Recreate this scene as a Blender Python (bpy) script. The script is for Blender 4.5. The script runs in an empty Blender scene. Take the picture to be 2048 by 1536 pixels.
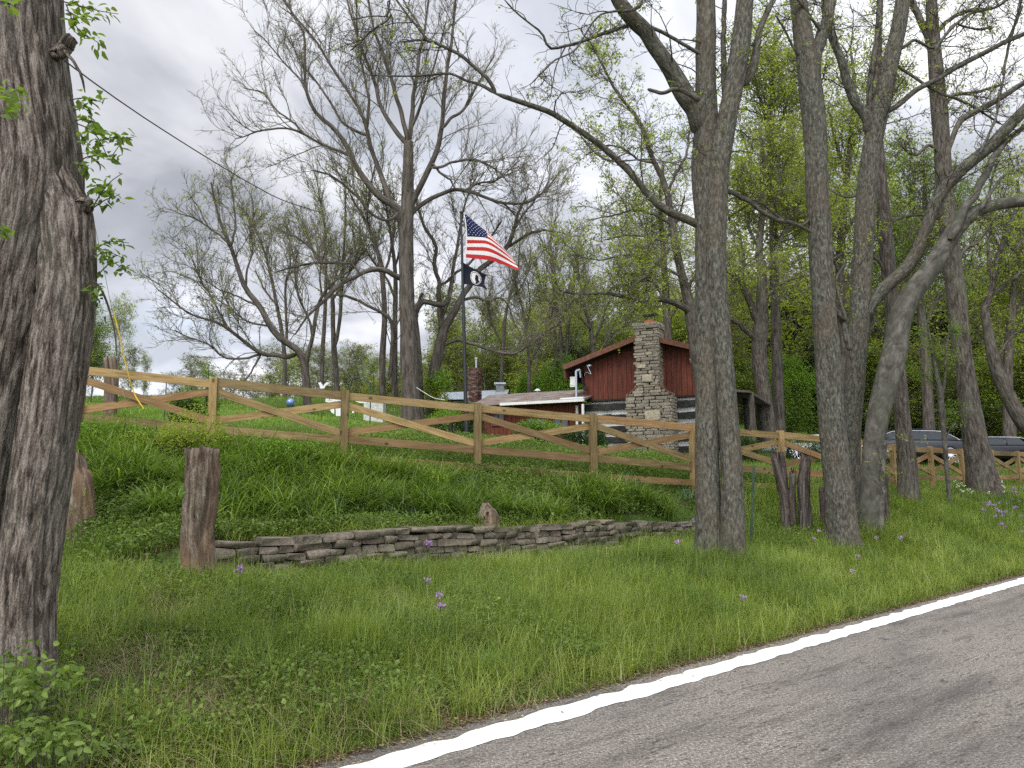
import bpy, bmesh, math
import numpy as np
from mathutils import noise as mnoise, Vector

rng = np.random.default_rng(11)
SC = bpy.context.scene
COL = SC.collection
R = math.radians

# ---------------------------------------------------------------- camera, world, sun, exposure
CAMZ, F, PITCH = 1.55, 1540.0, R(7.47)
cam_d = bpy.data.cameras.new('camera'); cam = bpy.data.objects.new('camera', cam_d); COL.objects.link(cam)
cam.location = (0, 0, CAMZ); cam.rotation_euler = (math.pi / 2 + PITCH, 0, 0)
cam_d.sensor_width = 36; cam_d.lens = F / 2048 * 36; cam_d.clip_start = 0.05; cam_d.clip_end = 2000
SC.camera = cam
SUN_EL, SUN_ROT = R(48), R(205)          # high, behind the camera's left shoulder
W = bpy.data.worlds.new('World'); SC.world = W; W.use_nodes = True
nt = W.node_tree; nt.nodes.clear()
def wn(t, **k):
    n = nt.nodes.new(t)
    for a, b in k.items(): setattr(n, a, b)
    return n
def wl(a, b): nt.links.new(a, b)
out = wn('ShaderNodeOutputWorld'); bg = wn('ShaderNodeBackground'); bg.inputs[1].default_value = 0.1
sky = wn('ShaderNodeTexSky', sky_type='NISHITA', sun_disc=False, sun_elevation=SUN_EL, sun_rotation=SUN_ROT)
tc = wn('ShaderNodeTexCoord'); sep = wn('ShaderNodeSeparateXYZ'); wl(tc.outputs['Generated'], sep.inputs[0])
def wmath(op, a, b=None, c=None, clamp=False):
    n = wn('ShaderNodeMath', operation=op, use_clamp=clamp)
    for i, v in enumerate((a, b, c)):
        if v is None: continue
        if isinstance(v, (int, float)): n.inputs[i].default_value = v
        else: wl(v, n.inputs[i])
    return n.outputs[0]
zc = wmath('ADD', wmath('MAXIMUM', sep.outputs[2], 0.0), 0.22)
cx = wmath('DIVIDE', sep.outputs[0], zc); cy = wmath('DIVIDE', sep.outputs[1], zc)
cmb = wn('ShaderNodeCombineXYZ'); wl(cx, cmb.inputs[0]); wl(cy, cmb.inputs[1])
n1 = wn('ShaderNodeTexNoise'); n1.inputs['Scale'].default_value = 1.5; n1.inputs['Detail'].default_value = 7; n1.inputs['Roughness'].default_value = 0.5; n1.inputs['Distortion'].default_value = 0.35
wl(cmb.outputs[0], n1.inputs['Vector'])
n2 = wn('ShaderNodeTexNoise'); n2.inputs['Scale'].default_value = 0.55; n2.inputs['Detail'].default_value = 3
wl(cmb.outputs[0], n2.inputs['Vector'])
dens = wmath('ADD', wmath('MULTIPLY', n1.outputs[0], 0.65), wmath('MULTIPLY', n2.outputs[0], 0.35))
cr = wn('ShaderNodeValToRGB'); wl(dens, cr.inputs[0])
e = cr.color_ramp.elements
e[0].position = 0.38; e[0].color = (6.6, 6.65, 6.8, 1)
e[1].position = 0.60; e[1].color = (2.15, 2.3, 2.6, 1)
m = e.new(0.455); m.color = (4.8, 4.9, 5.3, 1)
m = e.new(0.52); m.color = (3.1, 3.25, 3.65, 1)
# bright break in the cloud low on the left, brighter cloud to the right
def lobe(dirv, width):
    v = Vector(dirv).normalized()
    d = wn('ShaderNodeVectorMath', operation='DOT_PRODUCT'); wl(tc.outputs['Generated'], d.inputs[0]); d.inputs[1].default_value = v
    return wmath('POWER', wmath('MAXIMUM', d.outputs['Value'], 0.0), width)
def pxdir(px, py):
    yu = (768 - py) / F; x = (px - 1024) / F
    return (x, math.cos(PITCH) - yu * math.sin(PITCH), math.sin(PITCH) + yu * math.cos(PITCH))
g1 = wmath('MULTIPLY', lobe(pxdir(330, 700), 130), 0.9)
g2 = wmath('MULTIPLY', lobe(pxdir(1350, 300), 9), 0.5)
g3 = wmath('MULTIPLY', lobe((0.1, -0.9, 0.5), 1.4), 3.2)  # extra brightness added to the unseen sky behind the viewer, as fill light
g5 = wmath('MULTIPLY', lobe(pxdir(330, 60), 30), -0.12)
g6 = wmath('MULTIPLY', lobe(pxdir(300, 480), 80), -0.10)
g4 = wmath('MULTIPLY', lobe((0, -0.2, 1), 3.0), 1.6)  # unseen sky overhead, brightened to light the scene from above
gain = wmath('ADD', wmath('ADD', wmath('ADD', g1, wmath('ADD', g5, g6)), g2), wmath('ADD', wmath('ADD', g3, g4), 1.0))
hz = wn('ShaderNodeMapRange'); hz.inputs[1].default_value = 0.02; hz.inputs[2].default_value = 0.30; hz.inputs[3].default_value = 0.14; hz.inputs[4].default_value = 0.0; wl(sep.outputs[2], hz.inputs[0]); gain = wmath('ADD', gain, hz.outputs[0])
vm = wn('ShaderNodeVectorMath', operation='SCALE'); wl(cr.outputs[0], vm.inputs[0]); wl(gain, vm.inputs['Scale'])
# small blue openings
gap = wn('ShaderNodeMapRange'); gap.inputs[1].default_value = 0.30; gap.inputs[2].default_value = 0.42; gap.inputs[3].default_value = 0.35; gap.inputs[4].default_value = 1.0
n3 = wn('ShaderNodeTexNoise'); n3.inputs['Scale'].default_value = 0.9; n3.inputs['Detail'].default_value = 3
off = wn('ShaderNodeVectorMath', operation='ADD'); wl(cmb.outputs[0], off.inputs[0]); off.inputs[1].default_value = (3.3, 8.2, 0); wl(off.outputs[0], n3.inputs['Vector'])
wl(n3.outputs[0], gap.inputs[0])
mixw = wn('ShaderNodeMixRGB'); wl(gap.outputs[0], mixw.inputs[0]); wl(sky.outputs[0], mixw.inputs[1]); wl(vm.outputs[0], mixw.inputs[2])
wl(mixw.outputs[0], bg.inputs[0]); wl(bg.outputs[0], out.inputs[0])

sun_d = bpy.data.lights.new('sun', 'SUN'); sun_d.energy = 1.5; sun_d.angle = R(22); sun_d.color = (1, 0.96, 0.9)
sun = bpy.data.objects.new('sun', sun_d); COL.objects.link(sun)
sdir = Vector((math.sin(SUN_ROT) * math.cos(SUN_EL), math.cos(SUN_ROT) * math.cos(SUN_EL), math.sin(SUN_EL)))
sun.rotation_euler = sdir.to_track_quat('Z', 'Y').to_euler(); sun.location = (0, -10, 30)
SC.view_settings.view_transform = 'Standard'; SC.view_settings.look = 'None'
SC.view_settings.exposure = 0.62; SC.view_settings.gamma = 1; SC.view_settings.use_curve_mapping = False
SC.cycles.max_bounces = 6; SC.cycles.diffuse_bounces = 3; SC.cycles.transmission_bounces = 4; SC.cycles.transparent_max_bounces = 4
SC.cycles.use_denoising = False; SC.cycles.use_adaptive_sampling = False; SC.cycles.sample_clamp_indirect = 4.0

# ---------------------------------------------------------------- projection helpers
def P(px, py, Y):
    d = pxdir(px, py); s = Y / d[1]
    return np.array([d[0] * s, Y, CAMZ + d[2] * s])
UV = np.array([[0.736, 0.677], [-0.677, 0.736]])         # road frame: u along the road, v away from it
def xy2uv(X, Y): return X * 0.736 + Y * 0.677, -X * 0.677 + Y * 0.736
def uv2xy(u, v): return u * 0.736 - v * 0.677, u * 0.677 + v * 0.736
VW, UW0, UW1 = 8.7, 3.7, 13.4                             # dry stone wall line
V_EDGE = 4.12

# ---------------------------------------------------------------- mesh helpers
def prop(o, label=None, cat=None, group=None, kind=None):
    if label: o['label'] = label
    if cat: o['category'] = cat
    if group: o['group'] = group
    if kind: o['kind'] = kind
    return o
def np_mesh(name, V, F4=None, F3=None, mats=(), mi=None, smooth=False, bc=None):
    me = bpy.data.meshes.new(name)
    V = np.asarray(V, np.float32).reshape(-1, 3)
    n4 = 0 if F4 is None else len(F4); n3_ = 0 if F3 is None else len(F3)
    parts = []
    if n4: parts.append(np.asarray(F4, np.int32).ravel())
    if n3_: parts.append(np.asarray(F3, np.int32).ravel())
    loops = np.concatenate(parts)
    starts = np.concatenate([np.arange(n4) * 4, n4 * 4 + np.arange(n3_) * 3]).astype(np.int32)
    me.vertices.add(len(V)); me.vertices.foreach_set('co', V.ravel())
    me.loops.add(len(loops)); me.loops.foreach_set('vertex_index', loops)
    me.polygons.add(n4 + n3_); me.polygons.foreach_set('loop_start', starts)
    if mi is not None: me.polygons.foreach_set('material_index', np.asarray(mi, np.int32))
    me.polygons.foreach_set('use_smooth', np.full(n4 + n3_, bool(smooth)))
    if bc is not None:
        a = me.attributes.new('bc', 'FLOAT_VECTOR', 'POINT'); a.data.foreach_set('vector', np.asarray(bc, np.float32).ravel())
    for m_ in mats: me.materials.append(m_)
    me.update(calc_edges=True); me.validate()
    return me
def link(name, me, parent=None):
    o = bpy.data.objects.new(name, me); COL.objects.link(o)
    if parent: o.parent = parent
    return o
def empty(name, loc=(0, 0, 0), rz=0):
    o = bpy.data.objects.new(name, None); COL.objects.link(o); o.location = [float(c) for c in loc]; o.rotation_euler.z = rz
    o.empty_display_size = 0.3
    return o
class MB:
    """collects vertices and faces; .build links them as one mesh object"""
    def __init__(s): s.V, s.B, s.F4, s.F3, s.M4, s.M3, s.n = [], [], [], [], [], [], 0
    def add(s, V, F4=None, F3=None, bc=None, mi=0):
        V = np.asarray(V, float).reshape(-1, 3)
        s.V.append(V); s.B.append(V if bc is None else np.asarray(bc, float).reshape(-1, 3))
        if F4 is not None and len(F4): s.F4.append(np.asarray(F4) + s.n); s.M4.append(np.full(len(F4), mi))
        if F3 is not None and len(F3): s.F3.append(np.asarray(F3) + s.n); s.M3.append(np.full(len(F3), mi))
        s.n += len(V); return s
    def build(s, name, mats, parent=None, smooth=False, origin=None):
        if not isinstance(mats, (list, tuple)): mats = [mats]
        V = np.concatenate(s.V); B = np.concatenate(s.B)
        f4 = np.concatenate(s.F4) if s.F4 else None; f3 = np.concatenate(s.F3) if s.F3 else None
        mi = np.concatenate(([np.concatenate(s.M4)] if s.F4 else []) + ([np.concatenate(s.M3)] if s.F3 else []))
        if origin is not None: V = V - np.asarray(origin)
        o = link(name, np_mesh(name, V, f4, f3, mats, mi, smooth, B), parent)
        if origin is not None and parent is None: o.location = [float(c) for c in origin]
        return o
    def box(s, c, size, ax=None, mi=0, jit=0.0, ch=0.0):
        """box centred at c, size along the axes ax (3x3 rows)"""
        ax = np.eye(3) if ax is None else np.asarray(ax, float)
        h = np.asarray(size) / 2
        sg = np.array([[x, y, z] for z in (-1, 1) for y in (-1, 1) for x in (-1, 1)], float)
        L = sg * h
        if jit: L = L + rng.normal(0, jit, L.shape)
        off_ = rng.uniform(-50, 50, 3)
        s.add(np.asarray(c) + L @ ax, [[0, 2, 3, 1], [4, 5, 7, 6], [0, 1, 5, 4], [2, 6, 7, 3], [0, 4, 6, 2], [1, 3, 7, 5]], bc=L + off_, mi=mi)
        return s
    def plank(s, a, b, wid, th, up=(0, 0, 1), mi=0):
        """board from a to b, wid tall (towards up), th thick"""
        a = np.asarray(a, float); b = np.asarray(b, float); d = b - a; L = np.linalg.norm(d); d = d / L
        n = np.cross(d, np.asarray(up, float)); n /= np.linalg.norm(n); w = np.cross(n, d)
        return s.box((a + b) / 2, (wid, th, L), ax=[w, n, d], mi=mi)
    def quad(s, p0, p1, p2, p3, mi=0): return s.add([p0, p1, p2, p3], [[0, 1, 2, 3]], mi=mi)
    def cyl(s, a, b, r0, r1, S=12, mi=0, cap=True):
        V, F4, B = tubes(np.array([[a, b]], float), np.array([[r0, r1]], float), S)
        s.add(V, F4, bc=B, mi=mi)
        if cap:
            for k, c in ((0, a), (1, b)):
                ring = V[k * S:(k + 1) * S]; vv = np.vstack([ring, [c]])
                s.add(vv, None, [[i, (i + 1) % S, S] if k else [(i + 1) % S, i, S] for i in range(S)], mi=mi)
        return s
def norm(v): return v / np.maximum(np.linalg.norm(v, axis=-1, keepdims=True), 1e-9)
def tubes(Pth, Rad, S):
    """Pth (B,K,3), Rad (B,K): open tubes; returns V, quads, bark coordinates"""
    B, K, _ = Pth.shape
    T = np.empty_like(Pth); T[:, 1:-1] = Pth[:, 2:] - Pth[:, :-2]; T[:, 0] = Pth[:, 1] - Pth[:, 0]; T[:, -1] = Pth[:, -1] - Pth[:, -2]
    T = norm(T)
    ref = np.tile(np.array([0.31, 0.95, 0.05]), (B, 1)); bad = np.abs((T[:, 0] * ref).sum(-1)) > 0.9; ref[bad] = [1, 0, 0.1]
    N = np.empty_like(Pth); n = norm(np.cross(T[:, 0], ref)); N[:, 0] = n
    for k in range(1, K):
        n = norm(n - T[:, k] * (n * T[:, k]).sum(-1, keepdims=True)); N[:, k] = n
    Bn = np.cross(T, N)
    th = np.arange(S) / S * 2 * np.pi
    if Rad.ndim == 2: Rad = np.repeat(Rad[:, :, None], S, 2)
    V = Pth[:, :, None] + (N[:, :, None] * np.cos(th)[None, None, :, None] + Bn[:, :, None] * np.sin(th)[None, None, :, None]) * Rad[..., None]
    L = np.concatenate([np.zeros((B, 1)), np.cumsum(np.linalg.norm(np.diff(Pth, axis=1), axis=-1), 1)], 1)
    Rm = Rad.mean(2)
    bc = np.stack([np.cos(th)[None, None] * Rm[..., None], np.sin(th)[None, None] * Rm[..., None], np.repeat(L[:, :, None], S, 2)], -1)
    bc = bc + rng.uniform(-20, 20, (B, 1, 1, 3))
    i = np.arange(S); j = (i + 1) % S
    k = np.arange(K - 1)[:, None]
    q = np.stack([k * S + i, k * S + j, (k + 1) * S + j, (k + 1) * S + i], -1).reshape(-1, 4)
    F4 = (np.arange(B)[:, None, None] * K * S + q[None]).reshape(-1, 4)
    return V.reshape(-1, 3), F4, bc.reshape(-1, 3)
def catmull(A, n):
    """smooth resampling of rows of A (any columns) to n rows"""
    A = np.asarray(A, float); m_ = len(A)
    if m_ == 2:
        t = np.linspace(0, 1, n)[:, None]; return A[0] * (1 - t) + A[1] * t
    E = np.vstack([2 * A[0] - A[1], A, 2 * A[-1] - A[-2]])
    seg = np.linalg.norm(np.diff(A[:, :3], axis=0), axis=1); cum = np.concatenate([[0], np.cumsum(seg)]); s_ = np.linspace(0, cum[-1], n)
    k = np.clip(np.searchsorted(cum, s_, side='right') - 1, 0, m_ - 2); t = ((s_ - cum[k]) / np.maximum(seg[k], 1e-9))[:, None]
    p0, p1, p2, p3 = E[k], E[k + 1], E[k + 2], E[k + 3]
    return 0.5 * (2 * p1 + (p2 - p0) * t + (2 * p0 - 5 * p1 + 4 * p2 - p3) * t ** 2 + (3 * p1 - p0 - 3 * p2 + p3) * t ** 3)

# ---------------------------------------------------------------- materials
class NM:
    def __init__(s, name, rough=0.8, spec=0.25, metallic=0.0):
        s.m = bpy.data.materials.new(name); s.m.use_nodes = True; s.t = s.m.node_tree; s.t.nodes.clear()
        s.out = s.n('ShaderNodeOutputMaterial'); s.b = s.n('ShaderNodeBsdfPrincipled'); s.l(s.b.outputs[0], s.out.inputs[0])
        s.b.inputs['Roughness'].default_value = rough; s.b.inputs['Specular IOR Level'].default_value = spec; s.b.inputs['Metallic'].default_value = metallic
    def n(s, t, **k):
        x = s.t.nodes.new(t)
        for a, b in k.items(): setattr(x, a, b)
        return x
    def l(s, a, b): s.t.links.new(a, b)
    def coord(s, kind='bc', scale=(1, 1, 1)):
        if kind == 'bc': v = s.n('ShaderNodeAttribute', attribute_name='bc').outputs['Vector']
        elif kind == 'pos': v = s.n('ShaderNodeNewGeometry').outputs['Position']
        else: v = s.n('ShaderNodeTexCoord').outputs['Object']
        mp = s.n('ShaderNodeMapping'); mp.inputs['Scale'].default_value = scale; s.l(v, mp.inputs[0]); return mp.outputs[0]
    def noise(s, vec, scale=5, detail=4, rough=0.55, dist=0.0):
        x = s.n('ShaderNodeTexNoise'); x.inputs['Scale'].default_value = scale; x.inputs['Detail'].default_value = detail
        x.inputs['Roughness'].default_value = rough; x.inputs['Distortion'].default_value = dist; s.l(vec, x.inputs['Vector']); return x.outputs[0]
    def vor(s, vec, scale=5, feature='F1', outp='Distance', rnd=1.0):
        x = s.n('ShaderNodeTexVoronoi', feature=feature); x.inputs['Scale'].default_value = scale; x.inputs['Randomness'].default_value = rnd
        s.l(vec, x.inputs['Vector']); return x.outputs[outp]
    def ramp(s, f, stops):
        x = s.n('ShaderNodeValToRGB'); s.l(f, x.inputs[0]); el = x.color_ramp.elements
        el[0].position = stops[0][0]; el[0].color = (*stops[0][1], 1); el[1].position = stops[-1][0]; el[1].color = (*stops[-1][1], 1)
        for p, c in stops[1:-1]: y = el.new(p); y.color = (*c, 1)
        return x.outputs[0]
    def math(s, op, a, b=0.0, clamp=False):
        x = s.n('ShaderNodeMath', operation=op, use_clamp=clamp)
        for i, v in enumerate((a, b)):
            if isinstance(v, (int, float)): x.inputs[i].default_value = v
            else: s.l(v, x.inputs[i])
        return x.outputs[0]
    def mix(s, f, a, b, mode='MIX'):
        x = s.n('ShaderNodeMixRGB', blend_type=mode)
        for i, v in enumerate((f, a, b)):
            if isinstance(v, (int, float)): x.inputs[i].default_value = v
            elif isinstance(v, tuple): x.inputs[i].default_value = (*v, 1)
            else: s.l(v, x.inputs[i])
        return x.outputs[0]
    def color(s, c):
        if isinstance(c, tuple): s.b.inputs['Base Color'].default_value = (*c, 1)
        else: s.l(c, s.b.inputs['Base Color'])
        return s
    def bump(s, h, dist=0.02, strength=1.0):
        x = s.n('ShaderNodeBump'); x.inputs['Distance'].default_value = dist; x.inputs['Strength'].default_value = strength
        s.l(h, x.inputs['Height']); s.l(x.outputs[0], s.b.inputs['Normal']); return s
    def rnd(s): return s.n('ShaderNodeNewGeometry').outputs['Random Per Island']
def simple(name, col, rough=0.6, spec=0.3, metallic=0.0, var=0.25, scale=6.0, coord='pos', cs=(1, 1, 1), bump=0.0):
    k = NM(name, rough, spec, metallic); c = k.coord(coord, cs); nz = k.noise(c, scale, 5, 0.6)
    k.color(k.ramp(nz, [(0.3, tuple(x * (1 - var) for x in col)), (0.7, tuple(min(1, x * (1 + var)) for x in col))]))
    if bump: k.bump(nz, bump)
    return k.m
def bark(name, dark, mid, light, furrow=16.0, stretch=0.16, bumpd=0.03, patch=None, patchamt=0.5, lo=0.36, hi=0.62, warp=0.05):
    k = NM(name, 0.9, 0.15); c = k.coord('bc', (1, 1, stretch))
    w = k.noise(k.coord('bc', (1, 1, 0.5)), 3.0, 3)
    cc = k.n('ShaderNodeVectorMath', operation='ADD'); k.l(c, cc.inputs[0]); sc = k.n('ShaderNodeVectorMath', operation='SCALE'); k.l(w, sc.inputs[0]); sc.inputs['Scale'].default_value = warp
    k.l(sc.outputs[0], cc.inputs[1])
    n_ = k.noise(cc.outputs[0], furrow, 5, 0.62, 0.5); fine = k.noise(k.coord('bc', (1, 1, 0.45)), furrow * 3.2, 4, 0.65)
    h = k.math('ADD', k.math('MULTIPLY', n_, 0.72), k.math('MULTIPLY', fine, 0.28))
    col = k.ramp(h, [(lo, dark), ((lo + hi) / 2, mid), (hi, light)])
    if patch:
        p = k.noise(k.coord('bc', (1, 1, 0.5)), 2.2, 5, 0.65); f = k.ramp(p, [(0.46, (0, 0, 0)), (0.62, (1, 1, 1))])
        col = k.mix(k.math('MULTIPLY', f, patchamt), col, patch)
    k.color(col).bump(h, bumpd, 1.0); return k.m
def leafmat(name, c0, c1, c2=None, trans=0.45, scale=0.5):
    """thin leaf: diffuse + translucent, colour varied per leaf and per clump"""
    k = NM(name, 0.5, 0.3); r = k.rnd(); big = k.noise(k.coord('pos'), scale, 3)
    f = k.math('ADD', k.math('MULTIPLY', r, 0.6), k.math('MULTIPLY', k.math('SUBTRACT', big, 0.3), 1.0), clamp=True)
    stops = [(0.05, c0), (0.75, c1)] + ([(0.98, c2)] if c2 else [])
    col = k.ramp(f, stops); k.color(col)
    tr = k.n('ShaderNodeBsdfTranslucent'); k.l(k.mix(1.0, col, (1.1, 1.15, 0.6), 'MULTIPLY'), tr.inputs[0])
    ms = k.n('ShaderNodeMixShader'); ms.inputs[0].default_value = trans
    k.l(k.b.outputs[0], ms.inputs[1]); k.l(tr.outputs[0], ms.inputs[2]); k.l(ms.outputs[0], k.out.inputs[0])
    return k.m

BARK_OLD = bark('bark_deeply_furrowed', (0.022, 0.017, 0.014), (0.10, 0.08, 0.064), (0.245, 0.212, 0.178), 40, 0.13, 0.035, (0.17, 0.18, 0.14), 0.2, lo=.40, hi=.60, warp=.025)
BARK_GREY = bark('bark_rough_grey', (0.022, 0.02, 0.016), (0.068, 0.065, 0.052), (0.155, 0.15, 0.12), 30, 0.35, 0.02, (0.10, 0.068, 0.045), 0.3)
BARK_BEECH = bark('bark_smooth_grey', (0.036, 0.033, 0.028), (0.074, 0.069, 0.057), (0.14, 0.131, 0.11), 7, 0.7, 0.010, (0.06, 0.062, 0.045), 0.55)
BARK_DARK = bark('bark_dark_brown', (0.018, 0.014, 0.011), (0.062, 0.051, 0.042), (0.14, 0.122, 0.102), 20, 0.2, 0.03, (0.13, 0.14, 0.10), 0.3)
BARK_FAR = bark('bark_distant', (0.03, 0.025, 0.02), (0.075, 0.064, 0.052), (0.13, 0.112, 0.095), 9, 0.2, 0.03)
BARK_WOOD = bark('bark_wood_grey', (0.06, 0.052, 0.042), (0.13, 0.115, 0.095), (0.20, 0.18, 0.15), 9, 0.2, 0.02)
TWIG = simple('twig_bark', (0.05, 0.043, 0.034), 0.9, 0.1, var=0.3, scale=2)
TWIG_PALE = simple('twig_bark_pale', (0.125, 0.112, 0.082), 0.9, 0.1, var=0.3, scale=2)
LEAF_SPRING = leafmat('leaf_spring_yellow_green', (0.20, 0.25, 0.04), (0.34, 0.40, 0.07), (0.46, 0.46, 0.12), .6)
LEAF_BUD = leafmat('leaf_bud', (0.15, 0.17, 0.06), (0.27, 0.30, 0.10), (0.36, 0.36, 0.14), .6)
LEAF_MID = leafmat('leaf_mid_green', (0.09, 0.15, 0.025), (0.18, 0.27, 0.045), (0.28, 0.36, 0.07), .55)
LEAF_DARK = leafmat('leaf_dark_green', (0.02, 0.045, 0.012), (0.05, 0.10, 0.022), (0.09, 0.16, 0.03), 0.25, 1.2)
LEAF_OLIVE = leafmat('leaf_olive_haze', (0.15, 0.165, 0.055), (0.25, 0.275, 0.085), (0.34, 0.37, 0.12), .55)
LEAF_CEDAR = leafmat('leaf_cedar', (0.03, 0.05, 0.018), (0.06, 0.085, 0.028), (0.10, 0.12, 0.04), 0.2)
LEAF_BRIGHT = leafmat('leaf_fresh_bright', (0.10, 0.18, 0.02), (0.18, 0.32, 0.03), (0.28, 0.40, 0.06))

# ---------------------------------------------------------------- terrain
FENCE = [(-100, 712, 13.2), (165, 733, 13.4), (428, 757, 13.8), (690, 783, 14.3), (955, 808, 15.1), (1185, 829, 15.6), (1385, 848, 16.4),
         (1560, 863, 17.6), (1715, 878, 18.7), (1784, 890, 20.6), (1860, 894, 22.7), (1921, 898.5, 24.5), (1982, 901, 26.2), (2034, 903, 27.8), (2085, 905, 29.5), (2140, 907, 31.5)]
FH = 1.36
ctrl = []
for px, py, Y in FENCE: p = P(px, py, Y); ctrl.append((p[0], p[1], p[2] - FH))
for px, py, Y in [(1300, 905, 30), (1010, 896, 31), (1480, 905, 31), (600, 835, 25), (800, 850, 27), (300, 806, 25), (100, 815, 25), (300, 795, 33), (700, 795, 40), (520, 800, 36), (1100, 815, 50),
                  (1500, 850, 48), (1850, 936, 31), (2010, 938, 32), (1650, 925, 31), (1950, 862, 60), (2300, 900, 60), (2400, 930, 32)]:
    ctrl.append(tuple(P(px, py, Y)))
def uvz(u, v, z): x, y = uv2xy(u, v); ctrl.append((x, y, z))
for u in (-30, -12, -5, -1, 2, 5, 8, 11, 14, 18, 22, 28, 36, 60): uvz(u, 4.5, 0.04)
for u, v, z in [(-20, 6, .5), (-5, 5.6, .45), (-.5, 5.3, .30), (2, 5.6, .22), (5, 5.6, .16), (9, 5.4, .14), (13, 5.4, .18), (18, 5.4, .25), (24, 5.6, .4),
                (-20, 9, 1.6), (-8, 8, 1.1), (-2, 8, .75), (0.5, 8, .58), (9.9, 6.35, .40), (13.6, 6.1, .36), (18, 6.4, .62), (22, 7, .95), (25, 6.8, 1.15), (30, 7, 1.2), (14, 7.3, .80), (40, 8, 1.5)]: uvz(u, v, z)
ctrl += [(-60, 40, 3.5), (-60, 80, 2), (-30, 60, 3.6), (-35, 30, 4.2), (-60, 10, 4), (-20, 14, 3.2), (-100, 150, 0), (0, 90, 10.5), (-18, 60, 5.5), (40, 90, 9), (100, 90, 7), (0, 160, 17), (60, 160, 16), (120, 160, 12),
         (200, 100, 6), (120, 40, 3), (60, 30, 2), (-10, 110, 9), (-50, 120, 3)]
# under and behind the stone wall the level jumps: fit everything to the surface without the jump
ctrl.append(tuple(P(400, 1185, 8.0)))
for u, zlow in ((3.3, .42), (5, .41), (7.5, .35), (10.3, .32), (13.4, .60)):
    uvz(u, 8.3, zlow)
def hstep(u, zonly=False):
    """height of the jump along the wall"""
    return 0.50 * np.clip((u - 2.2) / 1.2, 0, 1) * np.clip((14.2 - u) / 4.2, 0, 1) ** 0.6
for u, zup in ((2.9, .84), (4, .87), (5, .88), (7.5, .87), (10.0, .85), (13.4, .80)):
    uvz(u, 9.1, zup)
ctrl = np.array(ctrl)
_cu, _cv = xy2uv(ctrl[:, 0], ctrl[:, 1]); ctrl[:, 2] -= np.where(_cv > VW, hstep(_cu), 0.0)
_A = ctrl[:, :2]; _n = len(_A)
_phi = lambda r: np.sqrt(r * r + 0.35)
_D = np.linalg.norm(_A[:, None] - _A[None], axis=-1)
_M = np.zeros((_n + 3, _n + 3)); _M[:_n, :_n] = _phi(_D) + np.eye(_n) * -0.02; _M[:_n, _n:] = np.c_[np.ones(_n), _A]; _M[_n:, :_n] = _M[:_n, _n:].T
_w = np.linalg.solve(_M, np.r_[ctrl[:, 2], 0, 0, 0])
def ground(X, Y):
    X = np.asarray(X, float); Y = np.asarray(Y, float); sh = X.shape; x = X.ravel(); y = Y.ravel(); z = np.empty_like(x)
    for i in range(0, len(x), 60000):
        a, b = x[i:i + 60000], y[i:i + 60000]
        r = np.sqrt((a[:, None] - _A[:, 0]) ** 2 + (b[:, None] - _A[:, 1]) ** 2 + 0.35)
        z[i:i + 60000] = r @ _w[:_n] + _w[_n] + _w[_n + 1] * a + _w[_n + 2] * b
    u, v = xy2uv(x, y)
    z += hstep(u) * np.clip((v - (VW + 0.02 + 0.42 * (u > 10.2))) / 0.04, 0, 1)
    z += 0.03 * np.sin(x * 2.1 + y) * np.sin(y * 1.7) * np.clip(v - 4.5, 0, 1)
    t = np.clip((v - V_EDGE) / 0.8, 0, 1); t = t * t * (3 - 2 * t)
    z = np.maximum(z, 0.02) * t - 0.03 * (1 - t)
    return z.reshape(sh)
def G(x, y): return float(ground(np.array([x]), np.array([y]))[0])
def hit(px, py, h=0.0, y0=3.0, y1=70.0):
    """first point where the view ray comes down to h above the ground"""
    Y = np.linspace(y0, y1, 1500); d = pxdir(px, py)
    X = d[0] / d[1] * Y; Z = CAMZ + d[2] / d[1] * Y; k = np.argmax(Z <= ground(X, Y) + h)
    return np.array([X[k], Y[k], float(ground(X[k:k + 1], Y[k:k + 1])[0])])

# vertices: rows along v, finer near the viewer and on the wall line
us = np.unique(np.round(np.concatenate([np.linspace(-200, -16, 24), np.arange(-16, 34, 0.4), np.linspace(34, 60, 30), np.linspace(60, 260, 30)]), 3))
vs = np.unique(np.round(np.concatenate([np.linspace(-120, -6, 14), np.linspace(-6, V_EDGE, 6), np.arange(V_EDGE, 12, 0.3), [VW + 0.02, VW + 0.06, VW + .44, VW + .48, V_EDGE + .4], np.arange(12, 40, 0.8), np.linspace(40, 230, 50)]), 3))
UU, VV = np.meshgrid(us, vs); GX, GY = uv2xy(UU, VV); GZ = ground(GX, GY)
nu, nv = len(us), len(vs)
ii = (np.arange(nv - 1)[:, None] * nu + np.arange(nu - 1)).ravel()
k = NM('ground_grass_soil', 0.95, 0.1); cpos = k.coord('pos')
a_ = k.noise(cpos, 0.9, 6, 0.65); b_ = k.noise(cpos, 14, 5, 0.7)
soil = k.ramp(b_, [(0.35, (0.03, 0.025, 0.015)), (0.65, (0.10, 0.085, 0.05))])
grs = k.ramp(b_, [(0.3, (0.035, 0.07, 0.012)), (0.7, (0.10, 0.17, 0.03))])
k.color(k.mix(k.ramp(a_, [(0.32, (0.15, 0.15, 0.15)), (0.5, (1, 1, 1))]), soil, grs)).bump(b_, 0.06)
GROUND_M = k.m
g_o = link('ground', np_mesh('ground', np.stack([GX, GY, GZ], -1), np.stack([ii, ii + 1, ii + nu + 1, ii + nu], -1), None, [GROUND_M], None, True)); prop(g_o, kind='structure')

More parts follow.
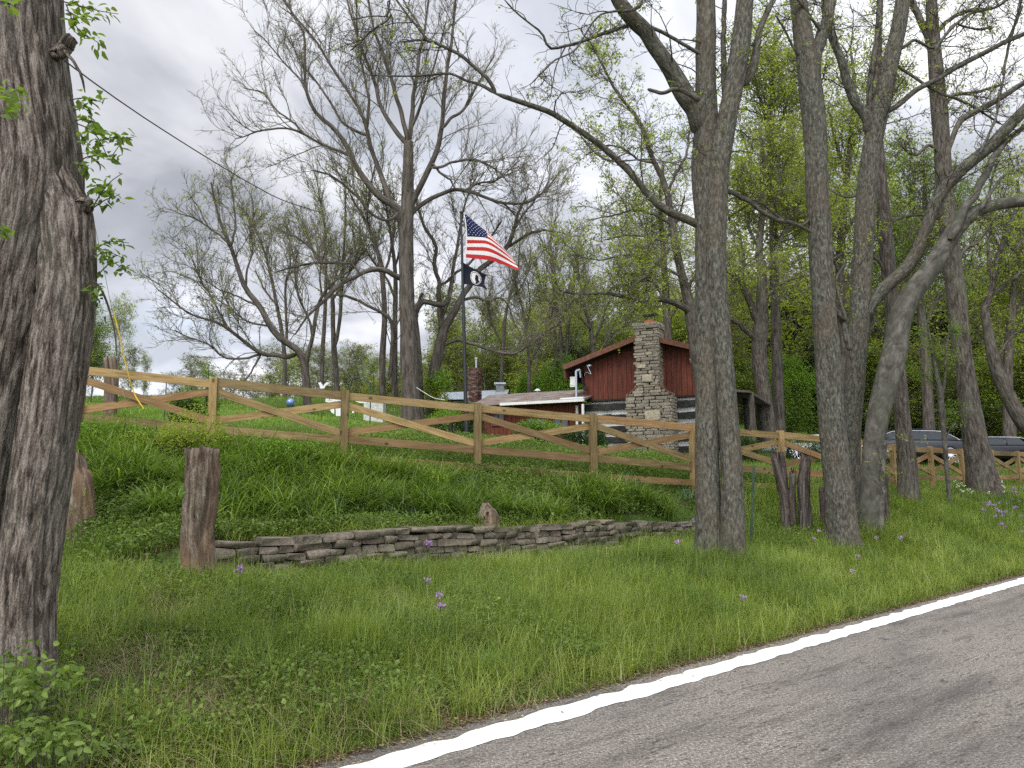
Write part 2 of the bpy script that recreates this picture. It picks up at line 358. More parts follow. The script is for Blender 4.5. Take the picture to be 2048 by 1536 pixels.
# ---------------------------------------------------------------- road
k = NM('asphalt_worn', 0.85, 0.25); c = k.coord('pos')
s1 = k.noise(c, 52, 4, 0.9); s2 = k.vor(c, 45); s3 = k.noise(c, 0.5, 4, 0.6); s4 = k.noise(k.coord('pos', (1.0, 1.0, 1)), 3.0, 6, 0.7)
base = k.ramp(s1, [(0.37, (0.04, 0.034, 0.029)), (0.455, (0.18, 0.155, 0.132)), (0.54, (0.275, 0.243, 0.21)), (0.63, (0.56, 0.51, 0.45))])
base = k.mix(k.ramp(s3, [(0.4, (0, 0, 0)), (0.7, (0.35, 0.35, 0.35))]), base, (0.12, 0.112, 0.105))
# short dark cracks and oil streaks running with the traffic
mp = k.n('ShaderNodeMapping'); mp.inputs['Rotation'].default_value = (0, 0, -R(47.4 - 10)); k.l(c, mp.inputs[0])
mp2 = k.n('ShaderNodeMapping'); mp2.inputs['Scale'].default_value = (0.28, 1.0, 1); k.l(mp.outputs[0], mp2.inputs[0])
crk = k.noise(mp2.outputs[0], 30, 3, 0.6); crk = k.ramp(crk, [(0.54, (0, 0, 0)), (0.60, (1, 1, 1))])
crkm = k.ramp(s4, [(0.42, (0.15, 0.15, 0.15)), (0.62, (1, 1, 1))])
base = k.mix(k.math('MULTIPLY', k.math('MULTIPLY', crk, crkm), 0.75), base, (0.035, 0.032, 0.03))
mp3 = k.n('ShaderNodeMapping'); mp3.inputs['Rotation'].default_value = (0, 0, -R(42.6)); mp3.inputs['Scale'].default_value = (1, 1, 1); k.l(c, mp3.inputs[0])
mp4 = k.n('ShaderNodeMapping'); mp4.inputs['Scale'].default_value = (0.22, 1.3, 1); k.l(mp3.outputs[0], mp4.inputs[0])
st = k.ramp(k.noise(mp4.outputs[0], 1.1, 5, 0.65), [(0.50, (0, 0, 0)), (0.66, (0.62, 0.62, 0.62))])
base = k.mix(st, base, (0.06, 0.055, 0.05))
pt_ = k.ramp(k.noise(mp4.outputs[0], 2.6, 5, 0.7), [(0.54, (0, 0, 0)), (0.64, (0.5, 0.5, 0.5))]); base = k.mix(pt_, base, (0.075, 0.062, 0.052))
k.color(base).bump(k.math('ADD', s1, s2), 0.014, 0.9)
ASPH = k.m
un = np.linspace(-60, 120, 361)
def edge_noise(u, amp, f, ph=0): return amp * np.array([mnoise.noise(Vector((x * f, ph, 0))) for x in np.atleast_1d(u)])
def strip(name, ulist, vlo, vhi, z, mat, n=4):
    T = np.linspace(0, 1, n + 1)[:, None]; Vv = vlo[None] * (1 - T) + vhi[None] * T; Uu = np.repeat(ulist[None], n + 1, 0)
    X, Y = uv2xy(Uu, Vv); m_ = len(ulist); q = (np.arange(n)[:, None] * m_ + np.arange(m_ - 1)).ravel()
    return link(name, np_mesh(name, np.stack([X, Y, np.full_like(X, z)], -1), np.stack([q, q + 1, q + m_ + 1, q + m_], -1), None, [mat]))
uf = np.concatenate([np.linspace(-60, -2, 60), np.arange(-1.9, 34, 0.04), np.linspace(34.1, 120, 90)])
road = strip('road', uf, np.full_like(uf, -3.2), V_EDGE + edge_noise(uf, 0.07, 1.3) + edge_noise(uf, 0.04, 6, 4), 0.0, ASPH); prop(road, kind='structure')
k = NM('road_paint_white', 0.7, 0.3); c = k.coord('pos'); wv = k.noise(c, 60, 4, 0.7); cr_ = k.ramp(k.noise(c, 16, 6, 0.85), [(0.35, (1, 1, 1)), (0.40, (0, 0, 0))])
k.color(k.mix(k.math('MULTIPLY', cr_, 0.8), k.ramp(wv, [(0.3, (0.62, 0.62, 0.60)), (0.7, (0.86, 0.86, 0.84))]), (0.25, 0.24, 0.22))); k.bump(wv, 0.004)
l_o = strip('edge_line', uf, 3.715 + edge_noise(uf, 0.03, 2.4, 9) + edge_noise(uf, 0.028, 6, 2), 3.945 + edge_noise(uf, 0.045, 2.4, 5) + edge_noise(uf, 0.045, 5, 7), 0.004, k.m, 1); prop(l_o, kind='structure')
k = NM('road_paint_yellow', 0.7, 0.3); c = k.coord('pos'); k.color(k.ramp(k.noise(c, 40, 4), [(0.3, (0.5, 0.33, 0.03)), (0.7, (0.7, 0.47, 0.05))]))
ym = k.m
for vv in (0.12, -0.16):
    prop(strip('centre_line', un, np.full_like(un, vv - .05), np.full_like(un, vv + .05), 0.004, ym, 1), kind='structure')

# ---------------------------------------------------------------- cedar board fence
def woodmat(name, d, m_, l_, knots=True, rough=0.75):
    k = NM(name, rough, 0.2); g = k.noise(k.coord('bc', (14, 14, 0.9)), 3.0, 4, 0.6, 0.4); big = k.noise(k.coord('bc', (1, 1, 0.5)), 2.2, 3)
    col = k.ramp(k.math('ADD', k.math('MULTIPLY', g, 0.6), k.math('MULTIPLY', big, 0.4)), [(0.36, d), (0.5, m_), (0.64, l_)])
    if knots:
        v = k.vor(k.coord('bc', (1, 1, 0.7)), 3.6); kn = k.ramp(v, [(0.07, (1, 1, 1)), (0.14, (0, 0, 0))]); col = k.mix(k.math('MULTIPLY', kn, 0.8), col, tuple(x * 0.3 for x in d))
    oi = k.n('ShaderNodeObjectInfo').outputs['Random']; col = k.mix(1.0, col, k.ramp(oi, [(0, (0.58, 0.60, 0.58)), (0.5, (0.85, 0.84, 0.80)), (1, (1.12, 1.08, 1.0))]), 'MULTIPLY')
    k.color(col).bump(g, 0.004); return k.m
CEDAR = woodmat('cedar_boards', (0.135, 0.09, 0.038), (0.25, 0.172, 0.078), (0.35, 0.255, 0.125))
CEDAR_RED = woodmat('cedar_boards_reddish', (0.14, 0.083, 0.038), (0.225, 0.138, 0.065), (0.31, 0.20, 0.10))
fp = [P(*f) for f in FENCE]; tops = np.array(fp)
f_root = empty('fence', (tops[3][0], tops[3][1], tops[3][2] - FH)); prop(f_root, 'long unpainted board fence with crossed braces, running between the bank and the yard', 'fence')
fo = np.array(f_root.location)
for i, t in enumerate(tops):
    mb = MB(); dirn = tops[min(i + 1, len(tops) - 1)] - tops[max(i - 1, 0)]; dirn[2] = 0; dirn /= np.linalg.norm(dirn); nrm = np.cross([0, 0, 1], dirn)
    zt = t[2] + 0.02; zb = G(t[0], t[1]) - 0.3
    mb.box((t[0], t[1], (zt + zb) / 2), (0.135, 0.12, zt - zb), ax=[dirn, nrm, [0, 0, 1]])
    mb.build('post', CEDAR, f_root, origin=fo)
for i in range(len(tops) - 1):
    a, b = tops[i].copy(), tops[i + 1].copy(); d = b - a; d /= np.linalg.norm(d); h = d.copy(); h[2] = 0; h /= np.linalg.norm(h); nr = np.cross(h, [0, 0, 1]) ; nr = nr / np.linalg.norm(nr)
    Z = np.array([0, 0, 1.0]); fr = nr * 0.0
    a2 = a + h * 0.065; b2 = b - h * 0.065
    for nm, dz, wid in (('top_rail', 0.085, 0.15), ('middle_rail', 0.90, 0.14), ('bottom_rail', 1.24, 0.13)):
        MB().plank(a2 - Z * (dz + rng.normal(0, .009)), b2 - Z * (dz + rng.normal(0, .009)), wid * rng.uniform(.94, 1.05), 0.042, mi=0).build(nm, CEDAR if rng.random() < .6 else CEDAR_RED, f_root, origin=fo)
    MB().plank(a2 - Z * (0.24 + rng.normal(0, .015)), b2 - Z * (0.76 + rng.normal(0, .02)), 0.13, 0.036).build('brace', CEDAR_RED if i % 3 == 1 else CEDAR, f_root, origin=fo)
    MB().plank(a2 - Z * 0.76 - nr * 0.04, b2 - Z * 0.24 - nr * 0.04, 0.13, 0.036).build('brace', CEDAR_RED if i % 2 else CEDAR, f_root, origin=fo)

# ---------------------------------------------------------------- rough stones
def stone_block(mb, c, size, ax=None, mi=0, rough=0.22):
    """an irregular rounded stone: a subdivided box pushed towards a bulged shape"""
    n = 3; g = np.linspace(-1, 1, n + 1)
    A = np.array([[x, y] for y in g for x in g]); m_ = n + 1
    faces = []; V = []
    for f_, (s_, u_, v_) in enumerate([((0, 0, 1), (1, 0, 0), (0, 1, 0)), ((0, 0, -1), (0, 1, 0), (1, 0, 0)), ((1, 0, 0), (0, 1, 0), (0, 0, 1)), ((-1, 0, 0), (0, 0, 1), (0, 1, 0)), ((0, 1, 0), (0, 0, 1), (1, 0, 0)), ((0, -1, 0), (1, 0, 0), (0, 0, 1))]):
        b0 = len(V) * 1
        P_ = np.array(s_) + A[:, :1] * np.array(u_) + A[:, 1:] * np.array(v_); V.extend(P_)
        for y in range(n):
            for x in range(n): q = b0 + y * m_ + x; faces.append([q, q + 1, q + m_ + 1, q + m_])
    V = np.array(V, float)
    L = np.linalg.norm(V, axis=1, keepdims=True); Sph = V / L * 1.28
    ff = 0.30; V2 = V * (1 - ff) + np.clip(Sph, -1, 1) * ff
    seed = rng.uniform(-9, 9, 3); ph = rng.uniform(0, 6, 9)
    w_ = np.stack([np.sin(V @ [1.9, 1.1, .7] + ph[0]), np.sin(V @ [.8, 2.1, -1.3] + ph[1]), np.sin(V @ [-1.2, .9, 2.0] + ph[2])], 1)
    V2 = V2 + w_ * rough * 0.55
    L2 = V2 * np.asarray(size) / 2
    ax = np.eye(3) if ax is None else np.asarray(ax, float)
    mb.add(np.asarray(c) + L2 @ ax, faces, bc=L2 + seed, mi=mi)
def rockmat(name, cols, moss=None, mamt=0.5, dirt=None):
    k = NM(name, 0.9, 0.15); r = k.rnd(); c = k.coord('pos'); nz = k.noise(c, 22, 5, 0.7)
    col = k.ramp(r, [(i / (len(cols) - 1), c_) for i, c_ in enumerate(cols)])
    col = k.mix(1.0, col, k.ramp(nz, [(0.3, (0.5, 0.5, 0.5)), (0.7, (1.25, 1.25, 1.25))]), 'MULTIPLY')
    if moss: col = k.mix(k.math('MULTIPLY', k.ramp(k.noise(c, 3.0, 5, 0.7), [(0.45, (0, 0, 0)), (0.62, (1, 1, 1))]), mamt), col, moss)
    k.color(col).bump(nz, 0.02); return k.m
ROCK_WALL = rockmat('fieldstone_mossy', [(0.10, 0.082, 0.062), (0.19, 0.158, 0.122), (0.24, 0.20, 0.155), (0.15, 0.122, 0.092)], (0.07, 0.08, 0.045), 0.55)
ROCK_CHIM = rockmat('chimney_fieldstone', [(0.19, 0.165, 0.13), (0.33, 0.285, 0.225), (0.25, 0.215, 0.175), (0.40, 0.345, 0.265), (0.29, 0.25, 0.195)], (0.13, 0.135, 0.09), 0.25)
MORTAR = simple('dark_mortar', (0.10, 0.085, 0.07), 0.95, 0.1)
# dry stone retaining wall along the bank
w_root = empty('stone_wall', (*uv2xy(8, VW), .6)); prop(w_root, 'low dry stone retaining wall of flat brown fieldstones in the grassy bank', 'wall')
mb = MB(); tdir = np.array([0.736, 0.677, 0]); vdir = np.array([-0.677, 0.736, 0])
u = UW0
zt_u = lambda u_: 0.95 + 0.035 * math.sin(u_ * 1.3)
rows = 10
for r_ in range(rows):
    u = UW0 - 0.3 + rng.uniform(0, .3)
    while u < UW1 + .6:
        L = rng.uniform(0.11, 0.36) * (1.0 if r_ else 1.3); hgt = rng.uniform(0.07, 0.10)
        zt = zt_u(u + L / 2) - r_ * 0.088 - 0.03 - (0.10 if u > 10.15 else 0) + rng.normal(0, .006)
        x, y = uv2xy(u + L / 2, VW - 0.07 - r_ * 0.012 + rng.normal(0, 0.022) + (0.45 if u > 10.15 else 0) * min(1, (u - 10.1) * 2) + 0.1 * math.sin(u * .9))
        gz = G(*uv2xy(u + L / 2, VW - 0.35))
        if zt > gz - 0.12:
            tilt = rng.normal(0, .035); t_ = norm(tdir + np.array([0, 0, tilt])); up = norm(np.cross(t_, vdir))
            stone_block(mb, (x, y, zt), (L * .96, rng.uniform(.24, .34), hgt * .98), ax=[t_, vdir, up])
        u += L
mb.build('stones', ROCK_WALL, w_root, smooth=False, origin=w_root.location)
mb = MB()
ul = np.linspace(UW0 - .2, UW1 + .6, 80)
for a, b in zip(ul[:-1], ul[1:]):
    pa = uv2xy(a, VW + .02 + 0.1 * math.sin(a * .9) + (0.45 if a > 10.15 else 0)); pb = uv2xy(b, VW + .02 + 0.1 * math.sin(b * .9) + (0.45 if b > 10.15 else 0)); dz = 0.12 if b > 10.15 else 0
    mb.quad((*pa, 0.1), (*pb, 0.1), (*pb, zt_u(b) - .05 - dz), (*pa, zt_u(a) - .05 - dz))
    o5 = .7 if b > 10.15 else .3; qa = uv2xy(a, VW + o5); qb = uv2xy(b, VW + o5); mb.quad((*pa, zt_u(a) - .05 - dz), (*pb, zt_u(b) - .05 - dz), (*qb, zt_u(b) - .12 - dz), (*qa, zt_u(a) - .12 - dz))
mb.build('earth_core', simple('wall_earth', (0.05, 0.042, 0.03), 0.95, 0.1, scale=20), w_root, origin=w_root.location)

# ---------------------------------------------------------------- log house
HA = R(26.5); E1 = np.array([math.cos(HA), -math.sin(HA), 0]); E2 = np.array([math.sin(HA), math.cos(HA), 0]); EZ = np.array([0, 0, 1.0])
HO = P(1297, 905, 30); HO[2] = 0
def FPx(px, py, d=0.0):
    """pixel -> (along the gable wall, height) on the plane d metres behind it"""
    dr = np.array(pxdir(px, py)); o = HO + E2 * d; n = E2
    s_ = ((o - np.array([0, 0, CAMZ])) @ n) / (dr @ n); q = np.array([0, 0, CAMZ]) + dr * s_
    return (q - HO) @ E1, q[2]
def H(a, d, z): return HO + E1 * a + E2 * d + EZ * z
GB = G(HO[0], HO[1])
aL, zE = FPx(1137, 736); aR = 2.6; a_wl = FPx(1170, 760)[0]; zR = FPx(1297, 673)[1]; z_sid = FPx(1255, 797)[1]
slope = (zR - zE) / (0 - aL); a_wr = 2.3
print('HOUSE', aL, a_wl, zE, zR, z_sid, GB)
k = NM('red_board_siding', 0.7, 0.2); c = k.coord('bc'); brd = k.n('ShaderNodeTexBrick'); brd.inputs['Scale'].default_value = 1.0; brd.inputs['Mortar Size'].default_value = 0.012
mpx = k.n('ShaderNodeMapping'); mpx.inputs['Rotation'].default_value = (0, 0, R(90)); k.l(c, mpx.inputs[0]); k.l(mpx.outputs[0], brd.inputs['Vector']); brd.inputs['Brick Width'].default_value = 30; brd.inputs['Row Height'].default_value = 0.2
brd.inputs['Color1'].default_value = (0.125, 0.036, 0.021, 1); brd.inputs['Color2'].default_value = (0.088, 0.026, 0.017, 1); brd.inputs['Mortar'].default_value = (0.03, 0.01, 0.008, 1)
wz = k.noise(k.coord('bc', (9, 0.7, 1)), 2.2, 5, 0.6)
k.color(k.mix(1.0, brd.outputs[0], k.ramp(wz, [(0.3, (0.55, 0.55, 0.55)), (0.7, (1.5, 1.4, 1.3))]), 'MULTIPLY')).bump(brd.outputs['Fac'], 0.01, -1.0)
SIDING = k.m
LOGS = simple('hewn_log_black', (0.03, 0.028, 0.026), 0.85, 0.2, var=0.6, scale=5, cs=(1, 1, 3))
CHINK = simple('chinking_white', (0.55, 0.55, 0.52), 0.9, 0.1, var=0.15, scale=8)
TRIM = simple('brown_trim', (0.13, 0.055, 0.035), 0.7, 0.2, var=0.3, scale=9)
k = NM('rusty_sheet_roof', 0.65, 0.35, 0.15); c = k.coord('bc'); rs = k.noise(k.coord('bc', (0.9, 3.5, 1)), 1.6, 6, 0.7)
k.color(k.ramp(rs, [(0.34, (0.10, 0.05, 0.035)), (0.46, (0.17, 0.115, 0.09)), (0.54, (0.20, 0.17, 0.15)), (0.66, (0.30, 0.30, 0.29))])).bump(rs, 0.01); RUST = k.m
GALV = simple('galvanised_metal', (0.40, 0.45, 0.50), 0.4, 0.5, 0.4, var=0.2, scale=3)
WHITE = simple('white_paint', (0.58, 0.58, 0.56), 0.5, 0.3, var=0.08)
DARKGLASS = simple('window_glass_dark', (0.03, 0.04, 0.045), 0.08, 0.6, var=0.2)
SOFFIT = simple('dark_soffit_board', (0.035, 0.025, 0.02), 0.9, 0.1)
house = empty('log_house', H(0, 0, GB), -HA); prop(house, 'log house with red board gable and black and white chinked lower wall', 'house')
ho_ = np.array(H(0, 0, GB))
def hb(mb, name, mat, par=None, smooth=False):
    o = mb.build(name, mat, None, smooth=smooth); me = o.data; M_ = house.matrix_basis if False else None
    return o
def to_house(mb):
    """world -> house-local coordinates (house empty is rotated)"""
    A = np.stack([E1, E2, EZ])
    mb.V = [(v - ho_) @ A.T for v in mb.V]; return mb
def hbuild(mb, name, mat, parent=None, smooth=False): return to_house(mb).build(name, mat, parent or house, smooth=smooth)
DEP = 3.9
mb = MB()
# siding gable: pentagon strips so the board texture has coordinates (along, up)
zs = z_sid
def wallpoly(mb, pts, d, mi=0):
    V = [H(a, d, z) for a, z in pts]; B = [(a, z, 0) for a, z in pts]
    mb.add(V, None, [[0, i, i + 1] for i in range(1, len(pts) - 1)], bc=B, mi=mi)
wallpoly(mb, [(a_wl, zs), (a_wr, zs), (a_wr, zR - slope * a_wr - .1), (0, zR - .1), (a_wl, zR + slope * a_wl - .1)], -0.06)
mb.add([H(a_wl, -.06, zs), H(a_wl, DEP, zs), H(a_wl, DEP, zR + slope * a_wl - .1), H(a_wl, -.06, zR + slope * a_wl - .1)], [[0, 3, 2, 1]], bc=[(0, zs, 0), (DEP, zs, 0), (DEP, zR + slope * a_wl, 0), (0, zR + slope * a_wl, 0)])
mb.add([H(a_wr, -.06, zs), H(a_wr, DEP, zs), H(a_wr, DEP, zR - slope * a_wr - .1), H(a_wr, -.06, zR - slope * a_wr - .1)], [[0, 1, 2, 3]], bc=[(0, zs, 0), (DEP, zs, 0), (DEP, zs + 1, 0), (0, zs + 1, 0)])
hbuild(mb, 'siding', SIDING)
mb = MB(); mb.box(H(0, -.02, zs - .03), (a_wr - a_wl + .1, .16, .07), ax=[E1, E2, EZ]); hbuild(mb, 'sill_board', SOFFIT)
mb = MB(); nlog = 5; zb0 = GB - .1; lh = (zs - zb0 - .05) / nlog
mb.box(H((a_wl + a_wr) / 2, DEP / 2 + .06, (zs + zb0) / 2 - .03), (a_wr - a_wl, DEP, zs - zb0 - .1), ax=[E1, E2, EZ])
hbuild(mb, 'chinking', CHINK)
for i in range(nlog):
    mb = MB(); zc_ = zb0 + (i + .42) * lh
    n = 14; aa = np.linspace(a_wl - .05, a_wr + .05, n)
    for j in range(n - 1): mb.box(H((aa[j] + aa[j + 1]) / 2, 0.02, zc_ + rng.normal(0, .008)), (aa[j + 1] - aa[j] + .02, .16, lh * .55 + rng.normal(0, .015)), ax=[E1, E2, EZ], jit=.006)
    mb.box(H(a_wl + .01, DEP / 2, zc_), (.16, DEP, lh * .58), ax=[E1, E2, EZ]); mb.box(H(a_wr - .01, DEP / 2, zc_), (.16, DEP, lh * .58), ax=[E1, E2, EZ])
    hbuild(mb, 'log', LOGS)
# roof
for sgn, ae in ((-1, aL), (1, aR)):
    mb = MB(); th = .1; d0, d1 = -.55, DEP + .4
    rdg = (0, zR + .02); eav = (ae, zR - slope * abs(ae) + .02)
    q = [H(rdg[0], d0, rdg[1]), H(eav[0], d0, eav[1]), H(eav[0], d1, eav[1]), H(rdg[0], d1, rdg[1])]
    V = q + [p - EZ * th for p in q]; F_ = [[0, 3, 2, 1], [4, 5, 6, 7], [0, 1, 5, 4], [1, 2, 6, 5], [2, 3, 7, 6], [3, 0, 4, 7]]
    mb.add(V, F_, bc=[(p[0] - HO[0], p[1] - HO[1], 0) for p in V]); hbuild(mb, 'roof', RUST)
    mb = MB(); mb.plank(H(rdg[0], d0 - .02, rdg[1] - .08), H(eav[0], d0 - .02, eav[1] - .08), .20, .04); hbuild(mb, 'barge_board', TRIM)
    mb = MB(); mb.plank(H(rdg[0], d0 + .28, rdg[1] - .16), H(eav[0], d0 + .28, eav[1] - .16), .05, .5); hbuild(mb, 'soffit', SOFFIT)
mb = MB(); ze_l = zR + slope * aL; mb.box(H(aL + .04, (DEP - .5) / 2, ze_l - .28), (.04, DEP + .5, .45), ax=[E1, E2, EZ]); hbuild(mb, 'fascia', TRIM)
# chimney
ch = empty('chimney'); ch.parent = house
prop(ch)
def chim(mb, a0, a1, d0, d1, z0, z1, rowh=(.075, .155), big=()):
    z = z0
    while z < z1 - .03:
        h_ = min(rng.uniform(*rowh), z1 - z);
        for face in ('f', 'l', 'r'):
            lo, hi = (a0, a1) if face == 'f' else (d0, d1); s_ = lo + (rng.uniform(-.15, 0) if face == 'f' else 0)
            while s_ < hi - .02:
                L = min(rng.uniform(.16, .58), hi - s_ + .02);
                if face == 'f': cc = H(min(max(s_ + L / 2, a0), a1), d0 + .05 + rng.normal(0, .012), z + h_ / 2); ax = [E1, E2, EZ]
                elif face == 'l': cc = H(a0 + .05, s_ + L / 2, z + h_ / 2); ax = [E2, -E1, EZ]
                else: cc = H(a1 - .05, s_ + L / 2, z + h_ / 2); ax = [E2, -E1, EZ]
                stone_block(mb, cc, (L * .93, .18, h_ * .90 + rng.normal(0, .008)), ax=ax, rough=.16); s_ += L
        z += h_
cbL, _ = FPx(1257, 850, -.7); cbR, _ = FPx(1349, 850, -.7); csL, zst = FPx(1271, 648, -.7); csR, _ = FPx(1320, 648, -.7); cmL = FPx(1272, 775, -.7)[0]; cmR = FPx(1326, 770, -.7)[0]; zsh0 = FPx(1257, 794, -.7)[1]; zsh1 = FPx(1275, 776, -.7)[1]
csL = (csL + cmL) / 2 + .05; csR = (csR + cmR) / 2 - .14; cbR -= .08
mb = MB()
chim(mb, cbL, cbR, -.75, 0.0, GB - .2, zsh0); 
for q_ in range(3):
    f_ = (q_ + .5) / 3; chim(mb, cbL + (csL - cbL) * f_, cbR + (csR - cbR) * f_, -.75, 0.0, zsh0 + (zsh1 - zsh0) * q_ / 3, zsh0 + (zsh1 - zsh0) * (q_ + 1) / 3, rowh=(.12, .13))
chim(mb, csL, csR, -.75, 0.1, zsh1, zst - .02)
chim(mb, csL - .04, csR + .04, -.79, .14, zst - .22, zst)
o = hbuild(mb, 'chimney_stones', ROCK_CHIM, ch)
TAN = simple('pale_tan_stone', (0.40, 0.34, 0.25), 0.9, 0.1, scale=9)
for a_, z_, sz_ in (((cbL + cbR) / 2 + .12, FPx(1303, 832, -.7)[1], (.56, .12, .36)), ((csL + csR) / 2, FPx(1298, 757, -.7)[1], (.42, .12, .26)), (csL + .2, FPx(1282, 733, -.7)[1], (.3, .12, .17))):
    mb = MB(); stone_block(mb, H(a_, -.80, z_), sz_, ax=[E1, E2, EZ]); hbuild(mb, 'feature_stone', TAN, ch)
mb = MB(); mb.box(H((cbL + cbR) / 2, -.33, (GB + zsh0) / 2), (cbR - cbL - .1, .66, zsh0 - GB), ax=[E1, E2, EZ]); mb.box(H((csL + csR) / 2, -.30, (zsh0 + zst) / 2 - .02), (csR - csL - .1, .72, zst - zsh0), ax=[E1, E2, EZ])
for q_ in range(3):
    f_ = (q_ + .5) / 3; mb.box(H((cbL + csL) / 2 * .5 + (cbR + csR) / 2 * .5, -.33, zsh0 + (zsh1 - zsh0) * (q_ + .5) / 3), ((cbR - cbL) * (1 - f_) + (csR - csL) * f_ - .1, .655, (zsh1 - zsh0) / 3 + .002), ax=[E1, E2, EZ])
hbuild(mb, 'mortar_core', MORTAR, ch)
for (aa, bb) in ((cbL, csL), (cbR, csR)):
    mb = MB(); mb.plank(H(aa, -.74, zsh0 + .04), H(bb, -.74, zsh1 + .06), .05, .12, up=EZ); hbuild(mb, 'flashing', TRIM, ch)
mb = MB(); cA = (csL + csR) / 2 + .02; mb.box(H(cA, -.32, zst + .07), (.36, .36, .18), ax=[E1, E2, EZ]); hbuild(mb, 'flue', simple('terracotta', (0.33, 0.13, 0.06), .8, .2), ch)
mb = MB()
for sx in (-1, 1):
    for sy in (-1, 1): mb.cyl(H(cA + sx * .15, -.32 + sy * .15, zst + .14), H(cA + sx * .15, -.32 + sy * .15, zst + .33), .014, .014, 6)
n = 7
for a_, b_ in zip(np.linspace(-.3, .3, n)[:-1], np.linspace(-.3, .3, n)[1:]):
    f = lambda x: zst + .33 + .25 * x * x + .03
    mb.add([H(cA + a_, -.6, f(a_)), H(cA + b_, -.6, f(b_)), H(cA + b_, -.05, f(b_)), H(cA + a_, -.05, f(a_)), H(cA + a_, -.6, f(a_) + .03), H(cA + b_, -.6, f(b_) + .03), H(cA + b_, -.05, f(b_) + .03), H(cA + a_, -.05, f(a_) + .03)], [[0, 3, 2, 1], [4, 5, 6, 7], [0, 1, 5, 4], [2, 3, 7, 6], [0, 4, 7, 3], [1, 2, 6, 5]])
hbuild(mb, 'flue_cap', simple('cap_metal', (0.06, 0.07, 0.065), .5, .4, .5), ch)
# electricity mast, meter box and wires on the left corner
mb = MB(); aM, zM1 = FPx(1152, 742, -.45); zM0 = FPx(1152, 796, -.45)[1]
mb.cyl(H(aM, -.45, zM0), H(aM, -.45, zM1), .045, .045, 10); mb.cyl(H(aM, -.45, zM1), H(aM + .12, -.35, zM1 + .06), .05, .06, 10); mb.cyl(H(aM + .12, -.35, zM1 + .06), H(aM + .13, -.28, zM1 - .25), .05, .04, 10)
hbuild(mb, 'service_pipe', GALV)
mb = MB(); aB, zB = FPx(1147, 764, -.2); mb.box(H(aB, -.2, zB), (.24, .16, .42), ax=[E1, E2, EZ]); mb.box(H(aB, -.285, zB + .02), (.20, .02, .34), ax=[E1, E2, EZ]); hbuild(mb, 'meter_box', WHITE)
mb = MB()
for q_ in range(5):
    pts = [H(aM + .1 + .05 * math.sin(q_ + t_ * 5) + t_ * .25, -.3 + q_ * .03, zM1 - .1 - .7 * t_ + .1 * math.sin(q_ * 2 + t_ * 3)) for t_ in np.linspace(0, 1, 8)]
    V_, F_, B_ = tubes(np.array([pts]), np.full((1, 8), .012), 5); mb.add(V_, F_, bc=B_)
hbuild(mb, 'cables', simple('black_cable', (0.02, 0.02, 0.02), .6, .3))
mb = MB(); a1, z1 = FPx(1174, 730, -.7); a2, z2 = FPx(1182, 748, -.7); mb.cyl(H(a1, -.7, z1), H(a2, -.7, z2), .013, .013, 6); mb.box(H(a1 + .05, -.5, z1), (.09, .16, .06), ax=[E1, E2, EZ])
a3, z3 = FPx(1165, 746, -.7); V_, F_, B_ = tubes(np.array([catmull([H(a3, -.5, z3 - .1), H(a3 + .1, -.6, z3 + .04), H(a2, -.7, z2)], 8)]), np.full((1, 8), .008), 5); mb.add(V_, F_, bc=B_)
hbuild(mb, 'bracket_arm', GALV)
mb = MB(); a1, z1 = FPx(1384, 719, -.2); mb.box(H(a1, -.15, z1), (.16, .16, .06), ax=[E1, E2, EZ]); mb.cyl(H(a1, -.22, z1 - .04), H(a1, -.28, z1 - .1), .04, .06, 10); hbuild(mb, 'flood_lamp', WHITE)
# porch on the right
pz = FPx(1500, 789, 1.0)[1]; pa = FPx(1512, 795, 1.0)[0]; mb = MB()
mb.add([H(a_wr, -.3, pz + .2), H(pa, -.3, pz), H(pa, 5, pz), H(a_wr, 5, pz + .2), H(a_wr, -.3, pz + .12), H(pa, -.3, pz - .08), H(pa, 5, pz - .08), H(a_wr, 5, pz + .12)], [[0, 1, 2, 3], [7, 6, 5, 4], [0, 4, 5, 1], [1, 5, 6, 2], [2, 6, 7, 3], [0, 3, 7, 4]])
hbuild(mb, 'porch_roof', simple('weathered_board_roof', (0.09, 0.075, 0.065), .85, .2, var=.4, scale=5))
mb = MB(); mb.box(H((a_wr + pa) / 2 - .2, .1, pz - .05), (pa - a_wr - .3, .12, .2), ax=[E1, E2, EZ]); hbuild(mb, 'porch_beam', SOFFIT)
for px_ in (1491, 1503):
    a_, _ = FPx(px_, 830, .2 if px_ > 1495 else 2.2); mb = MB(); d_ = .2 if px_ > 1495 else 2.2
    V_, F_, B_ = tubes(np.array([catmull([H(a_, d_, GB - .3), H(a_ + .03, d_, (GB + pz) / 2), H(a_, d_, pz)], 8)]), np.full((1, 8), .11 if px_ > 1495 else .09), 10); mb.add(V_, F_, bc=B_); hbuild(mb, 'porch_post', BARK_FAR if px_ > 1495 else LOGS)
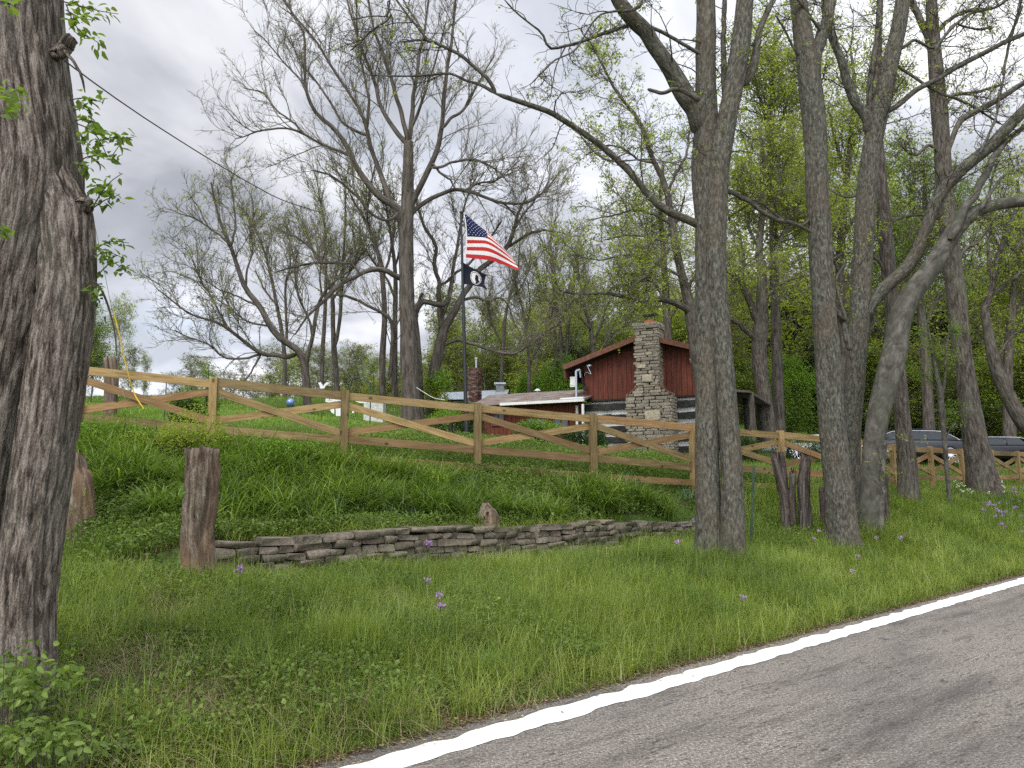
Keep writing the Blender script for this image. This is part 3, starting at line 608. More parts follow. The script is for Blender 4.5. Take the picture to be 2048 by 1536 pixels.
# lean-to wing on the left
aG0, zG = FPx(945, 810, -.9); aG1, zG1 = FPx(1170, 799, -.9); zG = (zG + zG1) / 2
a0w = FPx(952, 850, -.3)[0]
mb = MB(); wallpoly(mb, [(a0w, GB - .4), (a_wl, GB - .4), (a_wl, zG + .05), (a0w, zG + .05)], -.3)
mb.add([H(a0w, -.3, GB - .4), H(a0w, 4, GB - .4), H(a0w, 4, zG + .3), H(a0w, -.3, zG)], [[0, 3, 2, 1]], bc=[(0, 0, 0), (4, 0, 0), (4, 2, 0), (0, 2, 0)])
hbuild(mb, 'wing_wall', SIDING)
aT0, zT = FPx(1012, 787, 2.2); zT = FPx(1090, 783.5, 2.2)[1]; mb = MB()
mb.add([H(aG0, -.95, zG + .02), H(aG1, -.95, zG + .02), H(aG1, 2.2, zT), H(aT0 - .9, 2.2, zT), H(aG0, -.95, zG - .05), H(aG1, -.95, zG - .05), H(aG1, 2.2, zT - .07), H(aT0 - .9, 2.2, zT - .07)], [[0, 1, 2, 3], [7, 6, 5, 4], [0, 4, 5, 1], [2, 6, 7, 3], [3, 7, 4, 0], [1, 5, 6, 2]], bc=[(aG0, 0, 0), (aG1, 0, 0), (aG1, 3, 0), (aT0, 3, 0)] * 2)
hbuild(mb, 'wing_roof', RUST)
mb = MB(); a5 = FPx(1003, 806, -.9)[0]; mb.box(H((a5 + aG1) / 2, -1.0, zG - .04), (aG1 - a5, .12, .11), ax=[E1, E2, EZ]); mb.box(H(aG1 - .55, -.8, zG + .07), (1.0, .3, .06), ax=[E1, E2, EZ]); hbuild(mb, 'gutter', WHITE)
for a_, d_ in ((FPx(1166, 815, -1.0)[0], -1.0), (FPx(1154, 815, -.5)[0], -.5)):
    mb = MB(); mb.box(H(a_, d_, (zG + GB) / 2 - .1), (.09, .07, zG - GB - .2), ax=[E1, E2, EZ]); hbuild(mb, 'downpipe', WHITE)
for x0, x1, y0, y1 in ((1055, 1090, 838, 858), (1108, 1136, 828, 862), (985, 1008, 828, 850)):
    a1, z1 = FPx(x0, y0, -.32); a2, z2 = FPx(x1, y1, -.32)
    w_ = empty('window'); w_.parent = house
    mb = MB(); mb.box(H((a1 + a2) / 2, -.33, (z1 + z2) / 2), (a2 - a1, .03, z1 - z2), ax=[E1, E2, EZ]); hbuild(mb, 'pane', DARKGLASS, w_)
    mb = MB()
    for q_ in (a1, a2, (a1 + a2) / 2): mb.box(H(q_, -.35, (z1 + z2) / 2), (.05, .05, z1 - z2 + .04), ax=[E1, E2, EZ])
    for q_ in (z1, z2): mb.box(H((a1 + a2) / 2, -.352, q_), (a2 - a1 + .1, .05, .05), ax=[E1, E2, EZ])
    hbuild(mb, 'frame', TRIM, w_)
# brick chimney of the wing
ch2 = empty('chimney'); ch2.parent = house
mb = MB(); a1, zt2 = FPx(938, 738, 1.5); a2 = a1 + .42; z0 = FPx(950, 800, 1.5)[1] - 1.2; z = z0; r_ = 0
while z < zt2:
    for f_, (lo, hi) in (('f', (a1, a2)), ('l', (0, a2 - a1)), ('r', (0, a2 - a1))):
        s_ = lo - (r_ % 2) * .1
        while s_ < hi - .03:
            c0, c1 = max(s_, lo), min(s_ + .2, hi)
            if c1 - c0 > .03:
                m_ = (c0 + c1) / 2
                cc = H(m_, 1.5, z + .035) if f_ == 'f' else H(a1 if f_ == 'l' else a2, 1.5 + m_, z + .035)
                mb.box(cc + rng.normal(0, .006, 3), (c1 - c0 - .015, .09, .062), ax=[E1, E2, EZ] if f_ == 'f' else [E2, -E1, EZ], jit=.004)
            s_ += .2
    z += .075; r_ += 1
hbuild(mb, 'bricks', rockmat('old_dark_brick', [(0.06, 0.035, 0.028), (0.14, 0.05, 0.035), (0.09, 0.05, 0.04), (0.20, 0.15, 0.13), (0.05, 0.04, 0.035)]), ch2)
mb = MB(); mb.box(H((a1 + a2) / 2, 1.5 + (a2 - a1) / 2, (z0 + zt2) / 2), (a2 - a1 - .02, a2 - a1 - .02, zt2 - z0), ax=[E1, E2, EZ]); hbuild(mb, 'mortar_core', MORTAR, ch2)
mb = MB(); am = (a1 + a2) / 2; zc2 = FPx(948, 718, 1.8)[1]; mb.cyl(H(am, 1.8, zt2), H(am, 1.8, zc2), .045, .045, 10); mb.cyl(H(am, 1.8, zc2), H(am, 1.8, zc2 + .05), .09, .09, 10); mb.cyl(H(am, 1.8, zt2 - .02), H(am, 1.8, zt2 + .06), .2, .12, 10); hbuild(mb, 'flue_pipe', GALV, ch2)
# hair: small roof vents on the wing
mb = MB(); a1, z1 = FPx(1075, 782, 2.6); mb.cyl(H(a1, 2.6, z1 - .5), H(a1, 2.6, z1), .07, .07, 10); mb.cyl(H(a1, 2.6, z1), H(a1, 2.6, z1 + .1), .16, .06, 12); hbuild(mb, 'roof_vent', WHITE)

# metal roofed shed behind the house
sh = empty('shed', P(950, 800, 38)); prop(sh, 'low shed behind the wing with pale blue-grey metal roof and small square cupola', 'shed')
so = np.array(sh.location); A0 = P(872, 797, 38); A1 = P(1012, 795, 38); T0 = P(888, 785, 41); T1 = P(1018, 779, 41)
mb = MB(); mb.add([A0, A1, T1, T0, A0 - EZ * .06, A1 - EZ * .06, T1 - EZ * .06, T0 - EZ * .06], [[0, 1, 2, 3], [7, 6, 5, 4], [0, 4, 5, 1], [1, 5, 6, 2], [2, 6, 7, 3], [3, 7, 4, 0]]); B0 = T0 * 1.0; 
C0 = A0 + (T0 - A0) * 2; C1 = A1 + (T1 - A1) * 2; C0[2] = A0[2]; C1[2] = A1[2]
mb.add([T0, T1, C1, C0], [[0, 1, 2, 3]]); mb.build('roof', GALV, sh, origin=so)
mb = MB(); gz = G(*A0[:2]) - .5
ins = lambda p: np.array([p[0], p[1] + .25, 0])
Q = [ins(A0), ins(A1), np.array([C1[0], C1[1] - .3, 0]), np.array([C0[0], C0[1] - .3, 0])]
for i in range(4): a, b = Q[i], Q[(i + 1) % 4]; mb.quad((*a[:2], gz), (*b[:2], gz), (*b[:2], A0[2] + .05), (*a[:2], A0[2] + .05))
mb.build('wall', simple('grey_boards', (0.16, 0.14, 0.12), .9, .1, scale=3), sh, origin=so)
mb = MB(); c_ = P(1000, 776, 40.5); mb.box(c_ - EZ * .1, (.42, .42, .55)); mb.build('cupola', simple('cupola_grey', (0.2, .2, .2), .8, .2), sh, origin=so)
mb = MB(); mb.box(c_ + EZ * .22, (.62, .6, .09)); mb.build('cupola_roof', GALV, sh, origin=so)
# small pale shed further left
p0 = P(750, 818, 30); s2 = empty('shed', (p0[0], p0[1], G(p0[0], p0[1]))); prop(s2, 'tiny pale-walled outbuilding with a dark flat roof, left of the big bare tree', 'shed')
mb = MB(); mb.box((0, 0, .45), (.75, .7, 1.0)); mb.build('wall', simple('pale_siding', (0.42, .42, .38), .8, .2), s2); mb = MB(); mb.box((0, 0, 1.0), (1.0, .95, .08)); mb.build('roof', SOFFIT, s2)

# ---------------------------------------------------------------- trees
def limb3(pts, Y, K=14, dY=0.0, root=False, wob=0.0):
    """pts: (px, py, width px) measured on the photo, at distance Y; dY spreads the far end in depth"""
    n = len(pts); A = []
    for i, p in enumerate(pts):
        y = Y + dY * (i / max(n - 1, 1)) ** 1.2; q = P(p[0], p[1], y); A.append([*q, p[2] / 2 * y / F])
    if root: g = G(A[0][0], A[0][1]); A[0][2] = g - 0.25
    C = catmull(A, K); path = C[:, :3]; rad = np.maximum(C[:, 3], 0.004)
    if wob: path[1:-1] += rng.normal(0, wob, (K - 2, 3)) * rad[1:-1, None]
    return path, rad
def lumpy(path, rad, S, amp=0.08, flare=0.35, furrow=0.0, fs=22, seed=0.0):
    """thick trunk with lumps, a root flare and, close up, real furrows"""
    K = len(path); th = np.arange(S) / S * 2 * np.pi; L = np.concatenate([[0], np.cumsum(np.linalg.norm(np.diff(path, axis=0), axis=1))])
    Rr = np.zeros((K, S))
    for i in range(K):
        for j in range(S):
            c, s_ = math.cos(th[j]), math.sin(th[j])
            v = mnoise.noise(Vector((c * 1.3 + seed, s_ * 1.3, L[i] * .9))) * amp * 1.6 + mnoise.noise(Vector((c * 3 + seed, s_ * 3, L[i] * 1.8 + 7))) * amp
            fl = flare * math.exp(-L[i] / max(rad[0] * 1.6, .1)) * (1 + .45 * math.sin(th[j] * 5 + seed))
            r = rad[i] * (1 + v + fl)
            if furrow:
                w_ = mnoise.noise(Vector((c * 2, s_ * 2, L[i] * 1.5 + seed))) * 1.6
                f_ = mnoise.noise(Vector((th[j] * rad[0] * fs + w_, L[i] * 3.2, seed))) ; r -= furrow * max(0, 1 - abs(f_) * 5)
            Rr[i, j] = r
    return tubes(path[None], Rr[None], S)
def spawn(paths, rads, n, t0, t1, lmin, lmax, K, ang=(28, 62), up=0.25, wig=0.22, rscale=0.6, rmax=9, rtip=0.004, down=0.0):
    """n children on the given parents, all at once"""
    B, Kp, _ = paths.shape
    plen = np.linalg.norm(np.diff(paths, axis=1), axis=-1).sum(1); w_ = plen / plen.sum()
    b = rng.choice(B, n, p=w_); t = rng.uniform(t0, t1, n); x = t * (Kp - 1); i = np.minimum(x.astype(int), Kp - 2); f = (x - i)[:, None]
    p = paths[b, i] * (1 - f) + paths[b, i + 1] * f; T = norm(paths[b, i + 1] - paths[b, i]); rp = rads[b, i] * (1 - f[:, 0]) + rads[b, i + 1] * f[:, 0]
    az = norm(rng.normal(size=(n, 3))); az = norm(az - T * (az * T).sum(1, keepdims=True))
    a = np.radians(rng.uniform(*ang, n))[:, None]; d = norm(np.cos(a) * T + np.sin(a) * az + np.array([0, 0, up * .6]))
    L = rng.uniform(lmin, lmax, n) * (1 - 0.45 * t); st = (L / (K - 1))[:, None]
    out_ = np.empty((n, K, 3)); out_[:, 0] = p; cur = rng.normal(0, wig, (n, 3))
    for k_ in range(1, K):
        cur = cur * .5 + rng.normal(0, wig, (n, 3)); d = norm(d + cur + np.array([0, 0, up * .22 - down * k_ / K])); out_[:, k_] = out_[:, k_ - 1] + d * st
    r0 = np.clip(rp * rscale, rtip * 1.3, np.minimum(rmax, 0.003 + L * 0.0082)); tt = np.linspace(0, 1, K)
    return out_, r0[:, None] * (1 - tt) + rtip * tt
def leaves(c, size, n_hint=None, droop=0.2, aspect=0.5):
    """one folded rhombus per centre"""
    n = len(c); d = norm(rng.normal(size=(n, 3)) * [1, 1, .7] + [0, 0, -droop]); s_ = norm(np.cross(d, norm(rng.normal(size=(n, 3)) * .45 + [0, 0, 1])))
    L = size * rng.uniform(.6, 1.3, (n, 1)); w_ = L * aspect * .5
    nrm = np.cross(d, s_)
    V = np.stack([c, c + d * L * .45 + s_ * w_ + nrm * w_ * .25, c + d * L, c + d * L * .45 - s_ * w_ + nrm * w_ * .25], 1)
    return V.reshape(-1, 3), np.arange(n * 4).reshape(n, 4)
def tips_pts(paths, n, spread, t0=0.4, cl=6):
    q = _tips(paths, max(1, n // cl), spread, t0); q = np.repeat(q, cl, 0); return q + rng.normal(0, spread * .45, q.shape)
def _tips(paths, n, spread, t0=0.4):
    B, K, _ = paths.shape; b = rng.integers(0, B, n); t = rng.uniform(t0, 1, n) * (K - 1); i = np.minimum(t.astype(int), K - 2); f = (t - i)[:, None]
    return paths[b, i] * (1 - f) + paths[b, i + 1] * f + rng.normal(0, spread, (n, 3))

TREES = {}
def tree(name, label, Y, trunks, limbs, tw=(60, 400, 2000), L=((1.2, 3.0), (.5, 1.3), (.2, .6)), leaf=None, bk=None, S=14, cat='tree', group=None, up=0.25, wig=0.2, rt=(.010, .007, .005), twm=None, spread=.06, flare=.35, amp=.07, furrow=0, wob=.12, t0=.25, down=0.0, ang=(28, 62)):
    """trunks/limbs: list of (points, depth drift). Twigs grow from the limbs."""
    bk = bk or BARK_DARK; twm = twm or TWIG
    P0 = P(trunks[0][0][0][0], trunks[0][0][0][1], Y); gz = G(P0[0], P0[1]); root = empty(name, (P0[0], P0[1], gz)); prop(root, label, cat, group); O = np.array(root.location)
    mb = MB(); allp, allr = [], []
    for i in range(len(trunks)):
        pts, dY = trunks[i][:2]
        K = 46 if S > 16 else 26; p, r = limb3(pts, Y + (trunks[i][2] if len(trunks[i]) > 2 else 0), K, dY, root=True); r = r * (.88 if Y > 24 else 1)
        if furrow: p = catmull(np.c_[p, r], 190); p, r = p[:, :3], p[:, 3]
        V, F4, B = lumpy(p, r, S if not furrow else 110, amp, flare, furrow, seed=i * 3.1 + Y); mb.add(V, F4, bc=B)
        p, r = limb3(pts, Y, 14, dY, root=True); c_ = catmull(np.c_[p[7:], r[7:]], 14); allp.append(c_[:, :3]); allr.append(c_[:, 3])
    nt_ = len(allp) * 0
    lp, lr = [], []
    for it in limbs:
        pts, dY = it[0], it[1]; off_ = it[2] if len(it) > 2 else 0
        p, r = limb3(pts, Y + off_, 14, dY, wob=wob); r = r * (.82 if Y > 24 else .94); lp.append(p); lr.append(r)
        c_ = catmull(np.c_[p, r], 30); c_[0, 3] *= .45; c_[-1, 3] = min(c_[-1, 3], max(.004, c_[-1, 3] * .4)); V, F4, B = tubes(c_[None, :, :3], c_[None, :, 3], 8 if pts[0][2] * Y / F < .12 else 12); mb.add(V, F4, bc=B)
    mb.build('trunk', bk, root, smooth=True, origin=O)
    if tw:
        SP = np.array(lp if lp else allp); SR = np.array(lr if lr else allr)
        if lp and allp: SP = np.concatenate([SP, np.array(allp)]); SR = np.concatenate([SR, np.array(allr)])
        n1_, n2_, n3_ = tw; mb = MB()
        a, ar = spawn(SP, SR, n1_, t0, 1.0, *L[0], 8, up=up, wig=wig, rtip=rt[0], down=down, ang=ang)
        src = np.concatenate([SP[:, np.linspace(0, 13, 8).astype(int)], a]); sr = np.concatenate([SR[:, np.linspace(0, 13, 8).astype(int)], ar])
        b, br = spawn(src, sr, n2_, .3, 1.0, *L[1], 6, up=up, wig=wig * 1.1, rtip=rt[1], down=down, ang=ang)
        src2 = np.concatenate([a[:, np.linspace(0, 7, 6).astype(int)], b]); sr2 = np.concatenate([ar[:, np.linspace(0, 7, 6).astype(int)], br])
        c, cr2 = spawn(src2, sr2, n3_, .3, 1.0, *L[2], 4, up=up, wig=wig * 1.2, rtip=rt[2], down=down, ang=ang)
        for q, qr, ss in ((a, ar, 5), (b, br, 4), (c, cr2, 3)): V, F4, B = tubes(q, qr, ss); mb.add(V, F4, bc=B)
        mb.build('branches', twm, root, origin=O)
        if leaf:
            for (m_, n_, sz, sp) in leaf:
                V, F4 = leaves(tips_pts(c, n_, sp), sz); MB().add(V, F4).build('crown', m_, root, origin=O)
    return root

# --- the two-stemmed tree between the wall and the road
T2 = tree('roadside_tree', 'tall rough grey tree of two fused stems in the verge', 11.5,
  [([(1416,1125,54),(1417,1050,48),(1415,950,47),(1414,850,47),(1412,750,45),(1413,600,44),(1412,450,46),(1408,350,50),(1411,250,50),(1412,150,42),(1412,50,40),(1413,-90,36)], 0.0),
   ([(1464,1125,52),(1466,1050,48),(1464,950,43),(1457,850,42),(1450,750,41),(1440,650,41),(1432,550,42),(1431,450,44),(1437,330,44),(1454,240,42),(1471,150,40),(1485,60,38),(1497,-90,34)], 0.0, -.12)],
  [([(1405,270,44),(1385,215,44),(1355,165,42),(1330,125,36),(1300,78,34),(1268,40,36),(1240,5,32),(1205,-60,28)], -.6),
   ([(1408,455,20),(1370,440,18),(1340,425,18),(1305,400,16),(1275,360,15),(1240,325,15),(1200,290,14),(1150,255,13),(1110,230,13),(1075,215,12),(1040,203,12),(990,187,10)], -.9),
   ([(990,187,8),(965,172,8),(930,160,6),(900,147,6),(860,150,5),(800,152,4),(735,150,3)], .4, -.9),
   ([(992,188,9),(978,160,9),(950,135,8),(920,110,8),(880,90,7),(850,80,6),(800,84,4)], -.3, -.9),
   ([(852,80,6),(835,45,5),(812,10,5),(790,-40,4)], .2, -1.2),
   ([(782,26,4),(775,40,5),(745,60,5),(720,85,4),(700,102,3)], .3, -1.0), ([(858,82,5),(815,30,5),(782,-10,5),(775,30,4),(745,32,3),(700,40,3)], .3, -1.0),
   ([(1330,125,10),(1290,52,9),(1247,55,9),(1189,73,8),(1144,89,7),(1096,94,6),(1083,65,5),(1055,44,4),(1028,20,4),(1005,-5,3)], -.8, -.2),
   ([(1270,55,9),(1288,51,9),(1325,65,8),(1356,82,8),(1378,95,8),(1400,108,9)], .2, -.4),
   ([(1295,178,8),(1325,186,9),(1349,178,10),(1375,186,12),(1400,200,16)], -.1, -.4),
   ([(1285,0,10),(1265,20,8),(1200,30,4),(1150,100,4),(1110,120,4),(1060,170,3)], -.8, -.6),
   ([(1450,200,14),(1447,110,12),(1448,50,11),(1450,-30,10)], .3), ([(1485,170,22),(1510,125,20),(1520,60,14),(1545,0,12),(1560,-50,10)], .3),
   ([(1440,375,12),(1465,385,11),(1493,400,11),(1541,434,10),(1589,448,9),(1625,465,6)], .8), ([(1170,285,4),(1210,318,5),(1250,322,4),(1300,318,3),(1360,330,3)], -.6, -.6),
   ([(1225,595,2),(1420,585,3)], 0, 3)][:-1],
  tw=(60, 380, 1700), L=((.6, 1.7), (.25, .8), (.1, .32)), leaf=[(LEAF_BUD, 2600, .035, .03), (LEAF_SPRING, 700, .055, .04)], bk=BARK_GREY, S=30, amp=.075, up=.12, wig=.26, rt=(.004, .003, .0025), flare=.42, t0=.15, down=.05)
# --- leaning tree further along
tree('roadside_tree', 'rough grey tree leaning left in the verge, second trunk from the middle', 13.7,
  [([(1690,1112,62),(1684,1050,58),(1678,980,55),(1668,880,52),(1660,780,50),(1652,680,48),(1646,580,46),(1640,480,46),(1635,380,46),(1631,290,46),(1624,200,46),(1612,110,42),(1602,40,38),(1588,-80,34)], 0.0)],
  [([(1622,215,34),(1628,140,30),(1642,80,28),(1655,30,26),(1668,-50,22)], .2), ([(1700,700,14),(1690,660,12),(1676,620,10),(1665,580,8)], .3),
   ([(1630,420,8),(1605,450,7),(1560,435,6),(1520,405,5),(1470,392,4)], -.3), ([(1640,60,8),(1600,5,6),(1570,-30,5)], -.5), ([(1655,600,10),(1690,640,8),(1680,600,7),(1672,560,5),(1695,520,4)], .2),
   ([(1622,130,8),(1590,100,6),(1570,60,5),(1550,30,4)], -.4)],
  tw=(26, 180, 800), L=((.6, 1.6), (.25, .8), (.1, .32)), leaf=[(LEAF_SPRING, 1500, .055, .05)], bk=BARK_GREY, S=26, amp=.07, up=.15, rt=(.004, .003, .0025), flare=.4)
tree('roadside_tree', 'grey forking tree behind the leaning one, its thick limb thrown out to the right', 15.6,
  [([(1705,1065,38),(1703,980,36),(1703,880,36),(1708,780,38),(1716,680,40),(1722,580,40),(1727,480,40),(1734,380,40),(1745,290,38),(1764,200,36),(1782,120,34),(1798,50,32),(1815,-60,28)], 0.0)],
  [([(1722,650,26),(1745,605,26),(1787,562,28),(1828,513,28),(1856,450,26),(1876,396,26),(1897,362,27),(1938,328,26),(1982,290,26),(2020,253,25),(2060,210,24),(2120,150,22)], -.8),
   ([(1893,362,12),(1893,325,12),(1899,290,11),(1917,248,12),(1931,232,14),(1975,212,13),(2016,185,12),(2060,160,11),(2110,150,9)], .4, -.4),
   ([(1736,270,24),(1733,240,22),(1712,205,22),(1692,154,20),(1678,109,18),(1657,52,16),(1645,-30,14)], -.3),
   ([(1738,300,16),(1738,230,14),(1742,150,14),(1755,70,12),(1762,-20,10)], .3), ([(1768,225,13),(1800,208,12),(1830,182,12),(1880,155,12),(1935,122,12),(1990,95,11),(2060,62,10)], -.4),
   ([(1870,100,7),(1900,60,7),(1940,28,6),(1990,15,5),(2020,-5,4)], .2, -.3), ([(1800,100,8),(1830,80,7),(1870,95,6),(1905,50,5),(1925,52,5),(1960,60,4),(1990,52,3)], .4),
   ([(1770,110,6),(1800,135,7),(1870,180,7),(1930,205,6),(1965,225,5),(2005,250,5)], -.2), ([(2010,90,6),(2030,50,6),(2045,10,5)], -.4, -.4), ([(2005,150,6),(2018,90,6),(2035,30,5),(2048,-20,4)], .2, -.4),
   ([(1960,305,6),(1990,240,5),(2000,190,5),(2010,140,4)], .2, -.7), ([(1715,700,12),(1740,660,10),(1748,620,8)], .3)],
  tw=(70, 480, 2400), L=((.6, 2.0), (.3, .9), (.12, .4)), leaf=[(LEAF_BUD, 2400, .05, .05), (LEAF_SPRING, 500, .06, .05)], bk=BARK_GREY, S=22, amp=.05, up=.2, rt=(.006, .004, .003), flare=.2, wig=.28)
tree('roadside_tree', 'smooth pale grey trunk with dark knots, arching over to the right', 14.8,
  [([(1735,1078,42),(1740,1000,40),(1745,920,40),(1755,840,42),(1772,770,46),(1790,700,48),(1800,640,44),(1822,590,40),(1855,545,38),(1885,500,36),(1912,458,34),(1950,424,28),(1995,409,24),(2048,403,22),(2120,405,20)], 0.3)],
  [([(1900,480,24),(1922,430,20),(1948,392,17),(1972,345,16),(1997,300,14),(2025,270,12),(2080,230,10)], .4), ([(1757,1078,18),(1762,1000,17),(1764,930,15),(1768,880,14)], 0, -.1), ([(1960,420,8),(1985,380,7),(2010,350,6),(2048,335,5)], .5)],
  tw=(16, 110, 500), L=((.5, 1.3), (.3, .8), (.1, .35)), leaf=[(LEAF_SPRING, 900, .055, .05)], bk=BARK_BEECH, S=24, amp=.05, up=.1, rt=(.004, .003, .0025), flare=.12)
tree('yard_tree', 'straight dark barked trunk standing by the fence, right of the smooth grey arching one', 18.8,
  [([(1818,1018,44),(1816,960,38),(1812,900,34),(1805,840,30),(1799,760,28),(1791,690,28),(1785,620,28),(1777,540,28),(1770,460,28),(1763,380,26),(1757,300,22),(1753,200,18),(1756,100,16),(1762,-40,12)], 0.0)],
  [([(1772,470,8),(1790,440,7),(1840,430,5),(1880,440,4)], .5), ([(1765,400,8),(1740,372,7),(1700,395,5),(1660,380,4)], .5), ([(1775,560,8),(1755,520,7),(1700,505,6),(1665,520,5),(1640,540,4)], -.5)],
  tw=(24, 160, 700), L=((.6, 1.8), (.3, .9), (.15, .4)), leaf=[(LEAF_SPRING, 1800, .075, .07)], bk=BARK_DARK, S=18, amp=.06, rt=(.006, .004, .003), flare=.2)
tree('yard_tree', 'thick brown furrowed trunk leaning left beside the daffodils near the right edge', 22,
  [([(1972,990,62),(1962,940,50),(1953,890,44),(1942,830,40),(1932,760,36),(1922,690,36),(1914,610,36),(1905,530,36),(1896,450,34),(1889,370,32),(1884,290,32),(1877,200,32),(1870,110,28),(1864,30,24),(1862,-60,20)], 0.0)],
  [([(1876,150,16),(1860,90,16),(1842,45,15),(1822,5,14),(1800,-40,12)], .4), ([(1886,320,8),(1860,290,7),(1830,310,6),(1800,290,5)], -.6), ([(1880,220,10),(1910,190,8),(1950,185,7),(2000,170,5)], .8),
   ([(1870,70,10),(1900,38,9),(1945,20,8),(1990,15,6),(2040,-20,5)], -.6), ([(1905,540,8),(1930,500,7),(1960,480,5),(1990,430,4)], .6)],
  tw=(50, 340, 1600), L=((.8, 2.4), (.4, 1.1), (.15, .5)), leaf=[(LEAF_SPRING, 2400, .08, .08)], bk=BARK_DARK, S=18, amp=.05, rt=(.008, .006, .004), flare=.35, wig=.26)
tree('sapling', 'slender pale sapling standing in front of the fence near the parked cars', 19.8,
  [([(1899,990,9),(1893,930,9),(1889,880,9),(1884,830,12),(1879,780,11),(1871,740,8),(1864,700,6),(1855,650,4)], 0.0)], [([(1884,790,7),(1890,750,5),(1892,700,4),(1900,650,3)], .2), ([(1889,880,3),(1900,860,3),(1912,845,2)], 0)],
  tw=(12, 50, 160), L=((.4, 1.0), (.2, .5), (.1, .2)), leaf=[(LEAF_MID, 1500, .07, .10)], bk=BARK_BEECH, S=10, rt=(.004, .003, .002), flare=.2)
tree('yard_tree', 'dark crooked tree leaning in from the right edge with twisting limbs', 26,
  [([(2120,930,44),(2085,890,40),(2050,850,36),(2020,800,32),(1995,745,28),(1982,695,24),(1974,650,20),(1969,620,18),(1985,575,14),(1992,530,12),(2004,490,11),(2020,450,10),(2035,410,8)], 0.0)],
  [([(1985,590,12),(2005,575,11),(2030,555,10),(2060,535,9)], -.5), ([(1990,720,6),(2010,690,6),(2028,668,5),(2050,660,4)], .4), ([(1985,560,8),(1975,500,7),(1985,440,6),(1980,380,5),(1995,320,4)], .5), ([(2010,480,8),(2030,500,7),(2045,470,6),(2052,420,5)], .3)],
  tw=(34, 240, 1200), L=((.8, 2.2), (.4, 1.1), (.15, .5)), leaf=[(LEAF_SPRING, 3800, .09, .12)], bk=BARK_DARK, S=14, rt=(.009, .007, .005), wig=.3, flare=.1)
# --- huge trunk at the left edge
tree('old_tree', 'massive old trunk of two fused stems with deeply furrowed bark at the left edge', 4.5,
  [([(-90,1440,230),(-84,1300,215),(-74,1150,205),(-60,1000,200),(-32,800,204),(2,600,220),(30,450,236),(42,350,232),(34,250,226),(22,120,220),(14,0,218),(12,-150,214)], 0.1, .12),
   ([(40,1440,150),(45,1340,116),(50,1200,108),(76,1000,110),(106,800,112),(128,640,110),(134,560,106),(134,480,104),(128,420,100),(112,370,84),(92,320,60),(72,270,30)], 0.22, -.05)],
  [([(106,114,26),(122,100,32),(137,86,32),(147,76,26)], .0, .12), ([(150,425,50),(166,415,40),(180,409,24),(186,408,4)], .02, .06),
   ([(128,100,9),(148,125,7),(162,150,6),(168,175,4),(170,184,2)], -.1, .1)],
  tw=None, bk=BARK_OLD, S=20, amp=.03, furrow=.012, flare=.05, t0=2)

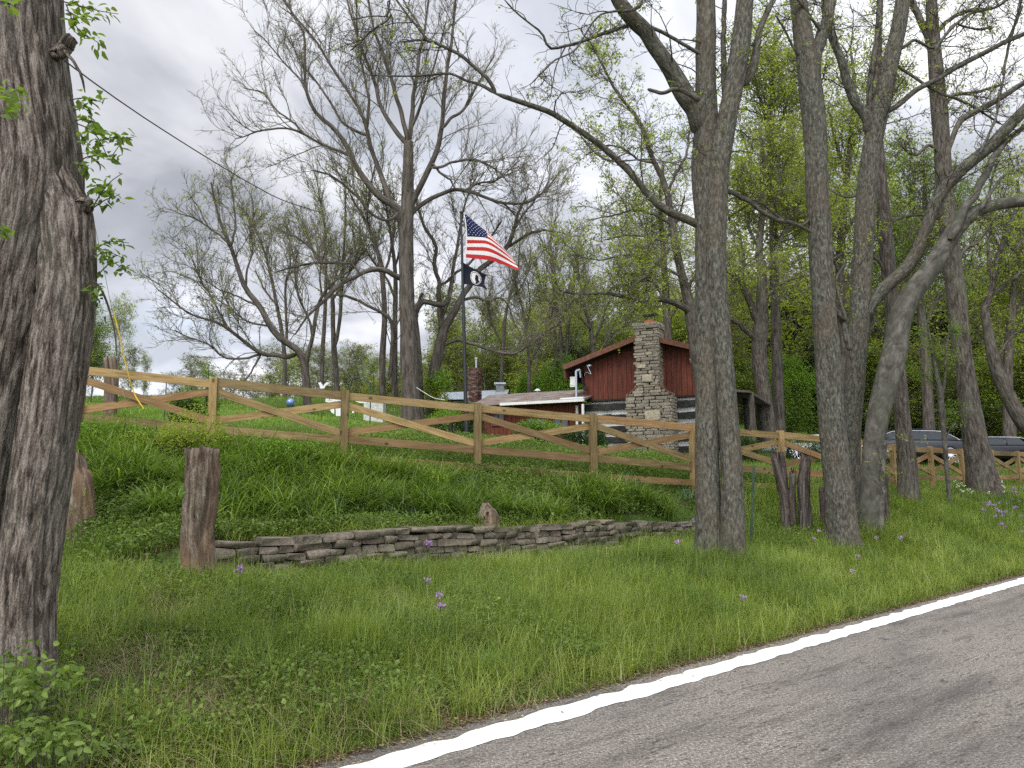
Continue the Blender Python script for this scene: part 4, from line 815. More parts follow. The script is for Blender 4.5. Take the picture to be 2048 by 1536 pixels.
# --- bare trees beyond the fence
tree('bare_tree', 'tallest bare tree beyond the fence, straight thick trunk left of the flagpole', 34,
  [([(824,870,50),(822,800,44),(819,740,42),(817,680,38),(814,620,35),(813,560,34),(812,500,34),(812,460,36),(815,420,32),(816,360,28),(817,300,24),(817,284,22)], 0.0)],
  [([(812,455,26),(792,418,20),(765,398,18),(721,344,15),(700,312,13),(687,281,12),(661,250,11),(638,232,10),(620,203,9),(612,177,8),(609,130,7),(608,70,6),(594,39,4),(565,-5,3)], -1.5),
   ([(700,312,8),(667,297,7),(638,286,6),(607,268,6),(575,257,5),(544,258,5),(513,263,4),(489,273,3),(468,278,2)], -1.5, -.8), ([(520,262,4),(502,261,3),(471,240,3),(455,222,2),(440,211,1.5)], -.4, -2),
   ([(607,268,5),(586,245,5),(557,224,4),(527,187,4),(505,180,3),(487,176,2)], .8, -1.5), ([(620,203,6),(601,161,5),(565,122,4),(531,81,3),(508,60,2)], -.8, -1.2),
   ([(805,450,20),(781,400,15),(768,365,13),(755,325,12),(742,292,11),(734,260,10),(724,229,8),(700,188,7),(669,143,7),(638,91,6),(607,52,5),(565,0,3)], 1.5),
   ([(736,272,8),(690,250,7),(661,206,6),(627,156,5),(601,125,4),(580,73,3)], 1.2, .6), ([(734,262,8),(737,195,7),(726,146,6),(716,91,5),(713,40,4),(712,-20,3)], -1, .6),
   ([(817,290,14),(807,281,13),(789,260,12),(763,213,10),(742,143,8),(721,91,7),(702,30,5),(690,-20,4)], 1.2), ([(816,290,14),(813,270,12),(797,208,11),(781,156,9),(765,104,8),(747,52,6),(735,-10,5)], -1.2),
   ([(817,290,13),(821,255,12),(829,182,10),(838,117,8),(850,60,6),(858,-10,5)], .8), ([(820,265,8),(832,235,8),(845,200,7),(862,150,5),(880,90,4),(893,40,3)], -1.0),
   ([(815,430,18),(825,400,16),(838,376,15),(852,348,15),(864,325,14),(874,295,13),(881,267,12),(884,235,11),(885,205,11),(895,137,9),(905,62,7),(912,-10,5)], -1.8),
   ([(884,258,8),(902,236,8),(925,222,7),(946,185,6),(960,160,5),(973,137,4),(990,110,3)], 1, -1), ([(862,335,8),(885,332,7),(922,321,6),(948,320,6),(973,328,5),(1000,345,4),(1015,365,3)], 1.2, -.8),
   ([(815,438,14),(835,415,12),(864,396,11),(890,386,10),(912,379,10),(935,383,9),(960,390,8),(985,400,8),(1007,407,7),(1035,407,6),(1055,405,6),(1083,386,5),(1108,360,4),(1122,335,3)], 1.8),
   ([(930,381,6),(948,370,6),(966,365,5),(990,362,4),(1012,345,3),(1040,320,2)], .8, .8), ([(810,560,16),(792,553,14),(776,543,13),(748,538,13),(721,549,11),(688,566,10),(661,588,9),(639,612,8),(620,628,6),(605,645,5),(590,670,4)], -2.5),
   ([(720,549,7),(708,532,6),(690,526,6),(655,525,6),(614,528,5),(573,538,4),(549,545,3)], -.8, -1.4), ([(865,326,7),(880,345,6),(900,360,5),(910,378,3)], .5, -.6),
   ([(797,425,10),(780,440,8),(745,430,7),(720,400,6),(690,372,5),(660,350,4),(625,340,3)], -1.5, -.4), ([(1007,407,5),(1030,430,4),(1045,455,3)], .5, 1.2)],
  ang=(18, 46), tw=(260, 1700, 9000), L=((1.5, 4.2), (.8, 2.1), (.3, .95)), leaf=[(LEAF_BUD, 7000, .07, .05)], bk=BARK_FAR, S=16, up=.32, wig=.13, rt=(.009, .0065, .0045), twm=TWIG_PALE, flare=.25, wob=.2, t0=.2)
tree('bare_tree', 'dark leaning bare tree just right of the flagpole base, trunk slanting up to the right', 37,
  [([(866,830,30),(864,790,28),(868,745,26),(875,710,24),(882,680,24),(890,652,22),(908,625,16),(926,590,14),(941,569,13),(957,541,13),(982,522,12),(1014,495,11),(1028,459,9),(1035,430,7),(1052,395,5)], 0.0)],
  [([(882,680,14),(879,626,13),(880,571,11),(869,530,10),(872,495,9),(853,459,8),(840,425,6),(832,390,4)], -1), ([(880,650,10),(890,620,9),(898,588,9),(908,530,8),(916,490,7),(924,440,6),(935,390,4),(955,350,3)], 1),
   ([(887,692,9),(898,686,8),(913,681,8),(946,689,7),(982,700,6),(1017,708,6),(1050,697,5),(1083,672,4),(1105,655,3)], -1.5), ([(922,602,8),(951,595,7),(976,601,6),(1001,596,5),(1017,612,4),(1030,655,3)], 1),
   ([(1014,495,8),(1042,476,7),(1077,462,6),(1110,463,4),(1135,470,3)], 1), ([(878,571,8),(895,560,7),(912,545,7),(935,530,6),(960,500,6),(985,470,5),(1005,440,4)], -1), ([(1028,460,6),(1045,430,5),(1070,400,4),(1085,360,3)], -.5)],
  ang=(18, 46), tw=(110, 650, 3200), L=((1.4, 3.6), (.7, 1.9), (.3, .85)), leaf=[(LEAF_BUD, 2500, .085, .05)], bk=BARK_FAR, S=14, up=.25, wig=.17, rt=(.009, .0065, .0045), wob=.25, twm=TWIG_PALE)
tree('dead_tree', 'broken dark dead tree with a bent stub limb, right of the tallest bare trunk', 36,
  [([(838,850,22),(838,780,20),(834,700,20),(830,660,20),(828,632,18),(836,612,16),(848,602,14),(862,606,12),(882,610,13),(896,604,9),(903,580,6),(908,545,4)], 0.0)],
  [([(828,640,8),(840,595,7),(846,585,5)], .2)], tw=(10, 60, 240), L=((.8, 1.8), (.4, 1.0), (.2, .5)), bk=BARK_DARK, S=12, rt=(.012, .009, .007))
tree('bare_tree', 'low spreading bare tree whose limbs sweep far out to the left over the fence', 30,
  [([(615,860,20),(614,800,18),(612,760,17),(608,725,17),(600,708,17),(592,697,16),(575,686,15),(562,678,15),(541,653,14),(519,612,13),(491,577,12),(475,533,10),(461,492,9),(442,448,7),(431,407,5),(422,365,4)], -1.5)],
  [([(461,492,6),(445,475,6),(423,459,5),(390,437,4),(370,430,3),(352,425,2)], -.5, -1.2), ([(462,492,6),(468,470,6),(471,435,5),(466,395,4),(462,350,3)], .5, -1.2),
   ([(598,706,11),(580,714,11),(562,713,11),(542,709,10),(524,708,10),(491,686,9),(470,668,8),(453,656,8),(420,640,6),(382,629,5),(349,604,4),(316,580,3)], -1.8),
   ([(453,656,6),(446,640,6),(436,620,5),(426,599,5),(414,580,4),(404,566,4),(390,533,3),(380,510,2)], -.5, -1), ([(524,708,7),(491,716,6),(453,716,5),(430,700,4),(410,685,4),(372,672,3),(350,660,2)], -1.5, -.4),
   ([(524,705,6),(510,730,5),(495,755,4),(480,775,4)], -.6, -.4), ([(519,612,6),(500,605,5),(470,590,4),(440,580,3),(410,560,2)], -.8, -.8), ([(491,577,6),(495,540,5),(505,500,4),(500,460,4),(512,420,3)], .8, -.8),
   ([(541,653,6),(525,650,5),(490,640,4),(450,610,3),(420,590,2)], .8, -.5)],
  ang=(16, 42), tw=(110, 700, 3400), L=((1.1, 3.0), (.6, 1.6), (.25, .75)), leaf=[(LEAF_BUD, 4500, .07, .06), (LEAF_SPRING, 2500, .075, .08)], bk=BARK_FAR, S=14, up=.2, wig=.17, rt=(.008, .0055, .004), wob=.2, twm=TWIG_PALE)
slim = [
 ('slim bare tree rising behind the low spreading one, forking in two near its middle', 38, [(615,850,14),(614,790,13),(614,722,13),(625,675,12),(633,626,11),(644,593,9),(666,565,7),(700,540,5),(730,500,3)], [[(625,675,7),(618,640,6),(600,600,5),(590,550,4),(595,500,3)], [(644,593,5),(640,550,4),(650,500,3)]]),
 ('thin bare tree left of the low forked trunk, curving left as it climbs', 42, [(570,850,14),(569,780,13),(569,713,12),(562,653,11),(554,612,10),(540,544,8),(524,489,6),(505,450,5),(491,425,3)], [[(573,690,7),(573,653,7),(571,571,6),(580,533,5),(578,480,3)], [(554,612,5),(530,580,4),(510,540,3)]]),
 ('straight slim bare trunk behind the white ornament on the fence line', 40, [(676,850,20),(675,790,18),(670,722,17),(666,653,14),(665,599,12),(655,558,10),(628,503,8),(595,476,6),(570,465,4),(546,452,3)], [[(672,690,9),(680,630,9),(684,571,8),(688,489,6),(690,435,5),(692,370,3)], [(666,600,6),(690,560,5),(715,510,4),(720,450,3)]]),
 ('pale thin bare trunk just left of the white ornament', 44, [(644,850,14),(644,763,13),(645,708,12),(650,626,11),(652,544,9),(650,462,6),(640,400,4),(632,350,3)], [[(650,600,6),(670,560,5),(680,500,4)], [(652,540,5),(625,500,4),(610,450,3)]]),
 ('left one of the bare trunks standing close together left of the tallest tree', 37, [(766,860,22),(765,790,20),(765,708,18),(769,640,16),(765,558,14),(751,489,11),(735,455,8),(726,430,7),(705,400,5),(690,350,3)], [[(778,760,10),(784,700,10),(780,640,9),(737,612,7),(696,593,6),(660,590,4)], [(765,558,7),(780,510,6),(790,450,4),(785,400,3)], [(750,489,6),(735,440,5),(740,380,4),(750,330,3)]]),
 ('bare trunk close against the left side of the tallest tree', 39, [(789,860,20),(789,776,18),(789,700,17),(790,640,15),(791,560,13),(786,500,10),(778,450,7),(770,400,5),(760,340,3)], [[(791,600,7),(775,560,6),(745,520,4),(720,480,3)], [(789,540,6),(800,490,5),(795,430,4)]]),
 ('thin young bare tree left of the red roofed cabin wing, with a forked top', 42, [(1118,850,12),(1116,780,11),(1112,700,10),(1108,640,9),(1112,560,7),(1100,500,5),(1110,440,3)], [[(1110,660,6),(1130,620,5),(1140,570,4),(1160,520,3)], [(1108,620,5),(1085,580,4),(1070,530,3)]]),
 ('pale twin stemmed bare tree above the cabin wing roof', 46, [(1128,840,14),(1126,760,13),(1122,690,12),(1118,640,11),(1110,590,9),(1104,540,6),(1098,480,4)], [[(1128,760,10),(1134,700,9),(1138,640,8),(1146,590,6),(1150,530,4)], [(1118,640,5),(1150,610,4),(1180,560,3)]]),
 ('thin bare tree standing behind the cabin wing, right of the brick chimney', 40, [(1060,850,14),(1058,790,13),(1058,740,11),(1056,690,9),(1050,640,8),(1040,600,6),(1030,560,4)], [[(1058,730,7),(1080,690,6),(1095,650,5),(1110,610,3)], [(1052,660,5),(1060,610,4),(1055,560,3)]]),
 ('thin leafless tree behind the left slope of the red gable roof', 42, [(1192,800,16),(1190,740,15),(1186,700,13),(1180,650,11),(1168,610,8),(1160,560,6),(1150,500,4)], [[(1186,690,8),(1202,650,7),(1215,610,5),(1240,570,3)], [(1182,660,6),(1165,640,5),(1140,610,3)], [(1190,720,6),(1210,690,5),(1235,660,4),(1260,650,3)]]),
 ('spindly leafless tree in the gap between the flags and the arching limb', 48, [(1000,850,13),(1002,780,12),(1006,700,11),(1010,640,10),(1020,590,8),(1035,540,6),(1040,480,4)], [[(1006,690,6),(985,650,5),(975,600,3)], [(1018,600,5),(1045,570,4),(1065,520,3)]]),
]
for lab, Y_, tr, lm in slim:
    tr = [(a, b, w_ * .8) for a, b, w_ in tr]
    tree('slim_tree', lab, Y_, [(tr, rng.uniform(-1, 1))], [(l_, rng.uniform(-1, 1)) for l_ in lm], ang=(15, 42), tw=(46, 260, 1300), L=((1.4, 3.8), (.7, 1.8), (.3, .8)), leaf=[(LEAF_BUD, 1800, .09, .06), (LEAF_SPRING, 500, .10, .08)], bk=BARK_FAR, S=9, up=.34, wig=.11,
         rt=(.008, .006, .0045), group='slim bare trees at the edge of the wood', t0=.15, twm=TWIG_PALE, flare=.2)
# --- leafing trees behind and beside the house
tree('leafing_tree', 'dark tree whose crooked limb reaches left over the stone chimney', 25,
  [([(1420,900,34),(1412,820,34),(1402,750,34),(1392,690,34),(1385,640,32),(1376,596,24),(1365,555,20),(1356,515,18),(1349,478,18),(1342,430,16),(1333,380,14),(1320,345,13),(1305,318,11),(1295,290,10),(1281,246,9),(1255,210,8),(1233,185,7),(1205,130,5),(1178,80,4)], 0.0)],
  [([(1392,645,18),(1375,622,17),(1355,606,16),(1332,600,15),(1310,598,14),(1285,604,13),(1262,597,12),(1240,590,11),(1215,590,9),(1195,584,8),(1160,591,7),(1140,583,6),(1125,585,6),(1110,597,4),(1088,615,3)], -2.0),
   ([(1265,597,7),(1262,578,7),(1280,560,7),(1300,545,6),(1320,520,5),(1340,500,4)], .8, -1.2), ([(1322,600,6),(1318,575,6),(1300,562,5),(1290,555,4)], .5, -.8), ([(1210,590,5),(1225,575,5),(1245,568,4),(1270,570,3)], .5, -1.3),
   ([(1120,588,4),(1110,565,4),(1105,530,3),(1095,500,2)], .3, -1.8), ([(1335,390,8),(1350,350,7),(1372,310,6),(1380,260,5)], .5), ([(1308,325,7),(1280,320,6),(1250,300,5),(1215,290,4),(1180,300,3)], -.8), ([(1345,450,8),(1310,430,6),(1270,420,5),(1230,430,4),(1180,440,3)], -1),
   ([(1365,555,8),(1335,540,7),(1300,520,6),(1250,510,5),(1200,520,4),(1150,510,3)], -1.2), ([(1350,490,7),(1320,480,6),(1260,470,5),(1210,480,4)], 1.2)],
  tw=(110, 800, 4200), L=((.9, 2.4), (.4, 1.1), (.2, .5)), leaf=[(LEAF_SPRING, 9500, .10, .12), (LEAF_BUD, 3000, .08, .08)], bk=BARK_DARK, S=16, up=.15, wig=.2, rt=(.009, .006, .004), wob=.25, twm=TWIG_PALE)
tree('leafing_tree', 'stout dark trunk rising behind the porch roof with pale green young leaves', 33,
  [([(1535,905,42),(1533,850,38),(1526,780,34),(1520,730,33),(1518,690,34),(1522,650,34),(1524,600,26),(1524,550,22),(1518,500,18),(1522,450,15),(1530,390,12),(1528,330,9),(1520,260,6)], 0.0)],
  [([(1518,660,20),(1505,620,18),(1492,580,17),(1475,555,15),(1452,540,12),(1420,530,9),(1390,500,6)], -1), ([(1515,685,13),(1498,668,12),(1480,650,12),(1462,640,10),(1440,642,8),(1410,650,5)], -1), ([(1522,560,10),(1545,525,9),(1560,480,7),(1585,440,5),(1600,400,4)], 1),
   ([(1520,500,9),(1500,460,8),(1490,400,6),(1470,350,4)], .8), ([(1525,440,8),(1550,400,7),(1565,340,5),(1590,290,3)], -1), ([(1524,600,9),(1550,580,7),(1580,560,5),(1620,550,4)], -.8), ([(1484,565,8),(1488,520,7),(1478,470,5),(1455,430,4)], .5)],
  tw=(110, 800, 3800), L=((1.2, 3.4), (.6, 1.5), (.25, .7)), leaf=[(LEAF_SPRING, 15000, .13, .2), (LEAF_OLIVE, 4000, .12, .18)], bk=BARK_DARK, S=14, up=.2, wig=.24, rt=(.010, .007, .005), wob=.2, twm=TWIG_PALE)
for lab, Y_, tr, lm, lf, n_ in [
  ('airy yellow-green tree filling the gap between the two-stemmed and the leaning roadside trees', 36, [(1560,880,26),(1556,780,24),(1552,650,22),(1548,520,20),(1545,400,16),(1540,280,12),(1545,160,8),(1550,60,5)], [[(1548,500,10),(1580,440,8),(1610,380,6)], [(1546,420,9),(1510,340,7),(1480,260,5)], [(1542,300,8),(1570,220,6),(1590,130,4)], [(1541,260,7),(1515,180,5),(1500,100,4)]], LEAF_SPRING, 15000),
  ('airy yellow-green tree seen between the forked grey tree and its left neighbour', 38, [(1690,890,26),(1688,760,24),(1684,640,22),(1680,520,19),(1690,400,16),(1700,290,12),(1710,180,8),(1700,90,5)], [[(1684,560,10),(1655,480,8),(1640,400,6)], [(1684,480,9),(1730,400,7),(1780,330,5)], [(1694,360,8),(1670,280,6),(1655,210,4)], [(1702,260,7),(1740,200,5),(1780,150,3)]], LEAF_SPRING, 15000),
  ('light green tree behind the thick brown leaning trunk on the right', 36, [(1860,900,26),(1855,800,24),(1850,700,22),(1840,600,18),(1835,500,14),(1850,400,10),(1845,320,6)], [[(1850,650,10),(1880,590,8),(1930,540,5)], [(1842,600,9),(1800,540,7),(1780,480,4)], [(1836,520,8),(1875,470,6),(1900,420,4)]], LEAF_MID, 12000),
  ('mossy green tree at the far right edge above the field', 38, [(2020,900,30),(2018,840,26),(2015,760,22),(2020,660,18),(2030,560,14),(2040,450,10),(2035,360,6)], [[(2016,740,10),(1980,680,8),(1940,640,5)], [(2022,640,9),(2060,580,7),(2100,520,4)], [(2030,560,8),(2000,500,6),(1975,440,4)]], LEAF_SPRING, 11000),
  ('tall pale green tree showing behind the chimney and the gable ridge', 44, [(1340,880,26),(1338,760,24),(1335,660,20),(1330,560,16),(1325,480,12),(1320,400,8),(1325,330,5)], [[(1336,640,10),(1370,590,8),(1400,530,5)], [(1332,600,9),(1290,540,7),(1250,490,4)], [(1326,490,8),(1355,440,6),(1370,390,4)], [(1328,540,7),(1300,480,5),(1280,440,4),(1270,400,3)]], LEAF_SPRING, 8500),
  ]:
    tree('leafing_tree', lab, Y_, [(tr, 0)], [(l_, rng.uniform(-1.5, 1.5)) for l_ in lm], tw=(110, 800, 3600), L=((1.5, 4.2), (.7, 1.8), (.3, .8)), leaf=[(lf, int(n_ * 1.1), .14, .26), (LEAF_OLIVE, n_ // 5, .12, .24)], bk=BARK_FAR, S=10, up=.18, wig=.2, rt=(.010, .007, .005), t0=.05, twm=TWIG_PALE)

# ---------------------------------------------------------------- the wood behind the yard
def generic_tree(hgt, spread, n, leaf, conical=False, bare=False, lsz=.21, trunk_r=.11):
    pts = np.array([[rng.normal(0, .12 * i / 6) * hgt / 8, rng.normal(0, .12 * i / 6) * hgt / 8, hgt * i / 9 - (.3 if i == 0 else 0)] for i in range(10)]); pts[0, :2] = 0
    p = catmull(pts, 14); r = np.linspace(trunk_r, .02, 14)
    root = empty('wood_tree'); mb = MB(); V, F4, B = tubes(p[None], r[None], 8); mb.add(V, F4, bc=B)
    a, ar = spawn(p[None], r[None], n[0], .12 if not bare else .3, .97, spread * .7, spread * 1.5, 7, ang=(50, 85) if conical else (30, 65), up=0 if conical else .22, wig=.16, rtip=.009)
    b, br = spawn(a, ar, n[1], .2, 1, spread * .25, spread * .6, 5, up=.1, wig=.2, rtip=.006)
    c, cr_ = spawn(b, br, n[2], .2, 1, .3, .9, 3, up=.1, wig=.2, rtip=.004)
    for q, qr, ss in ((a, ar, 5), (b, br, 3), (c, cr_, 3)): V, F4, B = tubes(q, qr, ss); mb.add(V, F4, bc=B)
    mb.build('trunk', BARK_WOOD, root)
    for m_, k_, s_ in leaf: V, F4 = leaves(tips_pts(c, k_, s_, 0), lsz); MB().add(V, F4).build('crown', m_, root)
    return root
def copy_tree(o, parent=None):
    c = o.copy(); COL.objects.link(c); c.parent = parent
    for ch_ in o.children: copy_tree(ch_, c)
    return c
def place(proto, used, loc, sc, rz, wide=1.0):
    o = copy_tree(proto) if used else proto
    o.location = [float(v) for v in loc]; o.scale = (sc * wide, sc * wide, sc); o.rotation_euler.z = rz; return o
protos = {
 'olive': (lambda: generic_tree(12, 3.2, (46, 420, 2400), [(LEAF_OLIVE, 4500, .25), (LEAF_SPRING, 2000, .3)]), 'tall thin-crowned tree with sparse olive young leaves in the wood behind the yard', 12),
 'spring': (lambda: generic_tree(11, 3.2, (46, 420, 2400), [(LEAF_SPRING, 7500, .3)]), 'yellow-green leafed tree in the wood behind the yard', 11),
 'mid': (lambda: generic_tree(10, 3.4, (50, 420, 2400), [(LEAF_MID, 6000, .35), (LEAF_SPRING, 4000, .35)]), 'full mid green leafy tree in the wood behind the yard', 10),
 'cedar': (lambda: generic_tree(9, 2.0, (70, 500, 2400), [(LEAF_CEDAR, 12000, .2)], conical=True), 'dark evergreen tree in the wood behind the yard', 9),
 'bare': (lambda: generic_tree(13, 3.4, (50, 500, 3400), [(LEAF_BUD, 3500, .15)], bare=True), 'leafless grey tree in the wood behind the yard', 13)}
pr_used = {}; WOODS = []
def wood(kind, px, pytop, Y, wide=1.0):
    f_, lab, h0 = protos[kind]
    if kind not in pr_used: pr_used[kind] = [f_(), 0]
    t = P(px, pytop, Y); g = G(t[0], Y); sc = max((t[2] - g) / h0, .15)
    o = place(pr_used[kind][0], pr_used[kind][1] > 0, (t[0], Y, g - .1), sc, rng.uniform(0, 6), wide); pr_used[kind][1] += 1
    prop(o, lab, 'tree', 'trees of the wood behind the yard'); WOODS.append((px, kind, o))
W_ = []
for i in range(24):                                                    # right, thick green
    x = 1440 + i * 31 + rng.uniform(-10, 10); W_.append((rng.choice(['mid', 'spring', 'olive', 'cedar', 'spring', 'olive']), x, rng.uniform(560, 665), rng.uniform(50, 66), 1.5))
for i in range(12): W_.append((rng.choice(['mid', 'cedar', 'spring', 'olive']), 1445 + i * 62 + rng.uniform(-15, 15), rng.uniform(690, 740), rng.uniform(43, 49), 1.9))
for i in range(13): W_.append((rng.choice(['spring', 'olive', 'olive', 'mid']), 890 + i * 44 + rng.uniform(-10, 10), rng.uniform(625, 695), rng.uniform(58, 76), 1.4))
for i in range(12): W_.append((rng.choice(['bare', 'olive', 'bare']), 880 + i * 42 + rng.uniform(-12, 12), rng.uniform(570, 650), rng.uniform(62, 80), 1.1))
for i in range(8): W_.append((rng.choice(['olive', 'mid', 'cedar']), 1150 + i * 32 + rng.uniform(-8, 8), rng.uniform(645, 690), rng.uniform(52, 60), 1.7))
for i in range(13): W_.append((rng.choice(['spring', 'olive', 'olive', 'bare']), 560 + i * 27 + rng.uniform(-8, 8), rng.uniform(680, 745), rng.uniform(50, 70), 1.3))
for i in range(8): W_.append((rng.choice(['olive', 'bare', 'spring']), 350 + i * 28 + rng.uniform(-6, 6), rng.uniform(705, 755), rng.uniform(44, 52), 1.3))
W_ += [('mid', 168, 628, 26, 1.0), ('mid', 192, 660, 27, 1.0), ('spring', 243, 618, 30, .75), ('olive', 268, 690, 31, .9), ('spring', 292, 715, 33, .8), ('mid', 130, 600, 30, 1.0), ('cedar', 60, 620, 32, 1), ('mid', -60, 560, 30, 1), ('spring', 1372, 640, 52, 1.6), ('spring', 1352, 655, 50, 1.6),
       ('mid', 1560, 600, 70, 1.6), ('spring', 1620, 330, 50, 1.0), ('spring', 1760, 430, 50, 1.0), ('olive', 1850, 520, 50, 1.1), ('spring', 1950, 560, 48, 1.1), ('spring', 2040, 520, 46, 1.0), ('olive', 1450, 500, 48, 1.0),
       ('mid', 2160, 520, 50, 1.4), ('olive', 1560, 380, 60, 1.3), ('olive', 1800, 540, 60, 1.6), ('spring', 1290, 560, 56, 1.1), ('olive', 1180, 560, 54, 1.0)]
for w in W_: wood(str(w[0]), *w[1:])
MARKS = [(0, 'the big left trunk'), (230, 'the first fence bay'), (412, 'the second fence post'), (560, 'the blue garden ball'), (700, 'the garden arch'), (820, 'the tallest bare tree'), (930, 'the flagpole'), (1010, 'the shed cupola'), (1100, 'the cabin wing roof'), (1200, 'the left slope of the gable'), (1297, 'the stone chimney'),
         (1440, 'the two-stemmed roadside tree'), (1530, 'the porch roof'), (1665, 'the leaning roadside tree'), (1800, 'the parked cars'), (1930, 'the thick brown leaning trunk'), (2048, 'the right edge of the field')]
ADJ = {'olive': 'thin-crowned olive', 'spring': 'yellow-green', 'mid': 'full mid-green', 'cedar': 'dark evergreen', 'bare': 'leafless grey'}
grp_ = {}
for px, kind, o in WOODS: grp_.setdefault((kind, min(MARKS, key=lambda q: abs(q[0] - px))[1]), []).append((px, o))
for (kind, mk), lst in grp_.items():
    lst.sort(key=lambda q: q[0]); n = len(lst); ords = {1: [''], 2: ['left one of two ', 'right one of two ']}.get(n, ['leftmost of several '] + [w_ + ' of several ' for w_ in ('second', 'third', 'fourth', 'fifth', 'sixth', 'seventh', 'eighth')[:n - 2]] + ['rightmost of several '])
    for (px, o), od in zip(lst, ords): o['label'] = (od + ADJ[kind] + (' wood trees' if od else ' wood tree') + ' behind ' + mk)
# far wooded hill: one mass
mb = MB(); n = 90000
az = rng.uniform(-.72, .85, n); Yf = rng.uniform(95, 165, n); Xf = Yf * np.tan(az) ; keep = (Xf / Yf > -.33) | (rng.random(n) < .25); Xf, Yf = Xf[keep], Yf[keep]
gz = ground(Xf, Yf); bump_ = np.array([mnoise.noise(Vector((a * .10, b * .10, 0))) for a, b in zip(Xf, Yf)])
lim = np.interp(Xf / Yf, [-.7, -.4, -.33, -.1, .1, .9], [2, 2, 6, 8, 8, 8]); Zf = gz + rng.random(len(Xf)) ** .6 * lim * (1 + .7 * bump_)
V, F4 = leaves(np.stack([Xf, Yf, Zf], 1), 1.1, aspect=.8); mb.add(V, F4); prop(mb.build('far_woods', LEAF_OLIVE), 'hazy olive green wooded hillside filling the distance behind the trees', 'woods', kind='stuff')

# ---------------------------------------------------------------- shrubs
def shrub(name, label, px, pyb, pyt, Y, wpx, mats, n=9000, sz=.07, lobes=7, cat='shrub', depth=1.0, group=None):
    c = P(px, pyb, Y); g = G(c[0], Y); top = P(px, pyt, Y)[2]; w_ = wpx / F * Y / 2; h_ = top - g
    root = empty(name, (c[0], Y, g)); prop(root, label, cat, group)
    cs = [(rng.uniform(-.6, .6) * w_, rng.uniform(-.5, .5) * w_ * depth, rng.uniform(.15, .55) * h_, rng.uniform(.35, .6)) for _ in range(lobes)] + [(0, 0, .5 * h_, .62)]
    pts = []
    for i in range(n):
        a = cs[i % len(cs)]; d = rng.normal(size=3); d /= np.linalg.norm(d); rr = rng.uniform(.45, 1.0) ** .5 * a[3]
        pts.append((a[0] + d[0] * rr * w_ * .8, a[1] + d[1] * rr * w_ * depth * .8, max(.02, a[2] + d[2] * rr * h_ * .8)))
    pts = np.array(pts)
    st = []
    for i in range(26): e_ = pts[rng.integers(len(pts))]; st.append(catmull([(0, 0, -.1), (e_[0] * .4, e_[1] * .4, e_[2] * .6), e_], 6))
    st = np.array(st); V, F4, B = tubes(st, np.tile(np.linspace(.02, .006, 6), (26, 1)), 5); MB().add(V, F4, bc=B).build('stems', TWIG, root)
    for i, m_ in enumerate(mats):
        q = pts[i::len(mats)] if i == 0 or len(mats) == 1 else pts[np.argsort(-pts[:, 2])[:len(pts) // 4]] + rng.normal(0, .05, (len(pts) // 4, 3)) + [0, 0, .04]
        V, F4 = leaves(q, sz); MB().add(V, F4).build('foliage', m_, root)
    return root
shrub('evergreen_shrub', 'tall dark evergreen shrub at the foot of the flagpole', 905, 905, 806, 23.5, 140, [LEAF_DARK, LEAF_BRIGHT], 16000, .06)
shrub('evergreen_shrub', 'low wide dark evergreen with yellow-green tips in front of the cabin wing windows', 1085, 915, 838, 25.5, 150, [LEAF_DARK, LEAF_BRIGHT], 15000, .06)
shrub('evergreen_shrub', 'low dark evergreen against the log wall, left of the stone chimney base', 1175, 918, 842, 26, 105, [LEAF_DARK], 10000, .06)
shrub('evergreen_shrub', 'dark evergreen by the porch post, behind the fence', 1475, 915, 862, 26, 110, [LEAF_DARK], 9000, .06)
shrub('evergreen_shrub', 'small dark bush seen through the fence right of the rotten posts', 1600, 915, 862, 30, 120, [LEAF_DARK, LEAF_MID], 8000, .07)
shrub('flowering_shrub', 'big dark bush with pale flower specks left of the leaning roadside tree', 1590, 880, 700, 38, 180, [LEAF_MID, LEAF_BRIGHT], 16000, .12)
shrub('leafy_shrub', 'bright yellow-green bush topping the rail at the second fence post', 412, 830, 718, 15.2, 75, [LEAF_BRIGHT], 2600, .06)
shrub('leafy_shrub', 'dark leafy bush behind the fence, left of the second post', 385, 860, 775, 16.0, 120, [LEAF_DARK, LEAF_MID], 5000, .07)
shrub('leafy_shrub', 'straggly yellow-green bush in front of the second fence post', 400, 930, 800, 12.9, 210, [LEAF_SPRING], 6500, .045)
shrub('leafy_shrub', 'low yellow-green weeds hiding the bottom rail beside the big left trunk', 240, 930, 838, 12.7, 230, [LEAF_SPRING, LEAF_BRIGHT], 6000, .045)
shrub('leafy_shrub', 'loose yellow-green weeds in front of the fence between second and third post', 540, 945, 872, 13.3, 210, [LEAF_BRIGHT], 5000, .045)
shrub('leafy_shrub', 'low green bush behind the fence near the big left trunk', 240, 880, 825, 15.2, 160, [LEAF_MID], 4500, .06)
shrub('leafy_shrub', 'fresh green round bush behind the cabin wing roof', 1130, 800, 700, 42, 120, [LEAF_BRIGHT], 9000, .13)
shrub('leafy_shrub', 'fresh green bush between the wing roof and the slim trunks', 1055, 800, 735, 42, 70, [LEAF_BRIGHT], 5000, .13)
shrub('leafy_shrub', 'yellow-green bush at the foot of the tallest bare tree', 872, 830, 735, 36, 70, [LEAF_SPRING, LEAF_BRIGHT], 5000, .11)

